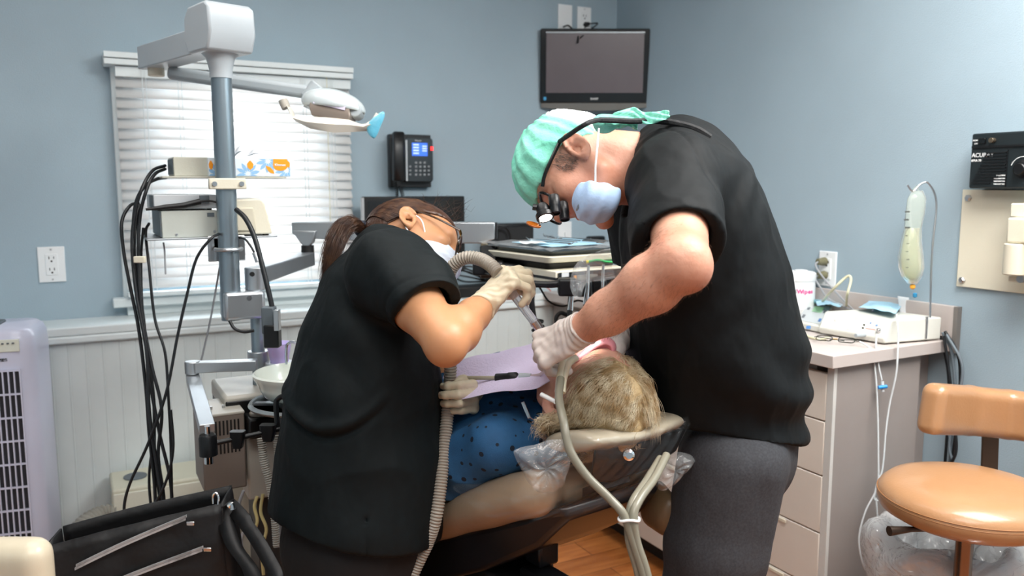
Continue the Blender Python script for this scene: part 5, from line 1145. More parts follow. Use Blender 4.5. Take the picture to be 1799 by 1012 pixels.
# eyes
for s in (1, -1):
    e = mO+mR.T@A(0.0775, 0.032*s, 0.0165)*mSC; eb = MB().lathe([(0, -0.0125)]+[(0.0125*sin(t), -0.0125*cos(t)) for t in np.linspace(0.2, pi-0.2, 10)]+[(0, 0.0125)], e, mR[0]-mR[2]*0.5, 16).out('eye', mat('eye_white', 'e6e0d8', 0.15), man, smooth=180)
def man_top(p):
    d = sect(p, mS, mSIDE, 0.03)
    d = smin(d, d_chain(p, [mS[0][0]+RT*0.03, shL+RT*0.0], [0.10, 0.088]), 0.04)
    sl = d_chain(p, [shL, P(1188, 385, 1.385), P(1196, 480, 1.29)], [0.086, 0.073, 0.082], 0.02)
    cuff_o, cuff_n = P(1186, 434, 1.335), nrm(P(1192, 470, 1.29)-P(1181, 380, 1.40)); cuff_n = nrm(cuff_n+RT*0.10)
    cut = d_plane(p, cuff_o, cuff_n); arm_in = d_chain(p, [shL, P(1190, 390, 1.37), elL+(elL-P(1190, 390, 1.37))*0.3], [0.050, 0.050, 0.056], 0.02)
    sl = smax(sl, cut, 0.003); sl = smax(sl, -smax(arm_in, -(cut+0.07), 0.005), 0.003)
    d = smax(d, -smax(d_chain(p, [cuff_o+cuff_n*0.0, P(1203, 466, 1.25), P(1110, 530, 1.33)], [0.055, 0.055, 0.05]), -cut, 0.01), 0.01)
    d = smin(d, sl, 0.02)
    sr = smax(d_chain(p, [shR, elR], [0.085, 0.07]), d_plane(p, shR+(elR-shR)*0.75, elR-shR), 0.003); d = smin(d, sr, 0.03)
    hem_n = nrm(-UP*0.97-RT*0.17); hem = d_plane(p, P(1308, 762, 1.62), hem_n); d = smax(d, hem, 0.003)
    # neck opening
    nk = smin(d_ecap(p, nb-UP*0.02, mO-mR[0]*0.035, (0.070, 0.067), (0.075, 0.08), mSIDE), d_ecap(p, nb-UP*0.045-RT*0.03, mO-mR[2]*0.05, (0.060, 0.056), (0.07, 0.08), mSIDE), 0.03)
    return smax(d, -nk, 0.004)
def man_fold(V):
    up_ = (V-EYE)@UP; z = V[:, 2]; w = 0.0042*waves(V*A(1, 1, 0.4), 15, 11)+0.0022*waves(V*A(1, 1, 0.6), 34, 12, ridged=True)
    # diagonal drags from shoulder and pulls at the waist
    t = (V-shL)@nrm(CV(0.75, -0.6, 0.2)); w += 0.0045*np.sin(t*70+3*waves(V, 9, 4))*np.exp(-((V-shL-CV(0.06, -0.05, 0.02))**2).sum(1)/0.02)
    t2 = (V-P(1250, 690, 1.6))@nrm(CV(0.3, 0.95, 0)); w += 0.007*np.sin(t2*45+2.5*waves(V, 7, 5))*np.exp(-((z-P(1250, 690, 1.6)[2])**2)/0.01)
    ct_ = (V-cuff_O)@cuff_N; near_ = np.linalg.norm(V-cuff_O, axis=1) < 0.13; w += 0.0012*np.sin(np.cross(V-cuff_O, cuff_N)@FW*260)*np.exp(-((ct_+0.012)/0.012)**2)*near_*0.4
    s1_ = (V-P(1210, 300, 1.45))@nrm(CV(0.9, 0.25, 0.1)); w -= 0.0025*np.exp(-(s1_/0.004)**2)*(np.linalg.norm(V-P(1215, 310, 1.45), axis=1) < 0.14)
    return w
cuff_O, cuff_N = P(1186, 434, 1.335), nrm(nrm(P(1192, 470, 1.29)-P(1181, 380, 1.40))+RT*0.10)
top = bake('scrub_top', man_top, [q[0]+RT*s*0.2 for q in mS for s in (-1, 1)]+[q[0]+mSIDE*s*0.22 for q in mS for s in (-1, 1)]+[shL, P(1192, 470, 1.25), shR, elR], 0.13, 0.0042, SCRUB, man, it=3, disp=man_fold)
# stitched cuff band and pocket
cO = P(1183, 418, 1.36)
pk = mat('scrub_seam', '17191c', 0.8)
def man_pants(p):
    d = sect(p, [(P(1300, 735, 1.70), .160, .118), (P(1296, 790, 1.70), .168, .118)], mSIDE, 0.03)
    for h_, k_, a_ in ((hipL, knL, ankL), (hipR, knR, ankR)):
        d = smin(d, d_chain(p, [h_-ZZ*0.01, h_*0.5+k_*0.5, k_, a_-ZZ*0.02], [0.105, 0.098, 0.082, 0.075], 0.02), 0.012)
    return smax(d, -(p[:, 2]-0.045), 0.003)
def pant_fold(V): return 0.0022*waves(V*A(1, 1, 0.25), 30, 21)+0.006*np.sin(V[:, 2]*38+3*waves(V, 6, 22))*np.exp(-((V[:, 2]-0.5)**2)/0.03)*0.6
bake('trousers', man_pants, [P(1300, 735, 1.7), hipL+RT*0.12, hipR-RT*0.12, ankL, ankR, hipL-FW*0.1, hipR+FW*0.1, hipR+RT*0.12, ankL-RT*.08], 0.05, 0.006, PANTS, man, it=2, disp=pant_fold)
for a_ in (ankL, ankR): shoe('shoe', a_, -RT-FH*0.1, BLACKM, man)
glove(HL, nrm(elL-wrL), GLOVEW, man, cuff=0.016, rw=0.0295, rh=0.0295)
glove(HR, nrm(elR-wrR), GLOVEW, man, cuff=0.03, rw=0.031, rh=0.031)
# cap
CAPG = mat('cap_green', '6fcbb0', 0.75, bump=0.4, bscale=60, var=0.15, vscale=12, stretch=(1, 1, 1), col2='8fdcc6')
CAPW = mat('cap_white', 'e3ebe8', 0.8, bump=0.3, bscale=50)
def cap_f(p):
    q = (p-mO)@mR.T/mSC; d = d_ell(q, (-0.012, 0, 0.050), (0.108, 0.086, 0.098))
    d = smin(d, d_ell(q, (0.030, 0, 0.055), (0.074, 0.074, 0.066)), 0.03)
    d = smin(d, d_ell(q, (-0.085, 0, 0.012), (0.032, 0.045, 0.034)), 0.03)
    f, u = q[:, 0], q[:, 2]; e = np.where(f > -0.02, 0.032+0.10*(f+0.02), 0.032+1.15*(f+0.02)); cut = (e-u)*0.8
    d = smax(d, cut, 0.003); inner = smin(d_ell(q, (-0.012, 0, 0.049), (0.1035, 0.083, 0.095)), d_ell(q, (0.030, 0, 0.055), (0.068, 0.068, 0.060)), 0.03)
    return d
def cap_fold(V):
    q = (V-mO)@mR.T; a = np.arctan2(q[:, 1], q[:, 0]+0.07); return 0.0016*np.sin(a*26+2*waves(V, 18, 31))+0.0016*waves(V, 55, 32, ridged=True)
def split_mat(o, mats, fn):
    me = o.data; me.materials.clear(); [me.materials.append(q) for q in mats]
    n = len(me.polygons); c = np.zeros(n*3); me.polygons.foreach_get('center', c); me.polygons.foreach_set('material_index', fn(c.reshape(-1, 3)+WLOC[o]).astype(np.int32)); me.update()
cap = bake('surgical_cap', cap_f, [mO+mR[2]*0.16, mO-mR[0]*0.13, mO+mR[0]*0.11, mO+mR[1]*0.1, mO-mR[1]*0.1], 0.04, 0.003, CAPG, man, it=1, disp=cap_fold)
MHc = mO+mR.T@A(-0.012, 0, 0.05)*mSC
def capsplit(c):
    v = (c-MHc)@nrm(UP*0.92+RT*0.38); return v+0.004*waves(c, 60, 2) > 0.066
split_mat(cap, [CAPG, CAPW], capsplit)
kn = P(1060, 217, 1.50)
bake('cap_knot', lambda p: smin(d_ell(p, kn, (0.022, 0.018, 0.016)), d_ell(p, kn+RT*0.018+UP*0.004, (0.014, 0.012, 0.012)), 0.008)+0.0015*waves(p, 120, 5), [kn], 0.04, 0.0025, CAPG, man)
def ribbon(name, pts, wd, m, parent, twist=0.0, n=7, th=0.0012, wob=0.004):
    c = catmull(pts, 8); fr = frames(c); G = []
    for i, q in enumerate(c):
        t = i/(len(c)-1); w = wd*(np.interp(t, [0, 0.15, 0.6, 1], [0.35, 0.9, 1, 0.75])); up = nrm(UP*cos(twist*t)+FW*sin(twist*t)); G.append([q+up*w*(j/(n-1)-0.5)+FW*wob*sin(j*1.9+i*0.7) for j in range(n)])
    return MB().sheet(G).out(name, m, parent, smooth=180, solid=th)
ribbon('cap_tie', [P(1062, 215, 1.48), P(1085, 208, 1.49), P(1112, 200, 1.5), P(1135, 208, 1.5), P(1160, 204, 1.49), P(1176, 200, 1.49)], 0.026, CAPG, man, 0.6)
ribbon('cap_tie', [P(1062, 218, 1.50), P(1085, 216, 1.52), P(1105, 212, 1.52), P(1120, 222, 1.52)], 0.022, CAPG, man, -0.5)
# glasses with magnifiers
gl = thing('magnifying_glasses', 'black magnifying glasses with a lit headlamp worn by the person in the green cap', 'glasses', P(965, 350, 1.46))
BLK = mat('frame_black', '0c0c0d', 0.25)
def MH(f, l, u): return mO+mR.T@A(f, l, u)*mSC
for s in (1, -1):
    MB().tube(catmull([MH(0.0, 0.088*s, 0.036), MH(0.04, 0.084*s, 0.034), MH(0.075, 0.076*s, 0.032), MH(0.094, 0.066*s, 0.028)], 6), 0.0036, 8).out('temple', BLK, gl)
    rim = [MH(0.104-0.10*abs(x_)**1.5*0.6, s*(0.034+x_), 0.014+y_) for x_, y_ in rrect(0.054, 0.036, 0.014, 5)]
    MB().tube(rim, 0.0026, 8, closed=True).out('rim', BLK, gl)
    ln = MB(); ln.add(rim, [tuple(range(len(rim)))]); ln.out('lens', film('spectacle_glass', 0.25, bump=0, white=0.0) if 'spectacle_glass' not in MATS else MATS['spectacle_glass'], gl, smooth=0)
MB().tube(catmull([MH(0.106, 0.008, 0.022), MH(0.112, 0, 0.024), MH(0.106, -0.008, 0.022)], 4), 0.003, 8).out('bridge', BLK, gl)
for s in (1, -1):
    a_, b_ = (P(973, 344, 1.49), P(977, 378, 1.475)) if s > 0 else (P(988, 356, 1.535), P(993, 390, 1.52))
    ba = MB().lathe([(0.0, 0), (0.009, 0), (0.0105, 0.003), (0.0105, 0.022), (0.0095, 0.024), (0.0095, 0.036), (0.008, 0.036), (0.008, 0.033), (0, 0.033)], a_, b_-a_, 24).out('magnifier', BLACKP, gl, smooth=40)
ha, hb_ = MH(0.124, 0.0, 0.032), MH(0.162, 0.012, 0.036)
hd = nrm(P(962, 382, 1.38)-P(953, 352, 1.42)); hd = nrm(CV(0.22, -0.84, -0.42)); ho = P(952, 362, 1.49)
MB().tube(catmull([MH(0.110, 0, 0.022), MH(0.125, 0.0, 0.030), ho], 5), 0.004, 8).out('lamp_arm', BLACKP, gl)
lp = MB().lathe([(0, -0.002), (0.010, -0.002), (0.0125, 0.004), (0.0125, 0.014), (0.0165, 0.018), (0.0165, 0.026), (0.0125, 0.0265), (0.0125, 0.023), (0, 0.023)], ho, hd, 24).out('headlamp', BLACKP, gl, smooth=40)
MB().lathe([(0, 0.0235), (0.0125, 0.0235), (0.0125, 0.0262), (0, 0.0268)], ho, hd, 24).out('lamp_lens', mat('lamp_lit', 'ffffff', 0.2, emit='fff4e6', estr=9), lp)
for k_ in range(3): MB().cyl(ho-RT*0.006+hd*0.004, ho-RT*0.017+hd*0.002, 0.006, 10).out('lamp_knob', BLACKP, lp) if k_ == 0 else None
fo_ = P(937, 396, 1.47); MB().lathe([(0, 0), (0.014, 0), (0.014, 0.003), (0, 0.003)], fo_, nrm(CV(0.25, 0.8, -0.30)), 24).out('amber_filter', mat('amber_glass', 'b5651d', 0.15, trans=0.5), gl, bev=0.0008)
MB().tube([fo_+RT*0.012, ho+hd*0.016-RT*0.012], 0.002, 6).out('filter_arm', BLACKP, gl)
sp = bpy.data.lights.new('headlamp_beam', 'SPOT'); sp.energy = 5; sp.spot_size = radians(16); sp.spot_blend = 0.5; sp.shadow_soft_size = 0.01; sp.color = (1, 0.93, 0.84)
so = bpy.data.objects.new('headlamp_beam', sp); COL.objects.link(so); so.location = ho+hd*0.035
from mathutils import Vector
so.rotation_euler = Vector(P(1035, 632, 1.55)-(ho+hd*0.035)).to_track_quat('-Z', 'Y').to_euler()
# strap of the glasses running over the cap knot and down the back
MB().tube(catmull([MH(0.0, 0.090, 0.036), P(1022, 222, 1.42), P(1045, 212, 1.44), P(1068, 211, 1.46), P(1110, 213, 1.49), P(1150, 212, 1.51), P(1185, 216, 1.50), P(1222, 226, 1.49), P(1248, 241, 1.49)], 8), [0.0045]*20+[0.0055]*20+[0.0065]*25, 8).out('strap', mat('strap_black', '1a1b1d', 0.75, bump=0.3, bscale=80), gl)
# mask pulled down under the chin
mk = thing('cup_face_mask', 'light blue cup mask pulled under the chin of the person in the green cap', 'face mask', P(1050, 385, 1.48))
mc = P(1048, 350, 1.47); Rm = np.array([nrm(CV(-0.55, -0.8, 0)), nrm(CV(0.8, -0.55, 0)), FW])
MASKB = mat('mask_blue', 'a9c4e6', 0.7, bump=0.1, bscale=150, var=0.03)
mf = lambda p: smax(smax(d_ell(p, mc, (0.048, 0.042, 0.062), Rm), -d_ell(p, mc, (0.0455, 0.0395, 0.0595), Rm), 0.001), d_plane(p, mc+CV(0.02, 0.02, 0), CV(0.55, 0.80, 0)), 0.001)
bake('mask_cup', lambda p: smax(d_ell(p, mc, (0.047, 0.041, 0.060), Rm), d_plane(p, mc+CV(0.015, 0.022, 0), CV(0.2, 0.95, 0)), 0.003), [mc], 0.075, 0.003, MASKB, mk, disp=lambda V: 0.0012*np.sin(((V-mc)@nrm(CV(0.8, -0.3, 0)))*260+waves(V, 20, 3)))
MB().tube(catmull([P(1052, 226, 1.44), P(1049, 260, 1.425), P(1046, 295, 1.425), P(1046, 325, 1.43)], 6), 0.0018, 6).out('elastic', WHITEP, mk)
MB().tube([P(1022, 348, 1.44), P(1016, 362, 1.44), P(1013, 370, 1.445)], 0.0016, 6).out('nose_wire', mat('wire', 'a9a9a9', 0.3, metal=1), mk)

def surf_hair(name, obj, m, parent, sel, n, L, flow, r, seed, curl=0.3):
    """short hairs growing out of part of a mesh"""
    me = obj.data; k = len(me.vertices); c = np.zeros(k*3); me.vertices.foreach_get('co', c); c = c.reshape(-1, 3)+WLOC[obj]; nn = np.zeros(k*3); me.vertices.foreach_get('normal', nn); nn = nn.reshape(-1, 3)
    idx = np.nonzero(sel(c, nn))[0]; g = np.random.default_rng(seed); out = []
    for i in g.choice(idx, min(n, len(idx)*6)):
        q = c[i]+g.normal(size=3)*0.0016; q = q-nn[i]*0.0008; dr = nrm(nn[i]*0.55+flow+g.normal(size=3)*curl); l_ = L*g.uniform(0.5, 1.2); pts = [q]
        for _ in range(3): dr = nrm(dr+flow*0.25+g.normal(size=3)*curl*0.3); pts.append(pts[-1]+dr*l_/3)
        out.append(pts)
    return strands(name, out, r, m, parent)
mbody = [o for o in man.children if o.name.startswith('body')][0]
ARMH = mat('arm_hair', '7d5d48', 0.6)
fdir = nrm(wrL-elL)
surf_hair('arm_hair', mbody, ARMH, mbody, lambda c, n: (((c-elL)@fdir > -0.02) & ((c-wrL)@fdir < -0.025) & (np.linalg.norm(np.cross(c-elL, fdir), axis=1) < 0.07) & (c@FW-EYE@FW < 1.5)), 3200, 0.0075, fdir*0.8-UP*0.35, 0.00011, 5, 0.35)
surf_hair('sideburn', mbody, mat('grey_hair', '7d736b', 0.6, var=0.4, vscale=200), mbody, lambda c, n: (lambda q: (q[:, 0] > 0.012) & (q[:, 0] < 0.045) & (q[:, 2] > -0.006) & (q[:, 2] < 0.034) & (q[:, 1] > 0.04))((c-mO)@mR.T/mSC), 520, 0.011, -mR[2]*0.6+mR[0]*0.1, 0.0002, 6, 0.15)
surf_hair('eyebrow', mbody, MATS['grey_hair'], mbody, lambda c, n: (lambda q: (q[:, 0] > 0.075) & (np.abs(q[:, 2]-0.036) < 0.005) & (np.abs(q[:, 1]) > 0.012))((c-mO)@mR.T/mSC), 300, 0.008, mR[1]*0.3+mR[2]*0.2, 0.0002, 7, 0.2)
# ------------------------------------------------------------------ the assistant
wR = basis((0.96, -0.25, -0.06), (0.19, 0.594, 0.78)); wO = P(722, 388, 1.74)+wR[1]*0.078*0.97; wSC = 0.97
def WH(f, l, u): return wO+wR.T@A(f, l, u)*wSC
wSIDE = nrm(RT*0.30-FH*0.95)
WS = [(682, 470, 1.68, .115, .070), (658, 520, 1.67, .150, .102), (646, 600, 1.66, .152, .130), (641, 700, 1.65, .155, .150), (636, 800, 1.65, .168, .160), (629, 895, 1.65, .178, .162), (624, 960, 1.65, .180, .165)]
wS = [(P(x, y, d), a, b) for x, y, d, a, b in WS]
wsR, weR, wwR = P(688, 482, 1.52), P(783, 598, 1.37), P(846, 540, 1.52)
wsL, weL, wwL = P(700, 505, 1.82), P(730, 640, 1.90), P(828, 692, 1.70)
whR, whL = P(618, 915, 1.61), P(628, 915, 1.73)
wkR, wkL = whR-ZZ*0.36+RT*0.02, whL-ZZ*0.36+RT*0.03
waR, waL = A(*(wkR-RT*0.02)[:2], 0.085), A(*(wkL-RT*0.01)[:2], 0.085)
wom = thing('person', 'person in dark scrubs with a brown ponytail, mask and glasses holding a ribbed suction hose', 'person', A((waL[0]+waR[0])/2, (waL[1]+waR[1])/2, 0))
HWR = hand_spec(wwR, CV(0.62, 0.72, 0.12), CV(-0.62, 0.50, -0.55), -1, [(48, 62, 40), (55, 62, 40), (62, 60, 40), (70, 58, 40)], [(0.015, 0.022, -0.012), (0.04, 0.036, -0.032), (0.062, 0.030, -0.05), (0.082, 0.018, -0.058)], s=0.92)
HWL = hand_spec(wwL, CV(0.08, 0.05, -1.0), CV(1.0, 0.05, 0.1), 1, [(45, 58, 42), (46, 58, 42), (48, 58, 42), (52, 58, 42)], [(0.02, 0.025, -0.012), (0.05, 0.038, -0.02), (0.075, 0.034, -0.034), (0.09, 0.024, -0.048)], s=0.84)
wnb = P(676, 446, 1.70)
def wom_body(p):
    d = sect(p, wS[:5]+[(P(626, 890, 1.65), .150, .130)], wSIDE, grow=-0.03)
    d = smin(d, head_parts(p, wO, wR, wSC, nose=0.97, fem=1), 0.004)
    d = smin(d, d_ecap(p, wnb, wO-wR[0]*0.03*1.0+wR[2]*-0.02, (0.055, 0.052), (0.050, 0.047), wSIDE), 0.02)
    d = smin(d, d_chain(p, [wS[1][0], wsR, wsR+(weR-wsR)*0.5, weR], [0.07, 0.050, 0.044, 0.036], 0.02), 0.03)
    d = smin(d, d_chain(p, [weR, weR+(wwR-weR)*0.3, weR+(wwR-weR)*0.75, wwR], [0.037, 0.0395, 0.029, 0.024], 0.015), 0.012)
    d = smin(d, d_ell(p, weR-UP*0.018, (0.022, 0.022, 0.022)), 0.025)
    d = smin(d, d_chain(p, [wS[1][0], wsL, weL], [0.07, 0.048, 0.037], 0.02), 0.03)
    d = smin(d, d_chain(p, [weL, weL+(wwL-weL)*0.4, wwL], [0.036, 0.036, 0.025], 0.015), 0.012)
    for h_, k_, a_ in ((whR, wkR, waR), (whL, wkL, waL)): d = smin(d, d_chain(p, [h_, k_, a_], [0.075, 0.05, 0.034], 0.02), 0.03)
    return smin(smin(d, d_hand(p, HWR, -0.0022), 0.008), d_hand(p, HWL, -0.0022), 0.008)
bake('body', wom_body, [WH(0.12, 0, 0), WH(-.1, 0, .1), WH(0, 0, .15), WH(0, 0, -.1), P(918, 470, 1.6), waL, waR, wS[4][0]-RT*0.18, wS[3][0]+wSIDE*0.2, wS[3][0]-wSIDE*0.2, weL, weR, P(840, 700, 1.6)], 0.06, 0.0031, SKIN_W, wom, it=1)
for s in (1, -1): MB().lathe([(0, -0.0125)]+[(0.0125*sin(t), -0.0125*cos(t)) for t in np.linspace(0.2, pi-0.2, 10)]+[(0, 0.0125)], WH(0.0775, 0.032*s, 0.0165), wR[0], 16).out('eye', MATS['eye_white'], wom, smooth=180)
wdir = nrm(weR-wsR); wcO = P(757, 548, 1.435); wcN = nrm(wdir+CV(-0.05, -0.25, 0))
SCRUBW = mat('scrub_dark_green', '0b1214', 0.70, spec=0.22, bump=0.25, bscale=16, var=0.12, vscale=60)
wrinkle(SCRUBW, 0.5, 0.3)
def wom_top(p):
    d = sect(p, wS, wSIDE, 0.03)
    cut = d_plane(p, wcO, wcN)
    d = smin(d, d_ecap(p, wnb, wnb+nrm(wO-wR[0]*0.03-wR[2]*0.02-wnb)*0.045, (0.066, 0.062), (0.059, 0.056), wSIDE), 0.03)
    sl = d_chain(p, [wS[0][0]+wSIDE*0.06, wsR, P(733, 512, 1.46), P(768, 562, 1.40)], [0.06, 0.078, 0.066, 0.062], 0.03)
    sl = smax(sl, cut, 0.003); arm_in = d_chain(p, [wsR, weR], [0.047, 0.050]); sl = smax(sl, -smax(arm_in, -(cut+0.06), 0.005), 0.003)
    d = smin(d, sl, 0.022)
    d = smin(d, smax(d_chain(p, [wS[0][0]-wSIDE*0.05, wsL, wsL+(weL-wsL)*0.7], [0.055, 0.068, 0.062], 0.02), d_plane(p, wsL+(weL-wsL)*0.6, weL-wsL), 0.003), 0.03)
    hem = d_plane(p, P(628, 932, 1.6), nrm(-UP*0.97+RT*-0.20)); d = smax(d, hem, 0.003)
    slit = np.abs((p-P(642, 925, 1.48))@nrm(RT+FH*0.3))-0.0015; d = smax(d, -smax(slit, -((P(642, 905, 1.48)-p)@UP), 0.002), 0.001)
    nax = nrm(wO-wR[0]*0.03-wR[2]*0.02-wnb); nk = d_ecap(p, wnb+nax*0.045, wO+nax*0.03, (0.056, 0.053), (0.075, 0.08), wSIDE); return smax(d, -nk, 0.004)
def wom_fold(V):
    w = 0.0038*waves(V*A(1, 1, 0.4), 16, 41)+0.0020*waves(V*A(1, 1, .6), 36, 42, ridged=True)
    ct_ = (V-wcO)@wcN; w -= 0.002*np.exp(-((ct_+0.022)/0.0035)**2)*(np.linalg.norm(V-wcO, axis=1) < 0.11)
    t = (V-P(640, 620, 1.5))@nrm(CV(0.6, 0.8, 0)); w += 0.004*np.sin(t*42+2.5*waves(V, 7, 43))*np.exp(-((V-P(650, 640, 1.5))**2).sum(1)/0.03)
    t = (V-P(575, 764, 1.5))@UP-0.25*((V-P(575, 764, 1.5))@RT)**2/0.05; xw = np.exp(-(((V-P(560, 764, 1.5))@RT)/0.10)**4)*((V-wS[3][0])@FW < 0.05); w += xw*(0.011*np.exp(-((t-0.014)/0.014)**2)-0.010*np.exp(-((t+0.004)/0.007)**2))
    t = (V-wsR)@nrm(CV(0.75, 0.65, 0)); w += 0.0035*np.sin(t*75+2*waves(V, 9, 44))*np.exp(-((V-P(715, 500, 1.42))**2).sum(1)/0.012)
    return w
bake('scrub_top', wom_top, [q[0]+RT*s*0.19 for q in wS for s in (-1, 1)]+[q[0]+wSIDE*s*0.2 for q in wS for s in (-1, 1)]+[wsR, P(790, 560, 1.33), wsL, weL, P(628, 960, 1.6)], 0.13, 0.0042, SCRUBW, wom, it=3, disp=wom_fold)
def wom_pants(p):
    d = sect(p, [(P(627, 870, 1.65), .150, .135), (P(624, 945, 1.65), .160, .146)], wSIDE, 0.03)
    for h_, k_, a_ in ((whR, wkR, waR), (whL, wkL, waL)): d = smin(d, d_chain(p, [h_, h_*0.5+k_*0.5, k_, a_-ZZ*0.02], [0.098, 0.095, 0.085, 0.075], 0.02), 0.012)
    return smax(d, -(p[:, 2]-0.04), 0.003)
bake('trousers', wom_pants, [P(628, 890, 1.66), whR-RT*0.13, whL+RT*0.13, waR, waL, whR-FW*0.13, whL+FW*0.13, whL+wSIDE*-0.1], 0.05, 0.006, PANTB, wom, it=2, disp=pant_fold)
for a_ in (waL, waR): shoe('shoe', a_, RT+FH*0.2, BLACKM, wom)
glove(HWR, nrm(weR-wwR), GLOVE, wom, cuff=0.012, rw=0.0275, rh=0.0275)
glove(HWL, nrm(weL-wwL), GLOVE, wom, cuff=0.03, rw=0.029, rh=0.029)
# hair
HAIRB = mat('hair_brown', '3a2419', 0.35, bump=0.3, bscale=150, var=0.3, vscale=60, col2='4d3122')
HAIRC = (-0.012, 0, 0.048)
def hair_f(p):
    q = (p-wO)@wR.T/wSC; d = smin(d_ell(q, HAIRC, (0.103, 0.081, 0.093)), d_ell(q, (0.034, 0, 0.050), (0.064, 0.067, 0.060)), 0.03)
    f, u = q[:, 0], q[:, 2]; e = np.where(f > 0.0, 0.034+0.45*f, 0.034+0.80*f); e = np.where(f < -0.07, 0.034-0.056+0.2*(f+0.07), e)
    return smax(d, (e-u)*0.7, 0.006)*wSC
hair = bake('hair', hair_f, [WH(.1, 0, .1), WH(-.13, 0, .05), WH(0, .09, .1), WH(0, -.09, .1), WH(0, 0, .16), WH(0, 0, -.05)], 0.03, 0.0032, HAIRB, wom, it=1)
rg = np.random.default_rng(12); cs = []
root = A(-0.118, 0.0, 0.030)
def on_ell(v, k=1.0):
    c = A(HAIRC); r = A(0.1045, 0.0825, 0.0945)
    w = v-c; return c+w/np.sqrt(((w/r)**2).sum())*k
for i in range(3200):
    a = rg.uniform(-1.45, 1.45); f0 = rg.uniform(-0.06, 0.095)
    s_ = 1 if rg.random() < 0.3 else -1
    if rg.random() < 0.55:   # start at the hairline
        f0 = rg.uniform(-0.05, 0.088); e = 0.034+0.45*f0 if f0 > 0 else 0.034+0.80*f0; st_ = A(f0, s_*0.06, e+0.005)
        if f0 > 0.06: st_ = A(0.085, s_*rg.uniform(0, 0.05), 0.075+rg.uniform(0, .006))
    else: st_ = A(rg.uniform(-0.05, 0.08), s_*rg.uniform(0, 0.07), 0.12)
    pts = []
    for t in np.linspace(0, 1, 9):
        q = st_*(1-t)+root*t+A(0, 0, 0.02*sin(pi*t)); pts.append(WH(*on_ell(q, 1.0+rg.normal()*0.003+0.005)) if t < 0.97 else WH(*(root+rg.normal(size=3)*0.005)))
    cs.append(pts)
HAIRS = mat('hair_strands', '33201a', 0.35, var=0.35, vscale=60, col2='553a28')
strands('hair_strands', cs, 0.0004, HAIRS, hair)
rt = WH(*root); cs = []
mid = [rt, P(616, 393, 1.70), P(598, 408, 1.68), P(585, 438, 1.66), P(574, 478, 1.65), P(563, 520, 1.65)]
for i in range(2000):
    o = rg.normal(size=3); o /= np.linalg.norm(o); o *= rg.uniform(0.2, 1); ln = rg.uniform(0.62, 1.0); wd = [0.009, 0.016, 0.021, 0.020, 0.015, 0.009]
    pts = [m_+(RT*o[0]+UP*o[1]+FW*o[2])*w_*(1+0.15*rg.normal()) for m_, w_ in zip(mid, wd)]; c = catmull(pts, 3); cs.append(c[:max(5, int(len(c)*ln))])
pony = strands('ponytail', cs, 0.00038, HAIRS, hair)
cs = []
for i in range(60):
    st_ = WH(rg.uniform(0, 0.085), -rg.uniform(0.0, 0.06), rg.uniform(0.10, 0.14)); d_ = nrm(CV(rg.uniform(-.2, 1), rg.uniform(0.0, 0.8), rg.uniform(-.3, .3))); cs.append([st_+d_*0.012*k_+UP*0.002*k_*rg.normal() for k_ in range(4)])
strands('flyaway_hair', cs, 0.0003, HAIRS, hair)
tq = P(628, 392, 1.72); ta = nrm(mid[1]-mid[0]); u_ = nrm(np.cross(ta, FW)); w_ = np.cross(ta, u_)
MB().tube([rt+ta*0.006+(u_*cos(t)+w_*sin(t))*0.013 for t in np.linspace(0, 2*pi, 20)[:-1]], 0.006, 8, closed=True).out('hair_tie', mat('hair_tie', '1c2230', 0.7), hair)
# face mask
mw = thing('surgical_mask', 'white pleated surgical mask on the person with the ponytail', 'face mask', WH(0.07, 0, -0.1))
MASKW = mat('mask_white', 'd3dcea', 0.7, bump=0.15, bscale=120, var=0.02)
def mask_f(p):
    q = (p-wO)@wR.T/wSC; a = np.abs(q[:, 1])
    d = smin(d_ell(q, (0.062, 0, -0.045), (0.062, 0.062, 0.072)), d_ell(q, (0.105, 0, -0.02), (0.022, 0.024, 0.034)), 0.02)
    d = smax(d, 0.030+0.0*a-q[:, 0], 0.004); d = smax(d, q[:, 2]-0.004+0.25*(0.09-q[:, 0]), 0.004); return d*wSC
bake('mask_body', mask_f, [WH(.13, 0, 0), WH(.03, .07, -.05), WH(.03, -.07, -.05), WH(.06, 0, -.12)], 0.02, 0.003, MASKW, mw, disp=lambda V: 0.0016*np.sin(((V-wO)@wR[2])*330+1.5*waves(V, 25, 6)))
for a_, b_, m_ in ((WH(-0.010, -0.080, 0.028), WH(0.040, -0.058, -0.014), WH(0.02, -0.078, 0.012)), (WH(-0.004, -0.080, -0.028), WH(0.042, -0.055, -0.060), WH(0.018, -0.072, -0.05))):
    MB().tube(catmull([a_, m_, b_], 8), 0.0016, 6).out('ear_loop', WHITEP, mw)
gw = thing('eyeglasses', 'brown and gold eyeglasses worn by the person with the ponytail', 'glasses', WH(0.1, 0, 0))
TORT = mat('tortoise_frame', '3b2716', 0.2, var=0.4, vscale=80, coat=0.5); GOLD = mat('gold_metal', 'c9a76a', 0.25, metal=1)
for s in (1, -1):
    MB().tube(catmull([WH(-0.03, 0.083*s, 0.026), WH(0.0, 0.084*s, 0.034), WH(0.05, 0.080*s, 0.030), WH(0.107, 0.070*s, 0.022)], 6), 0.0022, 8).out('temple', TORT, gw)
    rim = [WH(0.112-0.25*abs(x_)**1.3*0.35, s*(0.035+x_), 0.004+y_) for x_, y_ in rrect(0.056, 0.046, 0.02, 5)]
    MB().tube(rim, 0.002, 8, closed=True).out('rim', TORT, gw); ln = MB(); ln.add(rim, [tuple(range(len(rim)))]); ln.out('lens', MATS['spectacle_glass'], gw, smooth=0)
    MB().tube([WH(0.106, 0.071*s, 0.022), WH(0.111, 0.062*s, 0.018)], 0.003, 8).out('hinge', GOLD, gw)
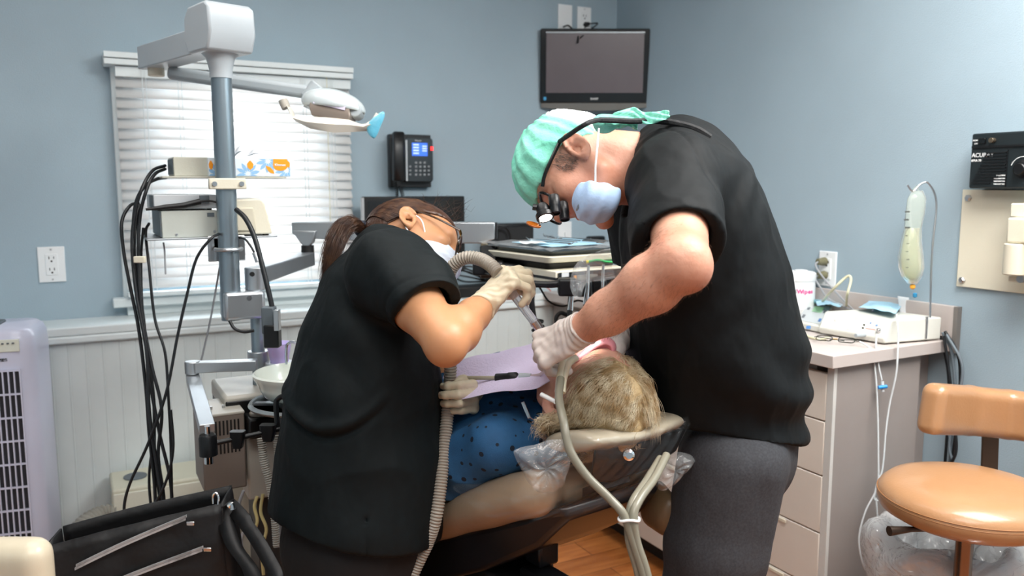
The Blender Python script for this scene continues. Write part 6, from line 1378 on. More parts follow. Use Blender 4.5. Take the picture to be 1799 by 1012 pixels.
MB().tube(catmull([WH(0.113, 0.009, 0.008), WH(0.116, 0, 0.012), WH(0.113, -0.009, 0.008)], 4), 0.0022, 8).out('bridge', GOLD, gw)
# suction hose and tip held in the gloved hands
hg = thing('suction_hose', 'thick grey ribbed suction hose arching from the raised gloved hand down beside the dark scrubs', 'hose', P(720, 1040, 1.6))
HB_ = mat('hose_beige', '9b9388', 0.4)
pth = [(876, 480, 1.535), (862, 466, 1.55), (842, 455, 1.57), (818, 453, 1.58), (797, 466, 1.59), (785, 492, 1.60), (780, 530, 1.61), (785, 590, 1.63), (791, 640, 1.635), (789, 690, 1.635), (785, 740, 1.62), (779, 800, 1.60), (773, 860, 1.58), (765, 910, 1.57), (750, 955, 1.58), (733, 990, 1.58), (712, 1040, 1.58), (690, 1110, 1.6)]
corrugated(MB(), [P(*q) for q in pth], 0.0122, 0.0056, 0.0013, 18).out('ribbed_hose', HB_, hg, smooth=60)
CLR = mat('clear_plastic', 'e6e8ee', 0.08, trans=0.75, ior=1.3)
MB().tube([P(876, 482, 1.535), P(905, 521, 1.54), P(942, 570, 1.55)], [0.010, 0.0085, 0.0085], 16).out('suction_tip', CLR, hg, smooth=50)
MB().tube([P(938, 564, 1.548), P(948, 578, 1.552), P(968, 604, 1.56)], [0.0095, 0.0085, 0.005], 16).out('metal_end', mat('pinkish_steel', 'bdb2b0', 0.2, metal=0.8), hg)
sj = thing('saliva_ejector', 'beige rod with a black valve and grey tip held over the lilac bib', 'saliva ejector', P(880, 672, 1.62))
MB().tube([P(818, 664, 1.66), P(872, 664, 1.63)], 0.0042, 12).out('beige_tube', mat('tan_tube', 'a89f8a', 0.4), sj)
MB().lathe([(0.005, 0), (0.0085, 0.001), (0.0085, 0.026), (0.0095, 0.028), (0.0095, 0.045), (0.007, 0.048)], P(871, 664, 1.63), P(932, 661, 1.60)-P(871, 664, 1.63), 20).out('valve', BLACKM, sj, smooth=40)
MB().cyl(P(903, 664, 1.612), P(904, 675, 1.612), 0.005, 12).out('valve_lever', mat('taupe', '6e635c', 0.4), sj)
MB().lathe([(0.0075, 0), (0.007, 0.012), (0.0052, 0.024)], P(913, 662, 1.609), P(932, 661, 1.60)-P(913, 662, 1.609), 20).out('grey_tip', GREYP, sj, smooth=40)
MB().tube(catmull([P(931, 661, 1.60), P(950, 657, 1.59), P(966, 640, 1.58), P(976, 620, 1.57), P(992, 606, 1.56), P(1006, 606, 1.56)], 8), 0.003, 10).out('clear_tube', mat('clear_pink', 'e8d3d2', 0.1, trans=0.5), sj)
# ------------------------------------------------------------------ the patient
pF = nrm(NN*0.97-B*0.22); pU = nrm(-B-pF*np.dot(-B, pF)); pRm = np.array([pF, np.cross(pU, pF), pU]); pO = T0-pU*0.035-pF*0.0; pSC = 0.96
def PH(f, l, u): return pO+pRm.T@A(f, l, u)*pSC
pat = thing('person', 'person in a blue dotted shirt lying back in the chair with a lilac bib', 'person', Q(0.5, 0, -0.15))
pS = [(Q(0.135, 0, -0.05), .11, .055), (Q(0.21, 0, -0.035), .165, .075), (Q(0.33, 0, 0.012), .185, .138), (Q(0.42, 0, 0.012), .182, .135), (Q(0.50, 0, -0.03), .17, .105), (Q(0.78, 0, -0.03), .19, .11)]
psh = {s: Q(0.17, 0.155*s, -0.045) for s in (1, -1)}; pel = {s: Q(0.44, 0.205*s, -0.075) for s in (1, -1)}
pwr = {s: Q(0.68, 0.12*s, 0.085) for s in (1, -1)}; php = {s: Q(0.84, 0.09*s, -0.04) for s in (1, -1)}
pkn = {s: php[s]+hF*0.36+ZZ*0.09 for s in (1, -1)}; pan_ = {s: pkn[s]+hF*0.30-ZZ*0.10 for s in (1, -1)}
HP = {s: hand_spec(pwr[s], B*0.5-E2*s*0.85, NN, s, [(15, 20, 12)]*4, [(0.02, 0.022, -0.005), (0.05, 0.038, -0.01), (0.075, 0.042, -0.012), (0.1, 0.04, -0.012)], s=0.88) for s in (1, -1)}
def pat_body(p):
    d = sect(p, pS, E2, grow=-0.03)
    d = smin(d, head_parts(p, pO, pRm, pSC, fat=0.006), 0.004)
    d = smin(d, d_ecap(p, Q(0.12, 0, -0.05), PH(-0.02, 0, -0.05), (0.062, 0.052), (0.055, 0.052), E2), 0.025)
    for s in (1, -1):
        d = smin(d, d_chain(p, [pS[1][0], psh[s], pel[s]], [0.055, 0.038, 0.028], 0.02), 0.02); d = smin(d, d_chain(p, [pel[s], pwr[s]], [0.028, 0.023]), 0.015)
        d = smin(d, d_chain(p, [php[s], pkn[s], pan_[s]], [0.085, 0.06, 0.04], 0.02), 0.03); d = smin(d, d_hand(p, HP[s]), 0.008)
    return d
bake('body', pat_body, [Q(-0.15, 0, 0), Q(0, .15, .1), Q(0, -.15, -.1), pan_[1], pan_[-1], pel[1], pel[-1], Q(.4, 0, .12), Q(.8, 0, -.16)], 0.07, 0.0036, SKIN_P, pat, it=1)
DOT = mat('shirt_blue', '23557f', 0.75, bump=0.15, bscale=400, var=0.12, vscale=25)
def dots(m, scale, rad, col):
    nt = m.node_tree; b = nt.nodes['Principled BSDF']; vo = nt.nodes.new('ShaderNodeTexVoronoi'); vo.inputs['Scale'].default_value = scale; vo.inputs['Randomness'].default_value = 0.25
    tc = nt.nodes['Texture Coordinate']; mp = nt.nodes.new('ShaderNodeMapping'); mp.vector_type = 'POINT'; mp.inputs['Rotation'].default_value = (0.2, -0.35, 0.9)
    nt.links.new(tc.outputs['Object'], mp.inputs[0]); nt.links.new(mp.outputs[0], vo.inputs['Vector'])
    lt = nt.nodes.new('ShaderNodeMath'); lt.operation = 'LESS_THAN'; lt.inputs[1].default_value = rad; nt.links.new(vo.outputs['Distance'], lt.inputs[0])
    mx = nt.nodes.new('ShaderNodeMix'); mx.data_type = 'RGBA'; nt.links.new(lt.outputs[0], mx.inputs['Factor']); nt.links.new(b.inputs['Base Color'].links[0].from_socket, mx.inputs['A']); mx.inputs['B'].default_value = (*lin(col), 1); nt.links.new(mx.outputs['Result'], b.inputs['Base Color'])
dots(DOT, 38, 0.20, '0c1828')
def shirt_f(p):
    d = sect(p, pS, E2, 0.03, grow=0.006)
    for s in (1, -1): d = smin(d, d_chain(p, [psh[s]-B*0.01, pel[s], pel[s]*0.35+pwr[s]*0.65], [0.062, 0.054, 0.04], 0.02), 0.05)
    d = smin(d, d_ecap(p, Q(0.095, 0, -0.05), Q(0.15, 0, -0.05), (0.072, 0.055), (0.09, 0.062), E2), 0.02)
    d = smax(d, -d_ecap(p, Q(-0.02, 0, -0.03), Q(0.105, 0, -0.04), (0.075, 0.075), (0.064, 0.056), E2), 0.004)
    for s in (1, -1): d = smax(d, -smax(d_plane(p, pel[s]*0.35+pwr[s]*0.65, -(pwr[s]-pel[s])), d_chain(p, [pel[s], pwr[s]], [0.08, 0.06]), 0.003), 0.003)
    return d
bake('shirt', shirt_f, [Q(0.08, 0, .03), Q(.9, .2, -.15), Q(.9, -.2, -.15), pel[1], pel[-1], Q(.4, 0, .12), psh[1], psh[-1]], 0.08, 0.005, DOT, pat, disp=lambda V: 0.0055*waves(V, 20, 71)+0.0035*waves(V, 36, 72, ridged=True)+0.004*np.exp(-(((V-Q(0.3, 0.12, 0))@nrm(B+E2*0.4)-0.02)**2)/0.00008))
def jeans(p):
    d = sect(p, [(Q(0.77, 0, -0.03), .19, .11), (Q(0.88, 0, -0.02), .20, .12)], E2, 0.03, grow=0.008)
    for s in (1, -1): d = smin(d, d_chain(p, [php[s], pkn[s], pan_[s]], [0.10, 0.072, 0.055], 0.02), 0.02)
    return smax(d, -d_plane(p, Q(0.78, 0, 0), B), 0.004)
bake('jeans', jeans, [Q(.78, .2, .1), Q(.8, -.2, -.15), pan_[1], pan_[-1], pkn[1], pkn[-1]], 0.09, 0.007, mat('dark_denim', '27304a', 0.85, bump=0.2, bscale=200), pat)
for s in (1, -1):
    f_ = lambda p, a=pan_[s]: smin(d_ecap(p, a+hF*0.02-ZZ*0.02, a+hF*0.03+ZZ*0.15, (0.04, 0.035), (0.042, 0.024), E2), d_cone(p, a, a+hF*0.02, 0.045, 0.042), 0.02)
    bake('shoe', f_, [pan_[s], pan_[s]+hF*0.05+ZZ*0.2, pan_[s]-ZZ*0.06], 0.06, 0.006, BLACKM, pat)
# lilac bib lying over the chest
BIBM = mat('bib_lilac', 'ddd0ec', 0.8, bump=0.35, bscale=180, var=0.03)
bib = thing('dental_bib', 'lilac paper bib spread over the chest of the patient', 'bib', Q(0.35, 0, 0.08))
bsd = lambda p: np.minimum(shirt_f(p), 1)
G = []; NU, NV = 26, 26; U0 = []
c00, c10, c11, c01 = P(985, 640, 1.66), P(832, 722, 1.72), P(775, 640, 2.05), P(965, 617, 1.95)
def lay(q, off):   # rest the sheet on the shirt
    q = A(q)+NN*0.16
    for _ in range(30):
        d = bsd(q[None])[0]-off
        if d < 0.0005: break
        q = q-NN*d*0.9
    return q
for i in range(NU):
    row = []
    for j in range(NV):
        t_ = i/(NU-1); b_ = 0.05+0.44*t_; s_ = (0.5-j/(NV-1))*(0.30+0.12*min(1, t_*2.2))
        fl = Q(b_, s_, 0.050+0.105*min(1, t_*2.6)**0.8*(1-0.75*max(0, s_)/0.2)-0.02*max(0, s_)/0.2); q = lay(Q(b_, s_, 0.0), 0.006+0.003*sin(i*0.9+j*0.5)); lowest = (fl-q)@NN
        if lowest > 0: q = q+NN*lowest
        q = q+NN*(0.006*abs(((i*0.8+j) % 9)-4.5)/4.5+0.004*abs((j % 8.7)-4.3)/4.3); row.append(q)
    G.append(row)
MB().sheet(G).out('bib_sheet', BIBM, bib, smooth=180, solid=0.0015, sub=1)
bc_ = thing('bib_clip', 'silver bib clip with a bead chain at the neck of the patient', 'bib clip', P(930, 735, 1.58))
MB().bar(P(918, 706, 1.575), P(930, 735, 1.57), 0.007, 0.005, -FW).out('clip', CHROME, bc_, bev=0.001)
ch_ = catmull([P(930, 733, 1.57), P(940, 738, 1.56), P(950, 735, 1.55), P(958, 728, 1.53)], 5); mb = MB()
for q in ch_: mb.lathe([(0, -0.0016), (0.0013, -0.0008), (0.0013, 0.0008), (0, 0.0016)], q, n=6)
tag(mb.out('bead_chain', CHROME, bc_), kind='stuff')
# hair: soft mass plus many loose strands
HAIRP = mat('hair_blond_grey', '9a8159', 0.6, bump=0.4, bscale=120, var=0.25, vscale=40, col2='b39a70')
HC = A(-0.016, 0, 0.052)
def phair(p):
    q = (p-pO)@pRm.T/pSC; d = d_ell(q, HC, (0.104, 0.085, 0.097)); f, u = q[:, 0], q[:, 2]
    e = np.where(f > 0.02, 0.055+0.9*(f-0.02), 0.055+1.1*(f-0.02)); return smax(d, (e-u)*0.7, 0.012)*pSC
ph_ = bake('hair', lambda p: phair(p)+0.003*waves(p, 60, 81), [PH(-.13, 0, .05), PH(.1, 0, .1), PH(0, .1, .05), PH(0, -.1, .05), PH(0, 0, .17), PH(0, 0, -.06)], 0.03, 0.0035, HAIRP, pat, disp=lambda V: 0.002*waves(V, 90, 82))
rg = np.random.default_rng(33); cs = []
HSTR = mat('hair_strands_blond', 'a98a5e', 0.4, var=0.35, vscale=45, col2='e6dabd')
down = -ZZ
for i in range(5600):
    th = rg.uniform(-3.14, 3.14); v = rg.uniform(-0.25, 1.0)       # around the crown, and from forehead to nape
    dv = nrm(A(cos(th)*sqrt_ if (sqrt_ := math.sqrt(max(0, 1-v*v))) else 0, sin(th)*sqrt_, v)); q = HC+dv*A(0.106, 0.088, 0.099)
    e = 0.062+0.6*(q[0]-0.02) if q[0] > 0.02 else 0.062+1.1*(q[0]-0.02)
    if q[2] < e-0.004: continue
    o = PH(*q); nn = nrm(pRm.T@(dv/A(0.106, 0.088, 0.099))); side = 1 if dv[1] > 0 else -1
    w3 = A(*[waves(o[None]*A(1, 1, 1), 42, 90+k_)[0] for k_ in range(3)]); flow = nrm(pRm.T@A(-0.45, side*0.55, -0.55)+down*0.5+w3*0.45+A(*rg.normal(size=3))*0.22); flow = nrm(flow-nn*np.dot(flow, nn)*0.9)
    L_ = rg.uniform(0.03, 0.085); n_ = 10; pts = [o]; dr = nrm(flow+nn*0.42); cur = nrm(np.cross(flow, nn))*rg.uniform(-1, 1); amp = rg.uniform(0.6, 2.4)
    for k_ in range(n_):
        dr = nrm(dr+down*0.10+cur*amp*sin(k_*1.5+rg.uniform(0, .5))*0.5-nn*0.07); pts.append(pts[-1]+dr*L_/n_*1.3)
    cs.append(pts)
for i in range(1500):   # longer curls at the side of the head and nape, falling on the cushion
    o = PH(rg.uniform(-0.09, -0.025), rg.uniform(0.05, 0.085), rg.uniform(-0.03, 0.05)); pts = [o+A(*rg.normal(size=3))*0.006]; tgt = P(rg.uniform(930, 1005), rg.uniform(742, 782), rg.uniform(1.45, 1.52)); c_ = A(*rg.normal(size=3)); c_ = nrm(c_)
    for k_ in range(1, 10):
        t = k_/9; q = pts[0]*(1-t)+tgt*t+ZZ*0.018*sin(pi*t)+c_*0.006*sin(t*9+i)+nrm(CV(-0.6, -0.2, -0.5))*0.018*sin(pi*t); pts.append(q)
    cs.append(pts[:int(rg.integers(5, 10))])
C_ = [np.array(c) for c in cs]; al = np.concatenate(C_); lim = head_f(al); back_ = back_f(al); ear_ = np.linalg.norm(al-PH(0.0, 0.085, -0.002), axis=1); k0 = 0; out = []
for c in C_:
    bad = (lim[k0:k0+len(c)] < 0.0015) | (back_[k0:k0+len(c)] < 0.001) | (ear_[k0:k0+len(c)] < 0.024) | (((c-T0)@NN) < -0.115); k0 += len(c); j = int(np.argmax(bad)) if bad.any() else len(c)
    if j >= 3: out.append(c[:j])
strands('hair_strands', out, 0.0003, HSTR, ph_)
# nose mask tubing, mouth prop and earpiece
nm = thing('nose_mask', 'pink rubber nose mask over the face of the patient', 'nose mask', PH(0.12, 0, 0))
PINK = mat('pink_rubber', 'ee9aa2', 0.3, sss=0.3, coat=0.3)
m0, m1 = P(1018, 634, 1.53), P(1058, 610, 1.55)
bake('mask_shell', lambda p: smax(smin(d_cone(p, m0, m1, 0.012, 0.020), d_ell(p, m1+RT*0.004, (0.022, 0.024, 0.019)), 0.01), -d_cone(p, m1+UP*-0.004-FW*0.02+RT*0.004, m1-RT*0.02-FW*0.02-UP*0.012, 0.010, 0.006), 0.003), [m0, m1], 0.04, 0.0025, PINK, nm)
for q in (((1012, 628, 1.50), (998, 640, 1.485), (990, 665, 1.475), (987, 690, 1.46)), ((1000, 626, 1.50), (989, 638, 1.485), (984, 660, 1.475), (981, 690, 1.46))):
    MB().tube(catmull([P(*x) for x in q], 8), 0.0068, 12).out('mask_tube', mat('ivory_tube', 'd9ceb4', 0.35, sss=0.2), nm, smooth=80)
MB().tube(catmull([P(1066, 612, 1.58), P(1075, 625, 1.60), P(1080, 640, 1.62)], 6), 0.0065, 12).out('mask_tube', MATS['ivory_tube'], nm, smooth=80)
MB().tube([P(951, 693, 1.485), P(976, 706, 1.46)], 0.0042, 12).out('elastic_end', WHITEP, nm)
# ================================================================== things on the counter
def ct(px, py): return onZ(px, py, CT)
CP = lambda px, py, h=0.0: onZ(px, py, CT+h)
wpc = ct(1402, 557); wipe = thing('wipes_canister', 'white canister of disinfecting wipes on the counter beside the person in the green cap', 'canister', wpc)
rr = 0.052; WTOPZ = onY(1400, 476, wpc[1])[2]; Hw = WTOPZ-CT
MB().lathe([(rr-0.003, 0), (rr, 0.004), (rr, Hw*0.78), (rr-0.002, Hw*0.79)], wpc, n=40).out('tub', WHITEP, wipe, smooth=40)
MB().lathe([(rr+0.001, Hw*0.79), (rr+0.002, Hw*0.80), (rr+0.002, Hw*0.95), (rr-0.004, Hw*0.985), (rr*0.6, Hw)], wpc, n=40).out('lid', WHITEP, wipe, smooth=40)
MB().lathe([(0.022, Hw*0.995), (0.022, Hw*1.02), (0.016, Hw*1.03)], wpc-FH*0.01, n=24).out('flip_cap', WHITEP, wipe)
PKM = mat('magenta_print', 'e3258f', 0.45); cdir = nrm((EYE-wpc)*A(1, 1, 0)); ang0 = math.atan2(cdir[1], cdir[0])
def onCan(a, z, r=rr+0.0006): return wpc+A(cos(ang0+a), sin(ang0+a), 0)*r+ZZ*z
def canpatch(name, a0, a1, z0, z1, m, r=rr+0.0006): MB().sheet([[onCan(a0+(a1-a0)*i/10, z, r) for z in (z0, z1)] for i in range(11)]).out(name, m, wipe)
canpatch('pink_label', -0.75, -0.18, Hw*0.16, Hw*0.50, PKM); canpatch('pink_label_panel', -0.65, -0.25, Hw*0.38, Hw*0.46, mat('pale_pink', 'f3c9de', 0.5), rr+0.001)
def curved(nm, s_, size, a0, z, m):
    a = a0
    for ch_ in s_:
        w_ = size*{'W': 0.95, 'i': 0.28, 'v': 0.5, 'a': 0.55, 'p': 0.6, 'e': 0.57, 's': 0.5, 'C': 0.7}.get(ch_, 0.55); n_ = nrm(onCan(a, 0)-wpc); u_ = np.cross(ZZ, n_); text('lettering', ch_, size, onCan(a, z, rr+0.0008), u_, ZZ, m, wipe, bold=0.0004); a += w_/rr
curved('lettering', 'Cavi', 0.020, -0.92, Hw*0.55, mat('dark_print', '3a3a40', 0.5)); curved('lettering', 'Wipes', 0.020, -0.92+0.020*(0.7+0.55+0.5+0.28)/rr, Hw*0.55, PKM)
canpatch('text_block', -0.12, 0.5, Hw*0.2, Hw*0.45, mat('pale_text', 'dfe1e3', 0.5))
# small device with display
yC = CYF
def slab(name, label, cat, corners, h0, h1, m, part='case'):
    """low box on the counter: front-left, front-right, back-right, back-left pixels of the footprint"""
    F4 = [ct(*q) for q in corners]; o = thing(name, label, cat, sum(F4)/4); mb = MB()
    V = F4+[F4[0]+ZZ*h0, F4[1]+ZZ*h0, F4[2]+ZZ*h1, F4[3]+ZZ*h1]; V[0:4] = [v+ZZ*0.003 for v in V[0:4]]
    mb.add(V, [(3, 2, 1, 0), (4, 5, 6, 7), (0, 1, 5, 4), (1, 2, 6, 5), (2, 3, 7, 6), (3, 0, 4, 7)]); mb.out(part, m, o, bev=0.003); return o, F4
DEVW = mat('device_white', 'd3d3ca', 0.35)
sd, F4 = slab('small_display_unit', 'small white unit with a green display between the wipes and the larger white unit', 'device', [(1396, 577), (1440, 586), (1462, 560), (1418, 553)], 0.022, 0.045, DEVW)
tl_, tr_, br_, bl_ = F4[3]+ZZ*0.045, F4[2]+ZZ*0.045, F4[1]+ZZ*0.022, F4[0]+ZZ*0.022
def ontop(u, v, e=0.0006): a = tl_*(1-u)+tr_*u; b = bl_*(1-u)+br_*u; return a*(1-v)+b*v+ZZ*e
def patch(nm, u0, u1, v0, v1, m, par, fn=ontop, e=0.0008): MB().add([fn(u0, v1, e), fn(u1, v1, e), fn(u1, v0, e), fn(u0, v0, e)], [(0, 1, 2, 3)]).out(nm, m, par, smooth=0, solid=0.0006)
patch('panel', 0.05, 0.95, 0.08, 0.92, mat('panel_grey', 'b9c0c2', 0.4), sd); patch('display', 0.38, 0.75, 0.18, 0.45, mat('lcd_green', '88b48c', 0.3, emit='88b48c', estr=0.25), sd, e=0.0018)
for u, v in ((0.15, 0.25), (0.15, 0.65), (0.82, 0.3), (0.82, 0.7)): patch('key', u, u+0.1, v, v+0.14, DGREY if v < 0.68 or u < 0.5 else mat('blue_key', '3f6fa8', 0.4), sd, e=0.002)
MB().box((F4[0]*0.8+F4[1]*0.2)+ZZ*0.013-FH*0.002, (0.012, 0.006, 0.010), (RT, FH, ZZ)).out('front_socket', BLACKM, sd)
MB().box((F4[0]*0.4+F4[1]*0.6)+ZZ*0.013-FH*0.002, (0.022, 0.003, 0.009), (RT, FH, ZZ)).out('blue_badge', mat('blue_badge', '4f86c6', 0.4), sd)
# the larger white unit: front panel faces left-front, long side faces the room
uL, uR = ct(1441, 587), ct(1556, 606); bR = ct(1655, 598)
vside = bR-uR; bL = uL+vside*0.95
hU = onZ(1556, 606, CT)*0+uR; hz = (P(0, 0, 1)*0)[0]
def hat(base, py, px): # height above the counter of a pixel over a known base point
    d = (base-EYE)@FW; return P(px, py, d)[2]-CT
h_ = hat(uR, 563, 1562)
un2 = thing('white_surgical_unit', 'large white unit with a sloped control panel on the corner of the counter', 'device', (uL+uR+bR+bL)/4)
n_in = nrm(np.cross(ZZ, uR-uL)); n_in = n_in if n_in@vside > 0 else -n_in
prof_ = []
def frow(a, b):  # front panel leaning back, from the base up
    return [a+ZZ*0.004-n_in*0.006, a+ZZ*0.02-n_in*0.012, a+ZZ*h_+n_in*0.020, a+ZZ*h_*1.0+vside*0.97, a+ZZ*0.004+vside*0.97]
r0_, r1_ = frow(uL, 0), frow(uR, 0); MB().loft([r0_, r1_]).out('case', DEVW, un2, bev=0.004)
def onpan(u, v, e=0.001): return (r0_[1]*(1-u)+r1_[1]*u)*(v)+(r0_[2]*(1-u)+r1_[2]*u)*(1-v)-n_in*e+ZZ*e*0.3
for i in range(5): q = onpan(0.22+0.075*i, 0.42-0.07*i); MB().cyl(q, q-n_in*0.0015, 0.0048, 16).out('round_key', WHITEP, un2)
patch('light_key', 0.42, 0.52, 0.62, 0.80, WHITEP, un2, onpan, 0.001)
for u, v in ((0.66, 0.45), (0.66, 0.62)): q = onpan(u, v); MB().cyl(q, q-n_in*0.001, 0.0028, 10).out('socket_hole', BLACKM, un2)
patch('red_print', 0.70, 0.84, 0.60, 0.63, mat('red_print', 'd98a84', 0.5), un2, onpan, 0.0009); patch('blue_print', 0.73, 0.75, 0.25, 0.33, mat('blue_mark', '6c93cc', 0.5), un2, onpan, 0.0009); patch('blue_print', 0.82, 0.85, 0.33, 0.41, MATS['blue_mark'], un2, onpan, 0.0009)
q = onpan(0.9, 0.6); MB().lathe([(0.007, 0), (0.007, 0.006), (0.0045, 0.007), (0.0045, 0.010)], q, -n_in, 16).out('hose_port', CHROME, un2)
q = onpan(0.72, 0.96); MB().cyl(q, q-n_in*0.024-RT*0.012, 0.007, 14, 0.0055).out('plug', GREYP, un2)
MB().cyl(bR+ZZ*h_*0.0-vside*0.30+ZZ*0.01-n_in*0.001, bR-vside*0.30+ZZ*(h_+0.004)-n_in*0.001, 0.004, 12).out('rod_socket', STEEL, un2)
# IV style hook and bag
pb_ = bR-vside*0.30+n_in*0.02; pb_ = pb_+ZZ*h_*0.6
d_p = (pb_-EYE)@FW
rod = thing('bag_hook', 'thin steel rod with a curved hook rising from the white unit', 'hook', pb_)
MB().tube(catmull([pb_, P(1637, 450, d_p), P(1645, 358, d_p), P(1632, 323, d_p), P(1618, 323, d_p), P(1604, 336, d_p), P(1594, 325, d_p)], 8), 0.0028, 10).out('rod', STEEL, rod, smooth=80)
BAGC = mat('saline_clear', 'e3e9e0', 0.12, trans=0.8, ior=1.2, bump=0.15, bscale=40)
LIQ = mat('saline_liquid', 'e3e0b8', 0.1, trans=0.75, ior=1.25, bump=0.1, bscale=30)
ivb = thing('saline_bag', 'clear bag of pale yellow liquid hanging from the steel hook', 'fluid bag', P(1602, 500, d_p))
def ivf(z0, z1, shrink=0):
    rows = [(335, 1612, 10, 3), (350, 1611, 17, 4), (375, 1608, 17, 8), (400, 1604, 15, 11), (425, 1601, 18, 13), (450, 1600, 22, 16), (470, 1601, 22, 17), (485, 1602, 18, 13), (498, 1603, 9, 7)]
    out = []
    for y, x, w, t in rows:
        if z0 <= y <= z1: out.append([P(x, y, d_p)+RT*cos(a)*(w-shrink)/1444*d_p+FH*sin(a)*(t-shrink)/1444*d_p for a in np.linspace(0, 2*pi, 25)[:-1]])
    return out
MB().loft(ivf(335, 498)).out('bag_skin', BAGC, ivb, smooth=80)
MB().loft(ivf(400, 498, 2)).out('liquid', LIQ, ivb, smooth=80)
MB().tube([P(1614, 335, d_p), P(1611, 326, d_p), P(1604, 334, d_p)], 0.0025, 8).out('hanging_tab', BAGC, ivb)
for i in range(8): MB().box(P(1594-(i % 2)*2+i*0.2, 372+i*14, d_p-0.030-0.001*i), (0.008+0.006*(i < 3), 0.0004, 0.0018+0.0025*(i < 3)), (RT, FH, ZZ)).out('bag_print', mat('grey_print', '4c4f4c', 0.6), ivb)
MB().lathe([(0.004, 0), (0.0075, 0.004), (0.0075, 0.012), (0.004, 0.014)], P(1603, 508, d_p), ZZ, 14).out('orange_port', mat('orange_port', 'e8a13a', 0.35), ivb)
MB().lathe([(0.003, 0), (0.006, 0.003), (0.006, 0.012), (0.003, 0.014)], P(1607, 523, d_p), ZZ, 14).out('blue_connector', mat('teal_port', '2f7fa8', 0.35), ivb)
# blue masks and tubes on the units
def crumple(name, label, cat, pxs, h, m, seed, amp=0.012):
    c = [onZ(*q, CT+h) for q in pxs]; o = thing(name, label, cat, sum(c)/4); g = np.random.default_rng(seed); G = []; n = 12
    for i in range(n):
        row = []
        for j in range(n):
            u, v = i/(n-1), j/(n-1); q = (c[0]*(1-u)+c[1]*u)*(1-v)+(c[3]*(1-u)+c[2]*u)*v; row.append(q+ZZ*(0.006+amp*(0.6+0.5*sin(5*u+seed)*cos(4*v+seed)+0.25*g.normal()*0.5)))
        G.append(row)
    MB().sheet(G).out('sheet', m, o, smooth=60, sub=1, solid=0.001); return o, sum(c)/4
PBLU = mat('paper_blue', 'a9d3e8', 0.7, bump=0.2, bscale=60)
o, c = crumple('face_mask', 'crumpled blue mask lying on the small display unit', 'face mask', [(1436, 545), (1476, 543), (1500, 528), (1426, 519)], 0.047, PBLU, 3)
o2, c2 = crumple('face_mask', 'crumpled blue and white paper lying on top of the large white unit', 'paper', [(1506, 546), (1572, 561), (1590, 536), (1537, 528)], h_+0.001, PBLU, 5, 0.014)
TEAL = mat('teal_clear', '7fb0bd', 0.12, trans=0.4)
tbb = thing('clear_tube_end', 'teal clear plastic tube lying on the blue mask near the wipes', 'tube', c+ZZ*0.02); MB().tube([P(1426, 529, (c-EYE)@FW-0.03), P(1457, 533, (c-EYE)@FW-0.03)], 0.0075, 12).out('tube_body', TEAL, tbb)
tbc = thing('clear_tube_end', 'teal clear plastic bottle end lying on the large white unit', 'tube', c2+ZZ*0.02); dd_ = (c2-EYE)@FW-0.05
MB().tube([P(1533, 545, dd_), P(1548, 549, dd_), P(1570, 552, dd_)], [0.008, 0.010, 0.007], 14).out('tube_body', TEAL, tbc); MB().cyl(P(1571, 552, dd_), P(1580, 552, dd_), 0.006, 12).out('metal_tip', CHROME, tbc)
pw = thing('peel_pouch', 'white paper pouch standing upright behind the blue paper on the large white unit', 'pouch', P(1590, 560, dd_+0.03))
G = [[P(1580+20*v+6*u*(1-v)-3, 520+45*u+3*v, dd_+0.02*v+0.01*sin(3*u)) for v in np.linspace(0, 1, 5)] for u in np.linspace(0, 1, 8)]; MB().sheet(G).out('pouch_sheet', mat('pouch_white', 'e9eef2', 0.5, bump=0.1), pw, smooth=80, solid=0.0008)
# eyeglasses on the counter edge
eg = thing('eyeglasses', 'dark wire eyeglasses lying at the edge of the counter', 'glasses', ct(1465, 607)); WIRE = mat('dark_wire', '2b2e22', 0.35, metal=0.5)
e_u = nrm(ct(1502, 606)-ct(1435, 600)); e_v = nrm(np.cross(ZZ, e_u)); e_c = ct(1467, 605)+ZZ*0.012
for s in (1, -1):
    rim = [e_c+e_u*(s*0.030+x_*0.9)+ZZ*(y_*0.35+0.003)+e_v*(y_*0.9) for x_, y_ in rrect(0.048, 0.026, 0.010, 5)]; MB().tube(rim, 0.0014, 6, closed=True).out('rim', WIRE, eg)
    ln = MB(); ln.add(rim, [tuple(range(len(rim)))]); ln.out('lens', MATS['spectacle_glass'], eg, smooth=0)
    MB().tube(catmull([e_c+e_u*s*0.056+ZZ*0.004, e_c+e_u*s*0.05+e_v*0.03, e_c-e_u*s*0.02+e_v*0.035-ZZ*0.006], 6), 0.0013, 6).out('temple', WIRE, eg)
MB().tube([e_c+e_u*0.006+ZZ*0.004, e_c-e_u*0.006+ZZ*0.004], 0.0012, 6).out('bridge', GOLD if 'GOLD' in globals() else CHROME, eg)
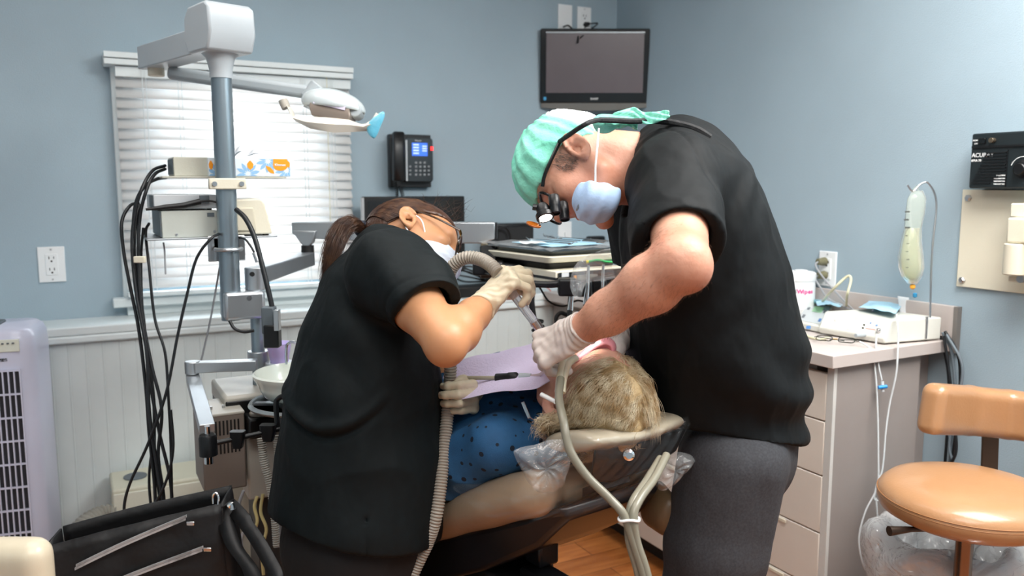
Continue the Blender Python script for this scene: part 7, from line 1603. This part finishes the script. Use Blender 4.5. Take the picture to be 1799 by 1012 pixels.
# tubes and cords
def run(pts, r, m, label, nm='tube', cat='tube'): return tag(MB().tube(catmull(pts, 8), r, 8).out(nm, m, smooth=80), label, cat)
IVT = mat('clear_line', 'c9ced0', 0.25); YEL = mat('cream_cord', 'd9d4b4', 0.4)
duR = (uR-EYE)@FW
run([P(1575, 552, duR), P(1578, 585, duR-0.04), P(1577, 625, duR-0.06), P(1574, 660, duR-0.06), P(1563, 710, duR-0.05), P(1556, 760, duR-0.05), P(1553, 800, duR-0.05), P(1549, 830, duR-0.05), P(1541, 850, duR-0.05), P(1536, 875, duR-0.05), P(1542, 880, duR-0.05)], 0.0026, IVT, 'clear line hanging over the counter edge, nearest the stool')
run([P(1510, 600, duR-0.03), P(1528, 612, duR-0.04), P(1536, 640, duR-0.05), P(1541, 700, duR-0.05), P(1543, 800, duR-0.05), P(1541, 855, duR-0.05), P(1520, 900, duR-0.05), P(1509, 950, duR-0.05), P(1520, 1000, duR-0.05), P(1545, 1008, duR-0.05), P(1560, 985, duR-0.05), P(1555, 950, duR-0.05), P(1543, 915, duR-0.05), P(1539, 875, duR-0.05)], 0.0026, IVT, 'clear line hanging from the plug of the white unit and looping near the floor')
run([P(1540, 588, duR-0.02), P(1539, 610, duR-0.05), P(1543, 640, duR-0.05), P(1549, 668, duR-0.05)], 0.0026, IVT, 'short clear line hanging from the port of the white unit')
vc = thing('line_valve', 'blue and clear valve dangling at the end of the short line', 'valve', P(1550, 688, duR-0.05)); MB().cyl(P(1550, 670, duR-0.05), P(1551, 688, duR-0.05), 0.0045, 12).out('valve_body', IVT, vc); MB().cyl(P(1543, 681, duR-0.055), P(1558, 679, duR-0.055), 0.005, 12).out('valve_tap', mat('bright_blue', '2c8fe0', 0.3), vc)
run([ct(1440, 560)+ZZ*0.05, onX(1462, 510, WX-0.12), onX(1488, 486, WX-0.10), onX(1495, 492, WX-0.10), onX(1488, 520, WX-0.12), ct(1486, 560)+ZZ*0.03], 0.0042, YEL, 'cream cord arching up behind the small display unit', 'cord', 'cord')
run([ct(1500, 560)+ZZ*0.03, ct(1530, 545)+ZZ*0.055, ct(1560, 540)+ZZ*0.05], 0.004, YEL, 'cream cord running behind the large white unit', 'cord', 'cord')
run([ct(1412, 588)+ZZ*0.005, ct(1422, 595)+ZZ*0.005, ct(1440, 599)+ZZ*0.005, ct(1455, 595)+ZZ*0.004], 0.0036, YEL, 'short cream cord on the counter in front of the small display unit', 'cord', 'cord')
hk = thing('cord_bundle', 'bundle of grey cords hanging down the wall beside the end of the counter', 'cords', onX(1672, 820, WX-0.02))
for i, q in enumerate(((1652, 590, 1664, 640, 1668, 700, 1664, 760, 1660, 815), (1656, 584, 1672, 620, 1678, 690, 1672, 760, 1668, 820), (1660, 582, 1682, 620, 1687, 670, 1680, 750, 1672, 815), (1663, 588, 1690, 640, 1684, 700, 1668, 780, 1678, 820), (1658, 590, 1668, 660, 1674, 720, 1680, 790, 1664, 825))):
    MB().tube(catmull([onX(q[k_], q[k_+1], WX-0.03-0.006*i) for k_ in range(0, 10, 2)], 8), 0.0042, 8).out('cord', mat('cord_grey%s' % '', '6d7880', 0.45) if i % 2 else CBK, hk, smooth=80)
# ================================================================== tan stool, bin
STN = mat('tan_leather', 'aa7f5a', 0.32, coat=0.35, bump=0.05, bscale=160, var=0.04)
sc_ = P(1700, 880, 1.86); sx, sy = sc_[0], sc_[1]; sz = P(1700, 845, 1.86)[2]
st2 = thing('operator_stool', 'tan leather stool with a curved backrest in front of the side wall', 'stool', A(sx, sy, 0))
R_ = 0.188
MB().lathe([(0.0, 0.0), (0.08, 0.002), (0.14, -0.001), (R_-0.02, -0.010), (R_-0.004, -0.024), (R_+0.001, -0.038), (R_+0.001, -0.050), (R_-0.006, -0.068), (R_-0.03, -0.082), (0.05, -0.086), (0, -0.086)], A(sx, sy, sz), n=64).out('seat_cushion', STN, st2, smooth=60)
for k_, z_ in ((0, -0.034), (1, -0.041)): MB().tube([A(sx+(R_+0.0005)*cos(t), sy+(R_+0.0005)*sin(t), sz+z_) for t in np.linspace(0, 2*pi, 90)[:-1]], 0.0011, 5, closed=True).out('piping', mat('tan_stitch', '9d6d44', 0.5), st2)
MB().cyl(A(sx, sy, sz-0.11), A(sx, sy, sz-0.086), 0.09, 24).out('seat_plate', mat('dark_bronze', '3f342c', 0.4, metal=0.6), st2, bev=0.003)
MB().cyl(A(sx, sy, 0.1), A(sx, sy, sz-0.11), 0.019, 20).out('gas_column', mat('bronze_steel', '8d7a6c', 0.25, metal=0.9), st2)
MB().tube([A(sx, sy, sz-0.11), P(1600, 930, 1.80), P(1562, 933, 1.79)], [0.006, 0.006, 0.011], 12).out('lever', MATS['dark_bronze'], st2)
for k_ in range(5):
    a_ = k_*2*pi/5+0.4; d_ = A(cos(a_), sin(a_), 0); o_ = A(sx, sy, 0); lg = MB().bar(o_+ZZ*0.10, o_+d_*0.26+ZZ*0.065, 0.04, 0.028).out('leg', CHROME, st2, bev=0.005); MB().cyl(o_+d_*0.26+ZZ*0.027-RT*0.014, o_+d_*0.26+ZZ*0.027+RT*0.014, 0.027, 18).out('caster', BLACKM, lg)
bkc = [P(1640, 718, 1.98), P(1700, 721, 2.06), P(1770, 728, 2.07), P(1850, 738, 2.00), P(1900, 745, 1.90)]
bh = 0.060
def bkf(p):
    d = None
    for a, b in zip(bkc[:-1], bkc[1:]): e = d_ecap(p, a, b, (bh, 0.026), (bh, 0.026), ZZ); d = e if d is None else smin(d, e, 0.01)
    return smax(d, np.abs((p-bkc[2])@ZZ+0.0*((p-bkc[2])@RT))-0.0-(bh+0.004), 0.012)
def bkbox(p):
    d = None
    for a, b in zip(bkc[:-1], bkc[1:]):
        ab = b-a; L = np.linalg.norm(ab); ax_ = ab/L; t = np.clip((p-a)@ab/L**2, 0, 1); v = p-a-t[:, None]*ab; pr = np.cross(ax_, ZZ)
        x_, y_, z_ = np.abs(v@ax_), np.abs(v@pr), np.abs(v[:, 2]); q_ = np.stack([x_, y_-0.008, z_-(bh-0.022)], 1); e = np.linalg.norm(np.maximum(q_, 0), axis=1)-0.023; d = e if d is None else smin(d, e, 0.008)
    return d
bake('backrest', bkbox, bkc, 0.09, 0.005, STN, st2)
pt = [P(1740, 745, 2.10), P(1742, 800, 2.10), P(1742, 850, 2.06)]; q_ = A(pt[2][0], pt[2][1], sz-0.09)
mb = MB(); mb.bar(pt[0]+ZZ*0.02, A(pt[1][0], pt[1][1], pt[2][2]-0.06), 0.042, 0.008, FH); mb.out('backrest_post', mat('brown_steel', '5b4c40', 0.35, metal=0.7), st2, bev=0.002)
MB().bar(A(pt[1][0], pt[1][1], pt[2][2]-0.06), A(sx, sy, sz-0.098), 0.042, 0.008).out('backrest_bracket', MATS['brown_steel'], st2)
tb2 = P(1690, 985, 2.02); bx_, by_ = tb2[0]+0.02, tb2[1]+0.05; bx_ = min(bx_, WX-0.19)
bn = thing('waste_bin', 'waste bin lined with a translucent plastic bag under the tan stool', 'bin', A(bx_, by_, 0)); tz = P(1600, 945, 2.0)[2]
MB().lathe([(0.11, 0.0), (0.115, 0.01), (0.145, tz-0.03), (0.15, tz-0.03), (0.14, tz-0.04), (0.105, 0.012)], A(bx_, by_, 0), n=32).out('bin_body', mat('bin_grey', '8d8f90', 0.5), bn)
BGF = film('bag_film', 0.35, bscale=12, bump=1.0, rough=0.2, white=0.5); rg = np.random.default_rng(8); G = []
for k_, (r_, z_) in enumerate(((0.10, tz-0.12), (0.13, tz-0.03), (0.15, tz), (0.19, tz-0.02), (0.20, tz-0.08), (0.185, tz-0.16), (0.18, tz-0.2))):
    G.append([A(bx_+(r_+0.012*sin(t*7+k_*1.3)+0.006*sin(t*17+k_))*cos(t), by_+(r_+0.012*sin(t*7+k_*1.3)+0.006*sin(t*17-k_))*sin(t), z_+0.012*sin(t*5+k_)) for t in np.linspace(0, 2*pi, 64)])
for row in G:
    for q in row: q[0] = min(q[0], WX-0.01)
MB().sheet(G).out('bin_liner', BGF, bn, smooth=180, sub=1)
# ================================================================== instrument table between the two workers
TZ = P(955, 452, 2.22)[2]
tv1 = nrm(CV(0.80, 0, 0.60)*A(1, 1, 0)); 
tF, tLc, tRc, tBk = onZ(962, 452, TZ), onZ(838, 437, TZ), onZ(1055, 434, TZ), onZ(942, 422, TZ)
eu = tLc-tF; ev = tRc-tF
eu = nrm(eu); ev = ev-eu*(ev@eu); ev = nrm(ev); LU, LV_ = np.linalg.norm(tLc-tF), min(0.30, np.linalg.norm(tRc-tF)); print('tray', LU, LV_, np.linalg.norm(tRc-tF))
def TQ(u, v, z=0): return tF+eu*u*LU+ev*v*LV_+ZZ*z
dt = thing('instrument_table', 'cream instrument table with a black control unit underneath between the two workers', 'dental table', TQ(.5, .5, -0.2))
pl = [(x_+0.5, y_+0.5) for x_, y_ in [(a/LU, b/LV_) for a, b in rrect(LU, LV_, 0.02, 4)]]
top_ = [TQ(a, b, 0) for a, b in pl]; bot_ = [TQ(0.5+(a-0.5)*0.96, 0.5+(b-0.5)*0.96, -0.018) for a, b in pl]
MB().loft([bot_, top_]).out('table_top', CREAM, dt, bev=0.003)
MB().loft([[TQ(0.5+(a-.5)*.8, .5+(b-.5)*.8, -0.04) for a, b in pl], [TQ(0.5+(a-.5)*.85, .5+(b-.5)*.85, -0.02) for a, b in pl]]).out('under_plate', BLACKP, dt, bev=0.002)
cz = -0.036
MB().loft([[TQ(x_, y_, z_) for x_, y_ in ((-0.05, 0.05), (0.42, 0.05), (0.42, 0.9), (-0.05, 0.9))] for z_ in (cz-0.046, cz-0.002)]).out('control_unit', CREAM, dt, bev=0.003)
MB().loft([[TQ(x_, y_, z_) for x_, y_ in ((-0.055, 0.045), (0.425, 0.045), (0.425, 0.905), (-0.055, 0.905))] for z_ in (cz-0.026, cz-0.019)]).out('black_stripe', BLACKP, dt)
fp = TQ(-0.058, 0.05, cz-0.024); 
MB().loft([[TQ(-0.056-e, y_, z_) for y_, z_ in ((0.07, cz-0.042), (0.85, cz-0.042), (0.85, cz-0.006), (0.07, cz-0.006))] for e in (0, 0.006)]).out('front_panel', PIANO, dt)
MB().loft([[TQ(-0.064-e, y_, z_) for y_, z_ in ((0.28, cz-0.036), (0.52, cz-0.036), (0.52, cz-0.016), (0.28, cz-0.016))] for e in (0, 0.004)]).out('panel_display', mat('panel_metal', '7d7c72', 0.3, metal=0.4), dt)
MB().loft([[TQ(-0.064-e, y_, z_) for y_, z_ in ((0.24, cz-0.036), (0.27, cz-0.036), (0.27, cz-0.016), (0.24, cz-0.016))] for e in (0, 0.004)]).out('amber_light', mat('amber', 'd08a2a', 0.3), dt)
for z_ in (-0.012, -0.030): MB().loft([[TQ(-0.064-e, y_, cz+z__) for y_, z__ in ((0.10, z_-0.006), (0.18, z_-0.006), (0.18, z_+0.006), (0.10, z_+0.006))] for e in (0, 0.004)]).out('panel_mark', mat('white_outline', 'c9cbcc', 0.4), dt)
MB().box(P(858, 470, 2.42), (0.09, 0.08, 0.04), (RT, FH, ZZ)).out('arm_joint', BLACKP, dt, bev=0.006)
MB().bar(P(858, 440, 2.50), P(858, 480, 2.44), 0.05, 0.05, FH).out('arm_drop', BLACKP, dt, bev=0.004)
MB().bar(P(850, 472, 2.38), TQ(0.5, 0.5, -0.05), 0.10, 0.03).out('support_bar', BLACKP, dt, bev=0.004)
MB().tube(catmull([P(925, 498, 2.15), P(960, 500, 2.14), P(980, 499, 2.13), P(992, 495, 2.14), P(1003, 500, 2.16)], 6), 0.009, 12).out('handle', BLACKP, dt)
MB().box(P(997, 504, 2.14), (0.05, 0.05, 0.045), (RT, FH, ZZ)).out('handle_block', BLACKP, dt, bev=0.006)
MB().bar(TQ(0.0, 0.2, -0.085), P(1080, 492, 2.28), 0.04, 0.03).out('holder_bar', BLACKP, dt, bev=0.004)
# metal tray in a clear sleeve with instruments
it = thing('metal_tray', 'flat metal tray in a clear sleeve on the instrument table', 'tray', TQ(.5, .5, 0))
def ring2(s, z): return [TQ(0.5+(a-.5)*s*0.97, 0.52+(b-.5)*s*0.95, z) for a, b in pl]
MB().loft([ring2(0.9, 0.0015), ring2(0.98, 0.012), ring2(1.0, 0.013), ring2(0.985, 0.0135), ring2(0.92, 0.004)]).out('tray_body', mat('tray_metal', '7f868a', 0.25, metal=0.8), it, smooth=40)
G = [[TQ(-0.04+1.1*i/13, 0.0+1.06*j/13, 0.016+0.006*abs(sin(i*1.7+j*2.3))) for j in range(14)] for i in range(14)]
MB().sheet(G).out('sleeve_film', FILMB, it, smooth=180)
pbp = thing('paper_liner', 'light blue paper lying on the metal tray', 'paper', TQ(.45, .5, 0.02)); mb = MB(); mb.loft([[TQ(x_, y_, z_) for x_, y_ in ((0.12, 0.15), (0.72, 0.2), (0.70, 0.85), (0.15, 0.8))] for z_ in (0.0235, 0.0245)]); mb.out('paper_sheet', PBLU, pbp)
labs = ['steel probe lying on the tray nearest its front edge', 'steel mirror handle lying across the blue paper', 'steel scaler lying second from the back of the tray', 'steel tweezers handle at the back of the tray', 'steel instrument pointing over the left edge of the tray']
for i, (u0, v0, u1, v1) in enumerate(((0.1, 0.35, 0.55, 0.30), (0.2, 0.52, 0.7, 0.42), (0.08, 0.72, 0.62, 0.62), (0.2, 0.9, 0.75, 0.8), (0.7, 0.75, 1.05, 0.9))):
    a, b = TQ(u0, v0, 0.030), TQ(u1, v1, 0.030); dr = b-a; o_ = MB().tube([a-dr*0.12+ZZ*0.008, a-dr*0.04, a, b, b+dr*0.05, b+dr*0.12+ZZ*0.006], [0.0008, 0.0012, 0.0032, 0.0032, 0.0012, 0.0008], 8).out('dental_instrument', CHROME); tag(o_, labs[i], 'instrument', 'steel instruments on the tray')
o_ = MB().sheet([[TQ(0.28+0.06*i, 0.1+0.05*j, 0.028+0.006*sin(i*2+j)) for j in range(5)] for i in range(5)]).out('gauze', mat('gauze_white', 'eef1f2', 0.8), sub=1, solid=0.001); tag(o_, 'small white gauze pad near the front corner of the tray', 'gauze')
# handpieces in their holders with hanging hoses
hlab = ['leftmost handpiece hanging in the holders under the instrument table', 'middle handpiece hanging in the holders under the instrument table', 'rightmost handpiece hanging in the holders beside the green striped bag']
for i, (px, py) in enumerate(((1003, 520), (1030, 510), (1056, 508))):
    d_ = 2.16+0.04*i; h = thing('handpiece', hlab[i], 'handpiece', P(px, py+70, d_))
    if i: MB().box(P(px-4, py-4, d_+0.02), (0.040, 0.04, 0.045), (RT, FH, ZZ)).out('holder', BLACKP, h, bev=0.005)
    MB().tube([P(px+4, py-44 if i else py, d_-0.02), P(px+2, py-5, d_-0.02), P(px-1, py+25, d_-0.02)], [0.0035, 0.0055, 0.008], 12).out('handpiece_body', CHROME, h, smooth=60)
    MB().tube(catmull([P(px-1, py+25, d_-0.02), P(px-5, py+60, d_-0.02), P(px-8, py+110, d_), P(px-2, py+170, d_+0.04)], 6), 0.0062, 10).out('handpiece_hose', BLACKM, h)
hz_ = thing('coiled_hose', 'black coiled hose hanging below the left of the instrument table', 'hose', P(947, 640, 2.2))
MB().tube(catmull([P(936, 505, 2.2), P(934, 530, 2.2), P(938, 560, 2.2), P(943, 580, 2.2)], 8), 0.008, 10).out('straight_hose', BLACKM, hz_)
coil([P(943, 560, 2.2), P(946, 585, 2.2), P(948, 610, 2.2), P(946, 650, 2.2), P(950, 720, 2.25), P(955, 800, 2.3)], 0.014, 0.014, 0.0048, 'coil', BLACKM, hz_, 8)
tag(MB().tube(catmull([P(1003, 500, 2.28), P(1001, 530, 2.3), P(998, 552, 2.3), P(985, 550, 2.3), P(977, 560, 2.3), P(982, 580, 2.3), P(992, 592, 2.3)], 8), 0.006, 10).out('hose_loop', BLACKM), 'black hose loop hanging beside the leftmost handpiece', 'hose')
tag(MB().tube(catmull([P(948, 505, 2.35), P(965, 530, 2.35), P(990, 538, 2.35), P(1015, 528, 2.35), P(1040, 534, 2.35), P(1062, 524, 2.35), P(1070, 505, 2.35)], 8), 0.0028, 8).out('cable', BLACKM), 'thin black cable sagging under the instrument table', 'cable')
tag(MB().tube(catmull([onY(925, 505, WY-0.14), onY(950, 503, WY-0.19), onY(968, 512, WY-0.205), onY(978, 545, WY-0.207)], 8), 0.0022, 8).out('cable', mat('red_wire', 'c8564a', 0.5)), 'thin red wire behind the instrument table', 'cable')
pg = thing('clear_sleeve', 'clear plastic sleeve with a green striped straw over the right holder', 'plastic sleeve', P(1040, 530, 2.1))
GRN = mat('green_straw', '3fae62', 0.35)
def sl_ring(c, w, h): return [P(c[0]+w*cos(t)*(1+0.12*sin(3*t+c[0])), c[1]+h*sin(t)*(1+0.1*sin(4*t)), 2.08+0.03*sin(t)) for t in np.linspace(0, 2*pi, 21)[:-1]]
MB().loft([sl_ring((1085, 462), 10, 26), sl_ring((1062, 465), 18, 28), sl_ring((1035, 470), 18, 24), sl_ring((1018, 480), 16, 22), sl_ring((1012, 500), 12, 18), sl_ring((1015, 518), 8, 8)], cap=False).out('sleeve_film', FILMB, pg, smooth=180, sub=1)
MB().tube(catmull([P(1033, 460, 2.07), P(1050, 457, 2.07), P(1066, 460, 2.07), P(1080, 461, 2.07)], 6), 0.003, 10).out('green_straw', GRN, pg)
MB().tube([P(1030, 460, 2.07), P(1034, 460, 2.07)], 0.0042, 10).out('yellow_band', mat('yellow_band', 'e3cf2f', 0.4), pg)
# bottle of the second gloved hand area: dark tube behind the patient
tag(MB().tube([P(1092, 560, 1.78), P(1094, 650, 1.78)], 0.012, 14).out('grey_tube', mat('warm_grey_tube', '6d6460', 0.35), bev=0.0), 'warm grey tube standing behind the patient beside the black scrub top', 'tube')
